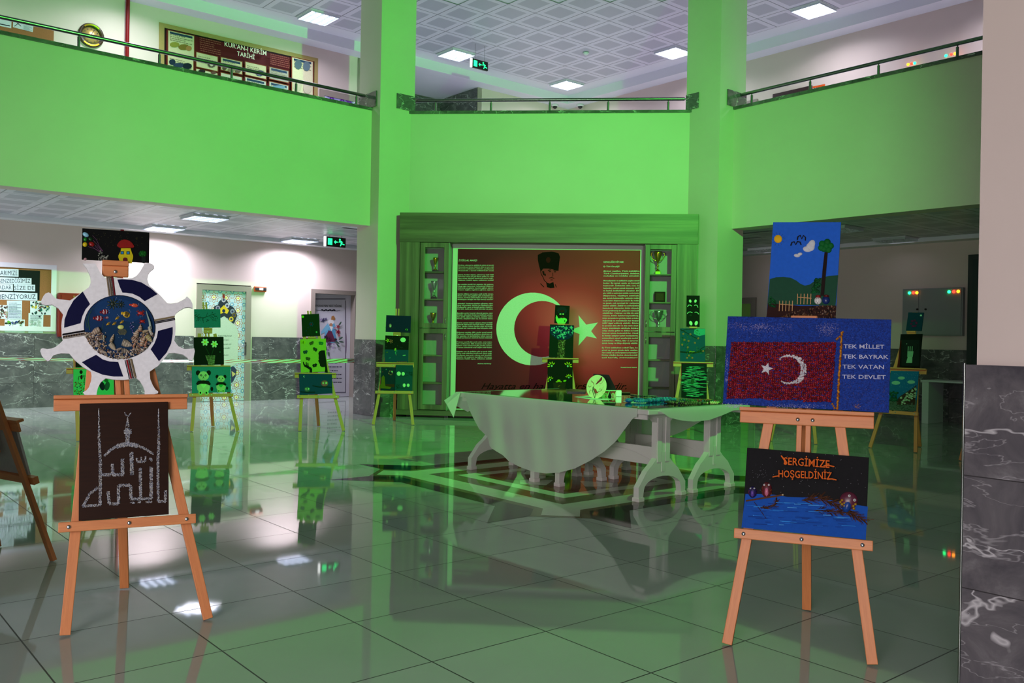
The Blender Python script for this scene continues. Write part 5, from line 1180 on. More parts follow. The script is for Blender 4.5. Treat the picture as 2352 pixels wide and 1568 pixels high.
def mosque(B):
    def f(B):
        for x0, x1 in ((593, 603), (951, 948)): glit(B, [(x0, 100), (x0 + 3, 300)], 4, 16); glit(B, [(x0 + 3, 300), (x1, 420)], 16, 16)
        glit(B, [(603, 420), (602, 680)], 18); glit(B, [(948, 420), (950, 655)], 15)
        glit(B, [(748, 122), (755, 138), (767, 145), (779, 138), (785, 124)], 6); glit(B, [(766, 152), (766, 210)], 4, 24); glit(B, [(744, 238), (790, 238)], 26); glit(B, [(766, 215), (766, 300)], 26)
        glit(B, [(626, 384), (660, 350), (700, 325), (766, 310), (830, 322), (880, 345), (922, 374)], 14, 14); glit(B, [(700, 325), (766, 312), (830, 322)], 26)
        for p, w_ in (([(676, 430), (676, 492)], 18), ([(736, 400), (736, 500)], 20), ([(608, 496), (740, 496)], 18), ([(790, 360), (792, 500)], 22), ([(822, 395), (824, 418), (872, 418), (872, 385)], 12), ([(848, 388), (848, 414)], 9), ([(896, 396), (916, 412)], 14),
                      ([(842, 455), (845, 640)], 18), ([(908, 448), (908, 640)], 20), ([(846, 640), (912, 640)], 14), ([(650, 595), (655, 670), (712, 670), (712, 562), (785, 558), (786, 640), (850, 640)], 18), ([(782, 664), (810, 664)], 11), ([(828, 660), (846, 660)], 11), ([(876, 660), (912, 658)], 13),
                      ([(498, 686), (540, 610), (586, 575)], 15), ([(496, 684), (606, 678)], 15), ([(993, 590), (994, 658), (950, 656)], 15)): glit(B, p, w_)
    sub(B, 'glass_grit_design', STONE, None, f)
def wen(nt, b):
    g = N(nt); x, y, z = g.sep(g.coord()); nz = g.noise(g.comb(g.math('MULTIPLY', x, 5.), g.math('MULTIPLY', y, 60.)), 1.5, 4, .3)
    nt.links.new(g.mix(nz, '1e0e07', '32190c'), b.inputs['Base Color'])
WENGE = mat('dark_stained_board', (1, 1, 1), .55, spec=.15, build=wen)
E1.canvas('mosque_board', 'dark brown board with a mosque outlined in sparkling grit on the front left easel', 'picture', [(472, 42), (1003, 38), (1020, 714), (480, 742)], RQ, '2c190e', mosque, rest=E1.hb, off=.044, th=.014, mat_=WENGE)
# ship wheel
A = Art(E1.F + E1.n * .048 + E1.up * 1.2, E1.ax, E1.up, RW)
out = [(598, 455), (625, 490), (650, 545), (655, 590), (640, 625), (600, 655), (550, 690), (505, 720), (430, 712), (400, 705), (385, 690), (372, 672), (350, 662), (328, 670), (312, 690), (298, 720), (298, 745), (330, 755), (375, 750), (420, 775), (455, 820), (446, 860), (442, 900), (445, 980), (452, 1010), (425, 1036), (400, 1055), (370, 1066), (340, 1070), (310, 1064), (295, 1068), (290, 1085), (300, 1115), (322, 1142), (345, 1158), (360, 1150), (385, 1115), (440, 1100), (500, 1102), (540, 1150), (600, 1200), (655, 1232), (660, 1262), (656, 1300), (640, 1345), (622, 1368), (598, 1380), (606, 1396), (625, 1405), (695, 1405), (697, 1385), (705, 1350), (725, 1310), (762, 1280), (820, 1290), (890, 1292), (935, 1287), (980, 1275), (1008, 1300), (1030, 1335), (1043, 1372), (1042, 1400), (1100, 1399), (1138, 1388), (1140, 1376), (1120, 1362), (1100, 1330), (1082, 1285), (1078, 1232), (1140, 1190), (1190, 1130), (1215, 1100), (1260, 1098), (1320, 1110), (1348, 1130), (1365, 1150), (1385, 1152), (1395, 1130), (1403, 1085), (1398, 1065), (1365, 1068), (1330, 1070), (1285, 1050), (1255, 1010), (1262, 970), (1265, 920), (1262, 870), (1255, 835), (1270, 812), (1290, 795), (1330, 772), (1362, 768), (1388, 776), (1387, 745), (1370, 712), (1345, 690), (1335, 706), (1320, 715), (1280, 735), (1240, 742), (1205, 740), (1160, 690), (1110, 640), (1075, 610), (1062, 570), (1070, 530), (1085, 508), (1112, 488), (1112, 474), (1100, 460), (1075, 450), (1040, 452), (1030, 475), (1010, 510), (980, 545), (950, 560), (900, 562), (840, 556), (790, 562), (755, 555), (722, 520), (700, 480), (688, 455)]
q = A.L(out); mb = MB(); cw = lin('faf8fc'); mb.prism(q, -.016, 0, cw, fn=lambda a, b_, c: (a, b_, c)); whl = mb.build('ship_wheel', PAINT, None, A.M)
tag(whl, 'white ship wheel with navy segments around a blue underwater scene', 'wheel decoration')
for pts in ([(845, 570), (880, 568), (950, 572), (1020, 592), (1085, 632), (1134, 675), (1042, 726), (1005, 695), (955, 672), (910, 665), (882, 664), (862, 620)],
            [(595, 657), (648, 747), (615, 785), (592, 835), (580, 884), (462, 917), (465, 860), (490, 790), (530, 720)],
            [(1138, 940), (1243, 912), (1243, 960), (1232, 1030), (1200, 1095), (1145, 1158), (1085, 1072), (1112, 1030), (1130, 985)],
            [(590, 1165), (692, 1112), (740, 1145), (790, 1160), (850, 1163), (887, 1268), (820, 1268), (740, 1255), (660, 1222)]):
    A.mb = MB(); A.k = 1; A.poly(pts, '0d0f3c', .0015); A.build('navy_segment', PAINT, whl)
A.mb = MB(); A.c0 = 0; n = 48; A.ell(861, 912, 258, 229, '10151c', .12, n, .003); A.c0 = .0031; A.ell(861, 912, 253, 224, '12335e', .12, n); A.ell(850, 800, 170, 90, '153c6c', .1, 24); A.ell(900, 980, 190, 110, '113456', .1, 24); A.build('sea_panel', PAINT, whl)
def rope(p0, p1, cols, wd):
    B = A; B.mb = MB(); B.c0 = 0; d = Vector(p1) - Vector(p0); L_ = d.length; d.normalize(); nn = Vector((-d.y, d.x)); k0 = 0
    for j, (c, w_) in enumerate(cols):
        k = int(L_ / 6)
        for i in range(k):
            p = Vector(p0) + d * (i + .5) * 6 + nn * (k0 + w_ / 2 - wd / 2); B.dome(p.x, p.y, 4.6, w_ / 2, c if (i % 2 or j != 1) else cols[-1][0], atan2(d.y, d.x) + .35, .005, 6)
        k0 += w_
    B.build('braided_trim', CLOTHM, whl)
rope((790, 548), (808, 690), [('7c1c28', 14), ('2c2028', 8), ('7a6a58', 16), ('8c7c66', 16)], 54)
rope((1112, 873), (1262, 845), [('9a8a68', 16), ('18161c', 9), ('2c2a30', 9)], 34)
rope((612, 952), (447, 980), [('a09484', 6), ('8c7660', 20), ('17161c', 16)], 42)
rope((925, 1145), (958, 1284), [('8c7c62', 20), ('74654e', 14), ('b0202c', 12), ('d8d0d4', 5), ('2c2838', 7)], 58)
# sea life, in the closer view
SB = Art(A.O, A.ax, A.ay, RD); SB.c0 = .0035
def life(name, f): SB.mb = MB(); f(); SB.build(name, GLOSS, whl)
def fish(cx, cy, l, h_, col, band, rot=0, nb=2):
    def f():
        SB.dome(cx, cy, l, h_, col, rot, .005, 14); c, s_ = cos(rot), sin(rot); SB.dome(cx - l * 1.15 * c, cy - l * 1.15 * s_, l * .3, h_ * .55, col, rot, .003, 8)
        for k in range(nb):
            u = (-.35 + .7 * k / max(nb - 1, 1)) * l
            SB.line([(cx + u * c + h_ * .75 * s_, cy + u * s_ - h_ * .75 * c), (cx + (u + l * .1) * c, cy + (u + l * .1) * s_), (cx + u * c - h_ * .75 * s_, cy + u * s_ + h_ * .75 * c)], l * .16, band, .0056)
        SB.dome(cx + l * .75 * c, cy + l * .75 * s_, 5, 5, 'e8e8ec', 0, .006, 6)
    life('fish_ornament', f)
fish(530, 490, 72, 56, '7c1220', 'e4e0e4', -.1); fish(415, 620, 88, 58, '7c1220', 'e4e0e4', .05); fish(572, 608, 40, 26, '7c1220', 'e4e0e4')
fish(1125, 362, 76, 40, 'c43a22', 'e87a50', .15, 3); fish(960, 545, 78, 62, 'd8b022', '1c1c1c', .3, 4)
for x, y in ((785, 610), (605, 725), (728, 720), (880, 688)): fish(x, y, 40, 26, 'c89e20', '1c1a18', -.6, 3)
def crab(cx, cy, s_):
    def f():
        SB.dome(cx, cy, 60 * s_, 36 * s_, 'b02a20', 0, .005, 12)
        for a in (-2.6, -2.2, -.9, -.5, .5, .9, 2.2, 2.6): SB.dome(cx + 75 * s_ * cos(a), cy + 58 * s_ * sin(a), 26 * s_, 10 * s_, '8c1e1a', a, .004, 6)
    life('crab_ornament', f)
crab(1245, 515, 1.); crab(1280, 680, .75)
def star(cx, cy, s_):
    def f():
        for k in range(9): SB.dome(cx + 48 * s_ * cos(k * .7), cy + 48 * s_ * sin(k * .7), 40 * s_, 11 * s_, '1c2c24' if k % 2 else '2c3a24', k * .7, .005, 6)
        SB.dome(cx, cy, 34 * s_, 34 * s_, '202c20', 0, .006, 8)
    life('starfish_ornament', f)
star(690, 330, 1.5); star(850, 345, 1.)
def weed():
    for p, w_ in (([(230, 860), (195, 700), (215, 560), (270, 440), (360, 400)], 22), ([(440, 900), (480, 800), (515, 670)], 14), ([(180, 820), (150, 680), (190, 520)], 16)): SB.line(p, w_, '1c4c34', .002, w1=5)
life('painted_seaweed', weed)
def med():
    SB.dome(850, 795, 68, 46, 'd8de7c', 0, .008, 14)
    for k in range(14): SB.line([(820 + k * 9, 840), (790 + k * 14, 890 + 14 * sin(k)), (830 + k * 8, 950)], 5, ['8a7c30', '4c5c3c'][k % 2], .004)
life('jellyfish_ornament', med)
life('bubbles', lambda: [SB.dome(x, y, 6, 6, 'c8dce8', 0, .003, 6) for x, y in ((740, 235), (765, 212), (855, 255), (830, 240), (615, 470), (622, 510), (600, 440), (575, 405), (1030, 470), (1045, 492), (1018, 450), (1200, 330), (1210, 352), (785, 545), (805, 565), (820, 580), (640, 690), (1238, 592), (1275, 590), (760, 690), (570, 400), (860, 1000), (810, 1000), (780, 940), (920, 955))])
rs = random.Random(4); sc_ = ['b8a894', '8a7866', 'c4b6a4', '6c5c50', '9c7458', 'd0c4b8', 'a89a92', '584c48', '706068', 'b09070']
def shellbed():
    for _ in range(330):
        t = rs.uniform(.05, pi - .05); rr_ = rs.uniform(.78, 1.0); x = 822 + 700 * rr_ * cos(t); y = 800 + 632 * rr_ * sin(t)
        if y < 900: continue
        SB.dome(x, y, rs.uniform(12, 30), rs.uniform(10, 22), rs.choice(sc_), rs.uniform(0, 3), rs.uniform(.004, .010), 7)
    for _ in range(130):
        x = rs.uniform(1080, 1500); y = rs.uniform(900, 1300)
        if ((x - 822) / 700) ** 2 + ((y - 800) / 632) ** 2 < .99: SB.dome(x, y, rs.uniform(14, 32), rs.uniform(10, 24), rs.choice(sc_), rs.uniform(0, 3), rs.uniform(.004, .011), 7)
    for _ in range(110):
        x = rs.uniform(190, 560); y = rs.uniform(900, 1230)
        if ((x - 822) / 700) ** 2 + ((y - 800) / 632) ** 2 < .99: SB.dome(x, y, rs.uniform(12, 28), rs.uniform(10, 22), rs.choice(sc_), rs.uniform(0, 3), rs.uniform(.004, .010), 7)
SB.mb = MB(); shellbed(); o = SB.build('shell_bed', STONE, whl); o['kind'] = 'stuff'
def whelk(cx, cy, l, wd, col, rot): life('sea_shell', lambda: [SB.dome(cx + l * (1 - 2 * k / 7) * cos(rot) * .8, cy + l * (1 - 2 * k / 7) * sin(rot) * .8, l * .22, wd * (.25 + .75 * sin(pi * min(1, (k + .6) / 6.5) ** 1.0 * .6)), col if k % 2 else 'c8b8a4', rot, .008 + .012 * (k / 7), 9) for k in range(8)])
for a in ((345, 880, 95, 70, 'a08878', 2.7), (975, 1130, 105, 80, 'a09888', .35), (1240, 820, 75, 50, '9a6850', -1.5), (1165, 930, 90, 60, 'a88c74', -1.3), (1130, 1050, 80, 55, '8c6450', .8), (1290, 1080, 110, 50, 'b88c70', -1.2), (1440, 880, 100, 36, 'c0c8b8', 1.3), (1350, 880, 70, 34, 'd0b890', -.3), (680, 1020, 90, 40, 'a89070', -1.2), (690, 1190, 90, 60, 'c0b498', .9), (820, 1240, 60, 36, 'b09c90', -.5), (930, 1270, 70, 60, '6c6460', 0), (385, 1130, 60, 40, '8c7c88', 1.2), (510, 1010, 50, 26, 'a8bca8', 1.5), (180, 960, 60, 30, 'd0c8b8', -.7), (1420, 1030, 80, 60, 'b8b060', .9), (1120, 1150, 60, 30, 'c07850', -1.2), (1350, 1130, 70, 28, 'b04a28', -1.3), (525, 1300, 50, 34, 'dccabc', .4), (890, 1400, 50, 34, 'd8d0b0', .1), (450, 1000, 40, 36, '9a5a3a', 0)): whelk(*a)
life('coral_sprig', lambda: [SB.dome(x, y, 16, 12, c, 0, .008, 6) for x, y, c in ((1050, 720, '8070c0'), (1070, 760, '9a8ccc'), (1040, 790, '6c58b0'), (1095, 700, 'b8b0d8'), (1090, 800, '7460b8'), (1060, 830, '9080c4'), (1110, 790, 'a89cd0'), (1085, 860, '6450a8'), (1090, 900, '7c6cbc'))])
life('long_shell', lambda: SB.line([(1352, 480), (1380, 580), (1420, 700), (1440, 840)], 8, '9cb0a0', .012, w1=50))
# mushroom house picture
def mush(B):
    for (x, y, rx, ry, c, r) in ((335, 232, 95, 62, '8cc8e0', .5), (322, 368, 54, 58, '0e7a1c', 0), (468, 360, 66, 50, '123f1a', .5), (315, 512, 68, 68, 'd8c218', 0), (505, 500, 88, 66, '8a1414', .4)): sub(B, 'balloon', GLOSS, None, lambda B: B.dome(x, y, rx, ry, c, r, .006, 16))
    def strings(B):
        for p in ([(400, 575), (600, 640), (740, 710)], [(520, 575), (640, 670), (740, 740)], [(600, 530), (700, 610), (800, 700)], [(540, 390), (680, 540), (810, 700)], [(530, 260), (640, 380), (720, 560), (830, 710)], [(590, 560), (700, 660), (800, 740)]): B.line(p, 6, '7a4c74', .002)
    sub(B, 'balloon_strings', PAINT, None, strings)
    sub(B, 'toadstool_roof', GLOSS, None, lambda B: B.poly([(1225, 540), (1255, 480), (1300, 430), (1360, 395), (1420, 380), (1500, 388), (1580, 420), (1650, 480), (1700, 550), (1712, 590), (1680, 612), (1300, 612), (1235, 570)], '8e1512', .006))
    def house(B):
        B.poly([(1340, 625), (1605, 625), (1640, 740), (1680, 830), (1678, 900), (1660, 960), (1645, 1052), (1350, 1040), (1290, 960), (1262, 880), (1262, 830), (1300, 760), (1328, 700)], 'cfc112', .004); B.c0 += .0042
        B.rect(1322, 708, 1416, 800, '142c30'); B.rect(1340, 724, 1402, 784, '2c88c8'); B.rect(1490, 712, 1585, 804, '142c30'); B.rect(1506, 728, 1570, 788, '2c88c8'); B.poly([(1392, 1035), (1392, 930), (1410, 900), (1450, 890), (1500, 900), (1518, 930), (1518, 1038)], '5c1014'); B.c0 -= .0042
    sub(B, 'toadstool_house', GLOSS, None, house)
    sub(B, 'small_tree', PAINT, None, lambda B: [B.poly([(1925, 860), (2030, 860), (2040, 950), (2010, 1050), (1950, 1040), (1920, 950)], '111d18', .002)] + [B.dome(1955 + 78 * cos(k * .8), 775 + 56 * sin(k * .8), 44, 40, '0d5a16' if k % 2 else '0b4614', 0, .004, 8) for k in range(8)] + [B.dome(1955, 775, 70, 60, '0e5f18', 0, .005, 10)])
    def bike(B):
        for cx, cy in ((748, 930), (890, 930)):
            B.line([(cx + 50 * cos(t * .4), cy + 56 * sin(t * .4)) for t in range(17)], 8, 'b8b8ac', .004); B.ell(cx, cy, 26, 28, '3a3c38')
        for p in ((750, 700), (720, 770), (795, 755), (700, 830), (860, 840), (960, 850), (970, 830), (940, 880), (820, 860), (910, 900)): B.dome(p[0], p[1], 24, 18, '9aa090', rnd.random() * 3, .006, 6)
        B.line([(750, 930), (800, 820), (870, 900), (960, 840)], 14, 'a0a498', .005); B.line([(700, 830), (780, 720)], 12, '808878', .005)
    sub(B, 'silver_bicycle', GLOSS, None, bike)
    sub(B, 'pink_pebble', GLOSS, None, lambda B: B.dome(322, 930, 50, 40, 'c09098', -.2, .005, 10))
    for _ in range(60): B.ell(rnd.uniform(480, 2100), rnd.uniform(180, 560), 8, 8, '4a4a24', n=6)
E1.canvas('mushroom_house_picture', 'black picture of a yellow toadstool house and balloons, top of the front left easel', 'picture', [(232, 155), (2150, 272), (2135, 1125), (222, 1035)], RT1, '050707', mush, rest=E1.hc, off=.030, th=.014)

# ================================================================= FOREGROUND RIGHT EASEL: welcome board, stone flag, sky picture
E2 = mk((1.548, 3.742), -16.4, 'pine easel at the front right carrying the welcome sign and the stone flag', (1843, 1226), (1851, 943), (1848, 729), None, group=FG)
RS = (1640, 900, 2.376); RF = (1640, 480, 3.015)
def welcome(B):
    B.poly([(172, 556), (240, 556), (330, 560), (400, 572), (480, 575), (560, 572), (640, 590), (720, 605), (790, 618), (840, 625), (828, 806), (150, 739)], '0d4fae')
    r = random.Random(8)
    for _ in range(70):
        x = r.uniform(170, 700); y = r.uniform(590, 720) + (x - 150) * .03; l = r.uniform(25, 85); B.poly([(x, y), (x + l, y + l * .06), (x + l * 1.1, y + l * .06 + 3), (x, y + 4)], r.choice(['1b6cd0', '2b84dc', '0b3f94', '4a98e0', '0a3a8c']))
    for _ in range(60): B.ell(r.uniform(200, 830), r.uniform(330, 560), 1.6, 1.6, '8a8a90', n=5)
    for _ in range(30): B.ell(r.gauss(250, 24), r.gauss(450, 22), 1.2, 1.2, '8c8c94', n=5)
    def txt(B):
        for (dz, off, c) in ((0, .05, '050505'), (.0008, .012, 'e0661c')):
            B.c0 = .0006 + dz; B.text('SERGİMİZE', 384, 398, 40, c, width=245, rot=.075, bold=off); B.text('HOŞGELDİNİZ', 356, 466, 38, c, width=285, rot=.045, bold=off)
            w_ = 12 if dz == 0 else 6
            B.line([(600, 405), (630, 404), (658, 410)], w_, c); B.line([(324, 466), (340, 462), (358, 460)], w_, c); B.line([(620, 478), (645, 476), (670, 482)], w_, c); B.line([(370, 350), (388, 372), (396, 398)], w_, c, w1=w_ * 2)
    sub(B, 'orange_welcome_lettering', PAINT, 'orange painted lettering edged in black', txt)
    def owl(cx, cy, rx, ry, body, belly, eye, beak='c89030'):
        def f(B):
            B.dome(cx, cy, rx, ry, body, 0, .012, 14); z = B.c0; B.dome(cx, cy + ry * .15, rx * .6, ry * .78, belly, 0, .0135, 12)
            for s_ in (-1, 1): B.dome(cx + s_ * rx * .42, cy - ry * .62, rx * .26, ry * .18, 'e8e8e4', 0, .0125, 8); B.dome(cx + s_ * rx * .42, cy - ry * .62, rx * .12, ry * .09, '101010', 0, .0135, 6)
            B.dome(cx, cy - ry * .5, rx * .1, ry * .1, beak, 0, .014, 5)
            r = random.Random(int(cx))
            for _ in range(14): B.dome(cx + rx * r.choice((-.8, .8)) + r.uniform(-4, 4), cy + r.uniform(-.4, .6) * ry, 2.4, 2.4, eye, 0, .012, 5)
        sub(B, 'painted_stone_owl', GLOSS, None, f)
    owl(211, 546, 24, 32, '241c50', '5c3c98', '9a2850'); owl(288, 534, 29, 43, '5a1c24', 'c06480', 'b86a30')
    def owl2(B):
        B.dome(735, 592, 50, 48, '5c2438', .3, .014, 16); B.dome(728, 620, 26, 40, '16408c', .35, .0165, 12)
        for (x, y) in ((700, 590), (712, 606), (700, 612), (690, 600), (760, 622), (772, 612), (764, 636), (712, 622)): B.dome(x, y, 9, 9, 'b08a24', 0, .0145, 7)
        for x, y in ((739, 567), (767, 590)): B.dome(x, y, 11, 11, 'dcdcd8', 0, .0165, 9); B.dome(x, y, 5, 5, '0c0c0c', 0, .018, 7)
    sub(B, 'painted_stone_owl', GLOSS, None, owl2)
    sub(B, 'twig', CLOTHM, None, lambda B: [B.line([(175, 594), (260, 580), (340, 568), (378, 560)], 9, '5c3a24', .006), B.dome(375, 561, 7, 6, 'd8c8a0', 0, .008, 6), B.line([(220, 600), (250, 640), (285, 690)], 3, '3c2418', .003)])
    def needles(path, n, l, seed):
        def f(B):
            r = random.Random(seed); B.line(path, 4, '4a2e1c', .004)
            for a, b_ in zip(path, path[1:]):
                for _ in range(n):
                    t = r.random(); x = a[0] + (b_[0] - a[0]) * t; y = a[1] + (b_[1] - a[1]) * t; an = atan2(b_[1] - a[1], b_[0] - a[0]) + r.choice((-1, 1)) * r.uniform(.2, .7) + pi; ll = l * r.uniform(.5, 1)
                    B.line([(x, y), (x + ll * cos(an), y + ll * sin(an))], 2.2, r.choice(['4c2c1a', '3a2214', '5c3822']), .003)
        sub(B, 'dried_sprig', CLOTHM, None, f)
    needles([(822, 700), (740, 655), (650, 605), (575, 578), (480, 590)], 46, 56, 1); needles([(740, 660), (660, 655), (590, 640), (545, 650)], 34, 44, 2); needles([(345, 590), (330, 620), (290, 632), (250, 625)], 26, 26, 3)
E2.canvas('welcome_picture', 'black and blue welcome picture with orange lettering and three painted owls', 'picture', [(185, 312), (847, 360), (828, 808), (150, 740)], RS, '121114', welcome, rest=E2.hb, off=.044, th=.014)
def stoneflag(B):
    r = random.Random(21)
    def reds(B):
        y = 926
        while y < 1338:
            x = 128 - (y - 920) * .09; xe = 846 - (y - 900) * .075
            while x < xe:
                top = 925 - (x - 120) * .033; bot = 1306 + (x - 85) * .042
                if top < y < bot: B.dome(x + r.uniform(-2, 2), y + r.uniform(-3, 3), r.uniform(8, 11.5), r.uniform(6, 8.5), r.choice(['7c0a14', '6a0812', '8e1220', '5c0810', '98202c']), r.uniform(-.8, .8), r.uniform(.004, .008), 6)
                x += 14
            y += 11.5
    sub(B, 'red_stone_field', GLOSS, None, reds)
    def cres(B):
        for k in range(60):
            t = -2.35 + 4.55 * k / 59; wd = 4 + 30 * max(0, cos(t * .72)) ** 1.2
            for _ in range(1 + int(wd / 9)):
                rr_ = 103 - r.uniform(0, wd); B.dome(532 + rr_ * 1.06 * cos(t), 1112 + rr_ * sin(t), r.uniform(6, 10), r.uniform(5, 8), r.choice(['e0dce0', 'c8c4cc', 'ece8ec']), t, r.uniform(.009, .012), 6)
    sub(B, 'white_stone_crescent', GLOSS, None, cres)
    sub(B, 'white_stone_star', GLOSS, None, lambda B: [B.poly([(366 + (46 if k % 2 == 0 else 20) * cos(-.05 + k * .6283), 1107 + (44 if k % 2 == 0 else 19) * sin(-.05 + k * .6283)) for k in range(10)], 'b8b4bc', .009)] + [B.dome(366 + l * cos(a), 1107 + l * sin(a), 12, w_, 'e4e0e6', a, .0125, 6) for a in [-.05 + k * 1.257 for k in range(5)] for l, w_ in ((9, 10), (21, 8), (34, 5))])
    def pole(B):
        for k in range(56):
            t = k / 55; B.dome(886 - 32 * t + r.uniform(-3, 3), 860 + 520 * t, r.uniform(8, 12), r.uniform(7, 10), r.choice(['c87a18', 'e09828', 'a85c10', 'd08820']), r.uniform(0, 3), r.uniform(.008, .013), 6)
        for (x, y) in ((870, 884), (858, 895), (850, 902), (884, 856), (892, 852), (820, 1350), (828, 1364), (836, 1378)): B.dome(x, y, 9, 8, 'c07818', 0, .01, 6)
    sub(B, 'golden_stone_pole', GLOSS, None, pole)
    def txt(B):
        B.c0 = .0012
        for t, x, y, w_ in (('TEK MİLLET', 897, 964, 280), ('TEK BAYRAK', 893, 1034, 312), ('TEK VATAN', 890, 1104, 285), ('TEK DEVLET', 888, 1174, 298)): B.text(t, x, y, 27, 'c8c8e0', width=w_, rot=.012, bold=.01)
    sub(B, 'white_bead_lettering', PAINT, 'small white lettering made of beads', txt)
    def spark(B):
        for (x0, y0, x1, y1, n, c) in ((190, 790, 410, 840, 170, 'a8a0d0'), (420, 790, 540, 850, 60, '8c88c0'), (710, 790, 860, 880, 170, 'a8a0cc'), (60, 1345, 230, 1380, 150, 'c8c0e0'), (340, 1350, 770, 1385, 200, 'a8a4d0'), (80, 1000, 96, 1200, 60, 'b0a8d8'), (100, 785, 190, 830, 50, '8c80b0'), (100, 800, 1210, 1400, 130, '6c78b8'), (900, 1200, 1200, 1400, 60, '8a6448'), (970, 1350, 1015, 1380, 24, 'd09030'), (160, 840, 480, 890, 60, '7c84c8')):
            for _ in range(n):
                x = r.gauss((x0 + x1) / 2, (x1 - x0) / 4) if n > 100 else r.uniform(x0, x1); y = r.gauss((y0 + y1) / 2, (y1 - y0) / 4) if n > 100 else r.uniform(y0, y1)
                x = min(max(x, x0), x1); y = min(max(y, y0), y1)
                if 128 < x < 840 and 935 < y < 1300: continue
                B.dome(x, y, r.uniform(1.5, 3), r.uniform(1.5, 3), c, 0, .002, 5)
    p = sub(B, 'glitter_grains', STONE, None, spark); p['kind'] = 'stuff'
def bluegrit(nt, b):
    g = N(nt); vo = g.n('ShaderNodeTexVoronoi'); vo.inputs['Scale'].default_value = 230; nt.links.new(g.coord(), vo.inputs['Vector']); rr_ = g.sep(vo.outputs['Color'])[0]
    nt.links.new(g.mix(rr_, '05206c', '0c3a9c'), b.inputs['Base Color']); g.bump(vo.outputs['Distance'], b, .5, .003)
BLUEG = mat('blue_sanded_paint', (1, 1, 1), .6, spec=.2, build=bluegrit)
E2.canvas('stone_flag_picture', 'wide blue picture with a red stone flag and white beaded words, front right easel', 'picture', [(100, 775), (1228, 795), (1212, 1437), (53, 1385)], RF, '0a2a70', stoneflag, rest=E2.ht, off=.051, th=.012, mat_=BLUEG)
def sky(B):
    B.poly([(387, 485), (430, 472), (480, 470), (530, 475), (570, 495), (600, 518), (630, 530), (665, 522), (700, 495), (745, 475), (800, 462), (861, 458), (842, 670), (370, 660)], '1c4a34')
    B.poly([(373, 652), (420, 655), (600, 670), (846, 668), (842, 779), (361, 767)], '2c110e')
    sub(B, 'yellow_sun', PAINT, None, lambda B: [B.dome(444, 207, 28, 28, 'f0b81c', 0, .007, 18)] + [B.line([(444 + 32 * cos(k * .5), 207 + 32 * sin(k * .5)), (444 + 48 * cos(k * .5), 207 + 48 * sin(k * .5))], 2, '24406c', .001) for k in range(13)])
    for pts in ([(577, 215), (582, 192), (598, 184), (608, 208), (620, 184), (634, 198), (633, 220)], [(532, 255), (540, 232), (556, 228), (566, 248), (578, 226), (596, 230), (604, 250)]): sub(B, 'black_bird', PAINT, None, lambda B: B.line(pts, 9, '10141c', .004))
    for cs in (((676, 245, 24, 34, .4), (645, 278, 30, 20, .2), (668, 262, 30, 30, 0)), ((575, 322, 22, 12, .1), (595, 312, 18, 11, -.2))): sub(B, 'white_cloud', PAINT, None, lambda B: [B.dome(*c[:4], 'd4d4da', c[4], .006, 12) for c in cs])
    def tree(B):
        B.poly([(766, 300), (788, 300), (778, 420), (762, 600), (738, 600), (752, 420)], '1e0f0c', .004)
        for (x, y) in ((750, 240), (785, 228), (808, 255), (792, 282), (762, 275), (744, 268), (778, 256)): B.dome(x, y, 24, 23, '0e5a24' if x % 2 else '10662a', 0, .009, 10)
    sub(B, 'tall_tree', PAINT, None, tree)
    def bush(cx, cy, n, s_, seed):
        def f(B):
            r = random.Random(seed)
            for _ in range(n): B.dome(cx + r.uniform(-1, 1) * 26 * s_, cy + r.uniform(-1, 1) * 46 * s_, 15 * s_, 8 * s_, r.choice(['0f4a24', '145c2c', '0b3c1c']), r.choice((-.6, .6)), .006, 7)
        sub(B, 'leaf_bush', PAINT, None, f)
    bush(708, 530, 34, 1, 1); bush(404, 645, 22, .75, 2)
    for (x0, x1, y0, y1) in ((455, 545, 636, 708), (580, 672, 588, 660)): sub(B, 'stick_fence', PAINT, None, lambda B: [B.line([(x0 + (x1 - x0) * k / 4, y0), (x0 + (x1 - x0) * k / 4 - 3, y1)], 5, 'c89a68', .005) for k in range(5)] + [B.line([(x0 - 2, (y0 * 2 + y1) / 3), (x1 + 4, (y0 * 2 + y1) / 3 + 8)], 5, 'c89a68', .007)])
    sub(B, 'painted_house_stone', GLOSS, None, lambda B: [B.dome(720, 634, 26, 26, 'dcd8d4', 0, .010, 14), B.dome(722, 606, 20, 12, '8c1a1a', 0, .012, 10)] + [B.dome(x, y, 4, 5, '202020', 0, .0115, 6) for x, y in ((710, 624), (722, 622), (712, 640), (724, 640), (718, 652))])
    sub(B, 'painted_house_stone', GLOSS, None, lambda B: [B.dome(776, 630, 28, 30, '142a68', 0, .011, 14), B.dome(778, 604, 20, 12, '5c1418', 0, .013, 10)] + [B.dome(x, y, 4, 5, '0a1430', 0, .012, 6) for x, y in ((766, 622), (786, 620), (770, 640), (788, 640))])
    def peb(B):
        r = random.Random(9)
        for _ in range(330):
            x = r.uniform(385, 842); lim = 760 - 90 * max(0, min(1, (x - 440) / 260)) ** .8
            y = r.uniform(lim, 776 + (x - 400) * .008)
            if y < lim: continue
            B.dome(x, y, r.uniform(4, 9), r.uniform(3.5, 7), r.choice(['3c2a20', '5c4030', '2a1c16', '7a5a40', '8a7060', '1c1412', '6c4428']), r.uniform(0, 3), r.uniform(.004, .009), 6)
    p = sub(B, 'pebble_ground', STONE, None, peb); p['kind'] = 'stuff'
E2.canvas('sky_picture', 'tall blue sky picture with sun, birds and a tree, top of the front right easel', 'picture', [(412, 130), (880, 133), (842, 780), (360, 768)], RF, '2262d0', sky, rest=E2.hc, off=.030, th=.014)
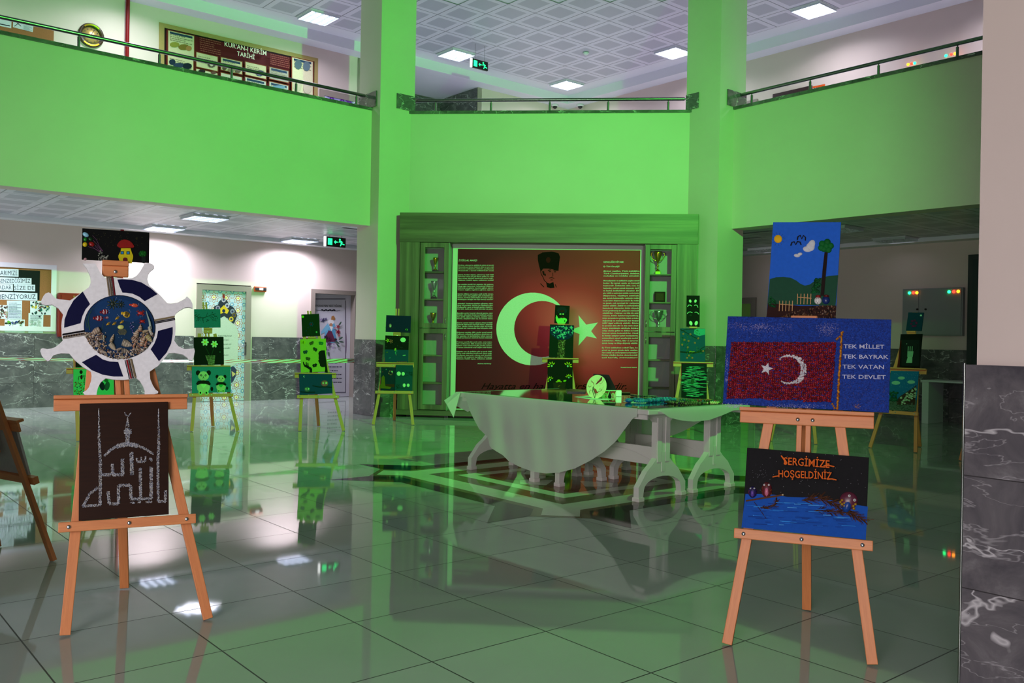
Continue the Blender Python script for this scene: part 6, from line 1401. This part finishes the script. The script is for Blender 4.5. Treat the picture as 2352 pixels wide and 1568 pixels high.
# ================================================================= SMALLER EASELS FURTHER BACK
CA = (150, 820, 7.84); CB = (420, 680, 4.9); CC = (670, 700, 5.223); CD = (840, 700, 7.13); CE = (1230, 690, 7.125); CF = (1530, 670, 5.808); CG = (2020, 700, 4.358)
def flower(B, cx, cy, r, pet, mid, n=6):
    for k in range(n): B.dome(cx + r * .62 * cos(k * 2 * pi / n), cy + r * .62 * sin(k * 2 * pi / n), r * .42, r * .3, pet, k * 2 * pi / n, .006, 8)
    B.dome(cx, cy, r * .36, r * .36, mid, 0, .008, 8)
# ---- panda easel
E3 = mk((-4.179, 11.18), 22, 'pine easel with the panda picture in front of the tiled door', (486, 904), (480, 840), (478, 754), (473, 694))
def branch(B):
    B.line([(132, 215), (190, 245), (250, 238), (310, 215), (370, 195)], 9, '14302c', w1=4); r = random.Random(1)
    for p in ([(190, 245), (150, 280)], [(215, 240), (235, 300)], [(260, 235), (280, 185)], [(300, 220), (330, 260), (380, 280)], [(170, 240), (200, 275)], [(330, 205), (385, 230)]): B.line(p, 4, '16342e')
    for _ in range(34): B.dome(r.uniform(140, 395), r.uniform(180, 290), 7, 5, r.choice(['0f3c4a', '123038', '1a4a50']), r.uniform(0, 3), .003, 6)
E3.canvas('branch_picture', 'teal picture of a dark branch, top of the panda easel', 'picture', [(122, 155), (415, 165), (432, 372), (132, 360)], CB, '246a88', branch, rest=E3.hc, off=.030)
def basket(B):
    sub(B, 'white_flower', PAINT, None, lambda B: flower(B, 250, 518, 42, 'd0e8c0', 'c8d028')); sub(B, 'white_flower', PAINT, None, lambda B: flower(B, 355, 540, 40, 'd0e8c0', 'c8d028'))
    B.line([(250, 560), (300, 660)], 5, '123c1c'); B.line([(350, 580), (325, 660)], 5, '123c1c')
    def bk(B):
        r = random.Random(5)
        for i in range(9):
            for j in range(7): B.dome(262 + j * 16 + i * 1.5 - (j - 3) * i * .9, 672 + i * 12.5, 8, 5.5, r.choice(['8a8a6c', '706c54', 'a0a080']), .5 * (-1) ** j, .005, 6)
    sub(B, 'woven_basket', CLOTHM, None, bk); B.dome(418, 628, 9, 9, '24503c', 0, .003, 6)
E3.canvas('flower_basket_picture', 'black picture of two white flowers in a basket above the pandas', 'picture', [(115, 462), (450, 475), (472, 782), (132, 778)], CB, '05090a', basket, rest=E3.ht, off=.048, th=.012)
def panda(B):
    def one(cx, cy, s_, heart):
        def f(B):
            for a in (-1, 1): B.dome(cx + a * 60 * s_, cy - 62 * s_, 26 * s_, 30 * s_, '0a0c0c', 0, .004, 10)
            B.dome(cx, cy - 28 * s_, 62 * s_, 52 * s_, 'b8c8a0', 0, .007, 16); B.dome(cx, cy + 95 * s_, 74 * s_, 78 * s_, 'b8c8a0', 0, .005, 16)
            B.poly([(cx - 82 * s_, cy + 60 * s_), (cx - 60 * s_, cy + 28 * s_), (cx, cy + 22 * s_), (cx + 60 * s_, cy + 30 * s_), (cx + 86 * s_, cy + 64 * s_), (cx + 70 * s_, cy + 78 * s_), (cx + 30 * s_, cy + 62 * s_), (cx - 30 * s_, cy + 60 * s_), (cx - 66 * s_, cy + 76 * s_)], '0a0c0c', .008)
            for a in (-1, 1): B.dome(cx + a * 24 * s_, cy - 34 * s_, 15 * s_, 17 * s_, '0c0e0e', a * .4, .009, 8); B.dome(cx + a * 24 * s_, cy - 34 * s_, 6 * s_, 7 * s_, 'd8e0d0', 0, .011, 6); B.dome(cx + a * 34 * s_, cy + 160 * s_, 24 * s_, 30 * s_, 'a8d88c', 0, .007, 10); B.dome(cx + a * 34 * s_, cy + 162 * s_, 14 * s_, 17 * s_, '101410', 0, .009, 8)
            B.dome(cx, cy - 14 * s_, 9 * s_, 7 * s_, '0c0e0e', 0, .010, 6); B.line([(cx - 12 * s_, cy + 2 * s_), (cx, cy - 6 * s_), (cx + 12 * s_, cy + 2 * s_)], 3, '101410', .0095)
            for a in (-1, 1): B.dome(cx + a * 15 * s_, cy + 72 * s_, 20 * s_, 17 * s_, heart, 0, .010, 8)
            B.poly([(cx - 32 * s_, cy + 80 * s_), (cx + 32 * s_, cy + 80 * s_), (cx, cy + 108 * s_)], heart, .0095); B.dome(cx + 95 * s_, cy + 118 * s_, 16 * s_, 26 * s_, '0a0c0c', 0, .005, 8)
        return f
    sub(B, 'large_panda', PAINT, None, one(232, 925, 1., 'b8e8a0')); sub(B, 'small_panda', PAINT, None, one(430, 950, .72, '2cb858'))
E3.canvas('panda_picture', 'turquoise picture of a large and a small panda', 'picture', [(98, 800), (530, 800), (550, 1100), (105, 1100)], CB, '2c7c98', panda, rest=E3.hb, off=.044, th=.012)
# ---- butterfly easel
E4 = mk((-2.871, 11.555), 16, 'pine easel with the butterfly silhouette picture in front of the flowered door', (731, 908), (725, 857), (717, 774), (709, 714))
E4.canvas('night_flower_picture', 'very dark green picture with a small blue flower, above the butterflies', 'picture', [(108, 125), (318, 130), (352, 392), (133, 388)], CC, '06200c', lambda B: (B.dome(133, 142, 16, 16, '7cc818', 0, .005, 8), sub(B, 'blue_flower', PAINT, None, lambda B: [flower(B, 235, 232, 30, '10305c', '8a1a20'), B.line([(228, 255), (232, 370)], 4, '0c3414', .002), B.dome(195, 275, 9, 7, '102c50', 0, .004, 6), B.dome(175, 312, 9, 7, '102c50', 0, .004, 6), B.dome(196, 352, 9, 7, '102c50', 0, .004, 6)]), B.dome(298, 326, 11, 11, '5cb070', 0, .005, 8)), rest=E4.hc, off=.030)
def bfly(B):
    for (x, y, c, a) in ((138, 448, 'a8b818', .2), (240, 458, '4a4c28', -.4), (352, 460, '1c6c38', .1), (280, 533, '1a2a24', .5), (165, 565, '14404c', -.2), (195, 645, '3c4420', .2), (278, 725, '12181a', -.3)):
        def f(B):
            for s_ in (-1, 1): B.dome(x + s_ * 15 * cos(a) + 6 * sin(a), y + s_ * 15 * sin(a) - 7, 17, 12, c, a + s_ * .5, .004, 8); B.dome(x + s_ * 12 * cos(a), y + s_ * 12 * sin(a) + 11, 12, 11, c, a - s_ * .5, .004, 8)
            B.line([(x, y - 12), (x, y + 16)], 5, '10140c', .006)
        sub(B, 'butterfly', PAINT, None, f)
    def head(B):
        B.poly([(398, 545), (360, 545), (332, 556), (320, 580), (325, 610), (322, 640), (328, 655), (316, 672), (328, 686), (330, 700), (340, 708), (338, 725), (350, 740), (372, 748), (400, 742), (402, 770), (395, 808), (434, 812)], '070a07')
        B.poly([(133, 684), (142, 680), (150, 700), (160, 715), (172, 722), (168, 700), (172, 684), (180, 686), (182, 715), (190, 730), (188, 705), (194, 690), (201, 696), (204, 730), (212, 742), (235, 750), (246, 770), (246, 812), (214, 812), (216, 778), (190, 760), (155, 742), (140, 715)], '070a07')
    sub(B, 'black_silhouette', PAINT, None, head)
E4.canvas('butterfly_picture', 'lime green picture of a black profile and hand with butterflies', 'picture', [(92, 415), (397, 420), (437, 815), (118, 812)], CC, 'a4b040', bfly, rest=E4.ht, off=.048, th=.012)
def owls2(B):
    def o1(cx, cy, s_, c):
        def f(B):
            B.dome(cx, cy, 44 * s_, 38 * s_, c, 0, .008, 12)
            for a in (-1, 1): B.dome(cx + a * 16 * s_, cy - 4 * s_, 15 * s_, 18 * s_, 'b8c8a0', 0, .0105, 8); B.dome(cx + a * 14 * s_, cy - 6 * s_, 6 * s_, 8 * s_, '2c5038', 0, .0125, 6)
        return f
    sub(B, 'stone_owl', GLOSS, None, o1(395, 942, 1, '9a4a58')); sub(B, 'stone_owl', GLOSS, None, o1(186, 1012, .8, '3c5c58'))
    sub(B, 'twig', CLOTHM, None, lambda B: B.line([(250, 968), (330, 985), (400, 982), (488, 988)], 9, '14241c', .006)); sub(B, 'twig', CLOTHM, None, lambda B: B.line([(105, 1042), (180, 1048), (285, 1046)], 9, '14241c', .006))
    crescent(B, 152, 858, 11, 158, 857, 10, 'd0e8d8', 12)
E4.canvas('two_owls_picture', 'dark blue picture of two stone owls on twigs under a crescent moon', 'picture', [(85, 828), (472, 828), (500, 1085), (100, 1080)], CC, '0c346c', owls2, rest=E4.hb, off=.044, th=.012)
# ---- easel by the left column
E5 = mk((-2.143, 12.607), 12, 'pine easel with four dark pictures beside the left column', (906, 898), (908, 833), (912, 764), (915, 709))
E5.canvas('night_birds_picture', 'navy picture with two small birds on thin branches, top left of the showcase', 'picture', [(340, 200), (748, 200), (730, 475), (322, 468)], CD, '081448', lambda B: (B.line([(325, 372), (495, 378)], 5, '2c2c30'), B.line([(555, 428), (728, 436)], 5, '2c2c30'), sub(B, 'white_bird', PAINT, None, lambda B: [B.dome(403, 340, 22, 32, 'a08080', 0, .008, 10), B.dome(403, 348, 14, 20, 'd0e0c8', 0, .010, 8)]), sub(B, 'green_bird', PAINT, None, lambda B: [B.dome(670, 402, 24, 24, '1c4a2c', 0, .007, 10), B.dome(655, 405, 8, 10, '8cc070', 0, .009, 6), B.dome(684, 408, 8, 12, '8cc070', 0, .009, 6)])), rest=E5.hc, off=.030)
def undersea(B):
    full(B, (.53, 1), '0c3c64'); sub(B, 'white_moon', PAINT, None, lambda B: B.dome(612, 572, 46, 38, 'c8ecc8', 0, .006, 14))
    def st(cx, cy, c):
        return lambda B: [B.dome(cx + 20 * cos(.6 + k * 1.257), cy + 20 * sin(.6 + k * 1.257), 17, 7, c, .6 + k * 1.257, .005, 6) for k in range(5)]
    sub(B, 'yellow_starfish', PAINT, None, st(360, 582, 'c8d830')); sub(B, 'red_starfish', PAINT, None, st(418, 596, 'c86858'))
    sub(B, 'mermaid', PAINT, None, lambda B: [B.dome(485, 730, 16, 26, 'a8b830', .2, .006, 8), B.dome(500, 755, 20, 20, '2c6c60', 0, .005, 8), B.dome(490, 790, 9, 28, '3c9c80', -.2, .005, 8), B.dome(500, 820, 12, 8, '7c5c60', 0, .005, 6)])
    for x, y, c in ((352, 776, '5c6c24'), (622, 826, '8cc0a0'), (396, 868, '3c7c94'), (640, 826, '8cc0a0')): B.dome(x, y, 20, 8, c, -.3, .005, 8)
    for x in (520, 550, 580, 610, 640, 665): B.dome(x, 934, 14, 9, 'a04844', 0, .005, 6)
    r = random.Random(3)
    for _ in range(16): B.dome(r.uniform(330, 700), r.uniform(520, 720), 4, 4, '507068', 0, .002, 5)
E5.canvas('mermaid_picture', 'black and blue picture with a white moon, starfish and a small mermaid', 'picture', [(325, 505), (713, 512), (693, 942), (305, 938)], CD, '060709', undersea, rest=E5.ht, off=.048, th=.012)
def tower(B):
    sub(B, 'golden_tower', PAINT, None, lambda B: [B.poly([(290, 1150), (312, 1180), (320, 1290), (325, 1330), (420, 1345), (400, 1375), (235, 1365), (235, 1310), (258, 1290), (262, 1185)], '6c5c10', .004)])
    sub(B, 'wreath', PAINT, None, lambda B: [B.dome(408 + 30 * cos(k * .7), 1112 + 32 * sin(k * .7), 11, 9, ['b08c80', '9c3438'][k % 2], 0, .006, 6) for k in range(9)]); B.dome(430, 1092, 16, 14, 'a8c8a0', 0, .008, 8); B.dome(336, 1056, 10, 12, '4c8c78', 0, .004, 6); B.dome(278, 1096, 10, 8, '8c2c34', 0, .004, 6)
    B.rect(330, 1298, 470, 1345, '4a1c14')
E5.canvas('tower_picture', 'dark picture of a golden tower and a wreath, lower left on the column easel', 'picture', [(265, 1030), (500, 1020), (475, 1405), (232, 1400)], CD, '08203c', tower, rest=E5.hb, off=.040, th=.008)
def eggs(B):
    for x, y, rx, ry in ((542, 1125, 34, 36), (614, 1128, 27, 31), (630, 1316, 25, 31), (696, 1316, 24, 29)): sub(B, 'white_pebble', PAINT, None, lambda B: B.dome(x, y, rx, ry, 'c8ecc8', 0, .007, 12))
    for p in ([(540, 1168), (640, 1168), (700, 1150)], [(660, 1095), (720, 1125), (750, 1170)], [(510, 1355), (600, 1365), (710, 1355)], [(520, 1300), (560, 1340), (500, 1380)]): B.line(p, 8, '052c34')
    r = random.Random(4)
    for cx, cy in ((735, 1130), (530, 1330)):
        for _ in range(14): B.dome(cx + r.uniform(-28, 28), cy + r.uniform(-35, 35), 10, 6, '062a30', r.uniform(0, 3), .003, 6)
E5.canvas('pebble_birds_picture', 'teal picture with four white pebble birds, lower right on the column easel', 'picture', [(495, 990), (778, 995), (757, 1412), (478, 1410)], CD, '0c4058', eggs, rest=E5.hb, off=.051, th=.008)
# ---- easel before the banner
P = hp(1288, 900, (0, 1, 0), 13.12)
E6 = mk((P.x, P.y), 4, 'pine easel in front of the red banner, behind the tables', None, (1287, 823), (1289, 744), (1290, 712))
def lady(B):
    sub(B, 'pale_face', PAINT, None, lambda B: B.poly([(345, 235), (362, 270), (375, 300), (385, 285), (400, 300), (415, 280), (440, 290), (470, 282), (510, 300), (518, 325), (490, 370), (455, 392), (400, 392), (360, 370), (338, 330), (332, 280)], '8ce070', .004))
    B.ell(437, 165, 80, 60, '0c1c2c'); sub(B, 'red_lips', PAINT, None, lambda B: B.dome(450, 268, 16, 20, '5c1014', 0, .006, 8)); B.dome(478, 335, 14, 16, '0c3018', 0, .006, 8); B.dome(435, 172, 46, 20, '3c0c10', 0, .004, 10)
    for x in (408, 453): B.dome(x, 222, 18, 13, '9ad878', 0, .006, 8)
    r = random.Random(6)
    for _ in range(60): B.dome(437 + r.uniform(-88, 88), 190 + r.uniform(-80, 60), 4, 4, '16304c', 0, .002, 5)
E6.canvas('face_picture', 'small black picture of a pale face, topmost in front of the banner', 'picture', [(330, 95), (568, 102), (540, 392), (302, 390)], CE, '050808', lady, rest=E6.hc, off=.030)
def stonetree(B):
    B.poly([(243, 411), (634, 413), (628, 540), (600, 590), (540, 630), (480, 642), (380, 642), (330, 615), (270, 570), (240, 530)], '061c50'); B.poly([(370, 640), (495, 640), (478, 760), (485, 850), (480, 952), (345, 948), (375, 850), (382, 740)], '3a2c20')
    r = random.Random(12)
    def crown(B):
        for k in range(150):
            x = r.uniform(248, 628); y = r.uniform(418, 635)
            if y > 540 and abs(x - 432) > (640 - y) * 2. + 5: continue
            a = r.uniform(5, 17); B.dome(x, y, a, a * .85, r.choice(['2c9cb0', '48b8b8', '1c88a4', '70c8b0']), 0, .006, 9)
            if a > 11: B.dome(x, y, a * .5, a * .4, 'a8d8c0', 0, .0075, 6)
    sub(B, 'blue_button_crown', GLOSS, None, crown)
    def trunk(B):
        for k in range(110):
            t = r.random(); y = 650 + t * 296; wd = 48 + 22 * abs(t - .45); x = 428 - 12 * t + r.uniform(-1, 1) * wd; B.dome(x, y, r.uniform(5, 13), r.uniform(5, 11), r.choice(['6c5c38', '8a7c58', '5c4a30', 'a8a070']), r.uniform(0, 3), .006, 7)
    sub(B, 'stone_trunk', STONE, None, trunk)
E6.canvas('button_tree_picture', 'dark green picture of a tree with a blue button crown before the banner', 'picture', [(242, 410), (635, 412), (608, 955), (215, 942)], CE, '03180c', stonetree, rest=E6.ht, off=.048, th=.012)
def daisies(B):
    for (cx, cy, s_, a0, n) in ((266, 1070, 1, pi * .95, 5), (528, 1075, 1, pi * 1.25, 5), (243, 1298, .8, pi * .8, 6), (545, 1260, .8, pi * 1.1, 5)):
        def f(B):
            for k in range(n): a = a0 + k * .62; B.dome(cx + 52 * s_ * cos(a), cy + 52 * s_ * sin(a), 23 * s_, 10 * s_, 'd0cc18', a, .006, 8)
            B.dome(cx, cy, 16 * s_, 18 * s_, '9cd0b0', 0, .009, 8)
        sub(B, 'yellow_daisy', PAINT, None, f)
    sub(B, 'brown_pot', PAINT, None, lambda B: [B.poly([(285, 1345), (500, 1345), (480, 1450), (300, 1450)], '2c1c10', .006), B.dome(385, 1400, 40, 14, '6c4a20', -.6, .008, 8), B.dome(382, 1312, 30, 22, 'b8c020', 0, .006, 8), B.dome(350, 1330, 22, 12, 'a8b018', 0, .006, 6), B.dome(415, 1330, 20, 10, 'a8b018', 0, .006, 6), B.dome(480, 1314, 28, 16, '8cc020', -.3, .006, 8)])
E6.canvas('daisy_picture', 'black picture with yellow daisies and a pot, lowest in front of the banner', 'picture', [(205, 965), (605, 965), (612, 1500), (190, 1490)], CE, '040605', daisies, rest=None, off=.044, th=.012)
# ---- easel by the right column
P = hp(1590, 900, (0, 1, 0), 12.3)
E7 = mk((P.x, P.y), -2, 'pine easel with the eye painting beside the right column', (1590, 916), (1592, 832), (1592, 751), (1592, 712))
def leaves8(B):
    for x, y, a in ((322, 124, .3), (392, 124, -.3), (330, 418, .35), (402, 418, -.35)): sub(B, 'white_pebble', PAINT, None, lambda B: B.dome(x, y, 17 if y < 200 else 22, 22 if y < 200 else 32, 'c8ecc8', -a, .006, 10))
    for pts in ([(285, 200), (300, 178), (320, 176), (342, 190)], [(375, 184), (395, 176), (415, 182), (425, 210)], [(282, 292), (300, 272), (325, 268), (352, 280)], [(380, 276), (400, 270), (420, 280), (438, 300)]): B.line(pts, 9, 'a0d8b0', .004)
    B.dome(328, 312, 18, 18, '0c2818', 0, .003, 8)
E7.canvas('white_pebble_picture', 'narrow black picture with white pebbles and arcs, beside the right column', 'picture', [(273, 62), (447, 65), (450, 480), (272, 475)], CF, '040605', leaves8, rest=E7.hc, off=.030)
def blossom(B):
    B.poly([(380, 492), (523, 492), (522, 570), (440, 590), (370, 560)], '3c9c98'); B.line([(188, 800), (280, 808), (360, 815), (440, 800), (515, 780)], 20, '0c2018'); B.line([(190, 500), (300, 560), (380, 610), (450, 630)], 9, '10241a'); B.line([(200, 520), (280, 500), (400, 495)], 8, '10241a'); B.line([(420, 800), (480, 750), (515, 730)], 9, '10241a')
    r = random.Random(17)
    for _ in range(120):
        x, y = r.choice([(r.uniform(190, 460), r.uniform(498, 640)), (r.uniform(195, 300), r.uniform(600, 780)), (r.uniform(400, 515), r.uniform(740, 830)), (r.uniform(260, 370), r.uniform(780, 890))]); B.dome(x, y, 8, 5, r.choice(['1c5c24', '2c6c2c', '14401c', '3c6c1c']), r.uniform(0, 3), .003, 6)
    for x, y in ((230, 560), (325, 565), (245, 640), (430, 620), (385, 680), (215, 705), (290, 740), (300, 655), (305, 850), (350, 880), (280, 880), (495, 790)): B.dome(x, y, 15, 15, 'a86c50', 0, .006, 8)
    for x in (320, 345, 370): B.dome(x, 798, 12, 9, 'a8a820', 0, .005, 6)
E7.canvas('blossom_picture', 'blue picture of a flowering branch beside the right column', 'picture', [(187, 488), (523, 490), (520, 935), (187, 930)], CF, '0c4870', blossom, rest=E7.ht, off=.048, th=.012)
def eye(B):
    r = random.Random(19)
    for _ in range(170):
        y = r.uniform(990, 1400); wd = 160 * sqrt(max(0, 1 - ((y - 1195) / 225) ** 2)) ; x = 375 + r.uniform(-1, 1) * wd; l = r.uniform(20, 60); B.poly([(x - l, y), (x - l * .5, y - 5), (x + l * .6, y - 4), (x + l, y + 1), (x, y + 5)], r.choice(['3c9c80', '50b090', '2c8068', '409478', '64bc9c']))
    sub(B, 'dark_iris', PAINT, None, lambda B: [B.ell(374, 1185, 82, 122, '04101a', 0, 28, .002)]); B.c0 = .0025
    B.ell(348, 1200, 22, 34, '1c4c30'); B.dome(348, 1202, 11, 15, 'b0e8b8', 0, .003, 8); B.dome(422, 1092, 10, 9, '90d8b8', 0, .003, 6)
    for _ in range(22): B.ell(r.uniform(325, 425), r.uniform(1080, 1150), 6, 5, '14283a', n=6)
E7.canvas('eye_picture', 'sea green and black painting of an eye, lowest by the right column', 'picture', [(205, 950), (545, 962), (540, 1425), (205, 1420)], CF, '05141c', eye, rest=E7.hb, off=.044, th=.012)
# ---- easel in the dark right wing
E8 = mk((4.361, 11.202), -44.8, 'pine easel in the dark right wing, seen beside the stone flag', (2061, 944), (2080, 846), (2096, 761), None)
E8.canvas('pink_bloom_picture', 'small dark blue picture with a pink bloom, top of the right wing easel', 'picture', [(288, 92), (445, 93), (415, 275), (262, 275)], CG, '06304c', lambda B: (B.dome(416, 106, 11, 10, 'a0d0c0', 0, .005, 8), sub(B, 'pink_bloom', PAINT, None, lambda B: [B.dome(345 + 26 * cos(k), 185 + 30 * sin(k), 13, 11, '5c1448', 0, .004, 7) for k in range(7)])), rest=E8.hc, off=.030)
def fork(B):
    B.poly([(210, 355), (222, 355), (200, 632), (180, 632)], '4c1210'); B.rect(222, 350, 400, 610, '141c1e')
    sub(B, 'pale_fork', PAINT, None, lambda B: [B.poly([(285, 520), (330, 520), (328, 580), (268, 580)], '8cb49c', .003)] + [B.line([(290 + k * 20, 415), (288 + k * 20, 470)], 7, '90b8a0', .004) for k in range(3)] + [B.poly([(282, 465), (342, 465), (334, 520), (280, 520)], '7ca890', .003)])
    B.line([(235, 400), (240, 470), (300, 480), (350, 470), (380, 440), (385, 390)], 6, '0c1012'); B.dome(274, 390, 5, 5, '9cc0b0', 0, .003, 6)
E8.canvas('fork_picture', 'black and maroon picture of a pale fork in the right wing', 'picture', [(215, 298), (428, 298), (402, 635), (178, 635)], CG, '060708', fork, rest=E8.ht, off=.048, th=.012)
def shore(B):
    full(B, (.72, 1), '4c5c54'); B.poly([(372, 800), (330, 835), (260, 880), (200, 920), (170, 960), (180, 1000), (355, 1000)], '3c2420')
    for cs in ((165, 780, 44, 20), (220, 732, 36, 16), (318, 772, 40, 18)): sub(B, 'pale_cloud', PAINT, None, lambda B: B.dome(*cs, '80b8a8', 0, .005, 12))
    r = random.Random(23)
    def st(B):
        for _ in range(46):
            t = r.random(); x = 210 + 155 * t; B.dome(x, 925 - 95 * t + r.uniform(0, 90), r.uniform(9, 15), r.uniform(6, 10), r.choice(['a8b8a0', '90a890', 'b8c4b0']), r.uniform(-.5, .5), .006, 7)
    sub(B, 'white_pebble_hill', STONE, None, st)
    sub(B, 'green_bush', PAINT, None, lambda B: [B.dome(r.uniform(105, 185), r.uniform(870, 960), 12, 10, r.choice(['14503c', '1c6048', '103c30']), 0, .006, 7) for _ in range(40)])
    for _ in range(90): B.dome(r.uniform(95, 385), r.uniform(680, 870), 2.4, 2.4, '6c9cb8', 0, .002, 5)
    for _ in range(80): B.dome(r.uniform(110, 350), r.uniform(950, 1060), r.uniform(5, 12), 3.5, r.choice(['2c342c', '6c7868', '3c4840']), 0, .003, 6)
E8.canvas('shore_picture', 'bright blue picture with clouds and a white pebble hill in the right wing', 'picture', [(105, 665), (403, 672), (352, 1068), (85, 1060)], CG, '10609c', shore, rest=E8.hb, off=.044, th=.012)
# ---- easels partly hidden
E9 = mk((-4.95, 9.91), 27, 'pine easel half hidden behind the white ship wheel', (215, 912), (212, 846), None, None)
def girl(B):
    sub(B, 'dancing_girl', PAINT, None, lambda B: [B.dome(285, 268, 30, 36, '140c0a', 0, .005, 10), B.dome(292, 360, 22, 42, '2c1210', 0, .005, 10), B.line([(235, 420), (245, 350), (285, 335), (365, 338)], 9, '1c1a14', .004), B.line([(330, 345), (350, 380), (340, 450)], 8, '1c3c30', .004)])
    r = random.Random(2)
    sub(B, 'flower_skirt', PAINT, None, lambda B: [B.dome(r.uniform(165, 345), r.uniform(440, 670), 12, 9, r.choice(['8c7c20', '8c3c20', '1c4c4c', '2c7c2c', '204070']), 0, .004, 6) for _ in range(60)])
    sub(B, 'dark_balloons', PAINT, None, lambda B: [B.dome(665, 520, 48, 80, '08182c', -.2, .006, 14), B.dome(755, 520, 45, 84, '1c4c3c', .2, .005, 14), B.dome(740, 420, 40, 30, '1c5c34', 0, .004, 10)])
E9.canvas('green_girl_picture', 'bright green picture of a girl in a flower skirt behind the ship wheel', 'picture', [(132, 180), (900, 175), (912, 700), (160, 700)], CA, '4cc078', girl, rest=E9.hb, off=.044, th=.012)
E9.canvas('black_picture', 'black picture above the green girl picture, mostly hidden by the wheel', 'picture', [(178, -160), (860, -170), (880, 160), (190, 175)], CA, '0a100c', None, rest=E9.ht, off=.032)
E10 = mk((3.296, 11.742), -25, 'pine easel hidden behind the stone flag, only its legs in view', None, None, None, None)
E11 = mk((5.02, 10.14), -45, 'pine easel behind the near right column, only one foot in view', None, None, None, None)
E0 = Easel(V(-2.52, 4.81), D(153), 'pine easel at the left edge of the picture seen from behind', hs=[.49, .82, 1.3, 1.5], lean=D(16))
for (h0, w_, h_, c, nm, lab) in ((E0.hb, .42, .30, 'c8c4c0', 'canvas_board', 'blank back of a pale canvas on the easel at the left edge'),):
    mb = MB(); mb.bbox((-w_ / 2, 0, .030), (w_ / 2, h_, .044), .002, lin(c)); o = mb.build(nm, PAINT, None, E0.M @ Matrix.Translation((0, h0 + .0015, 0))); tag(o, lab, 'picture')
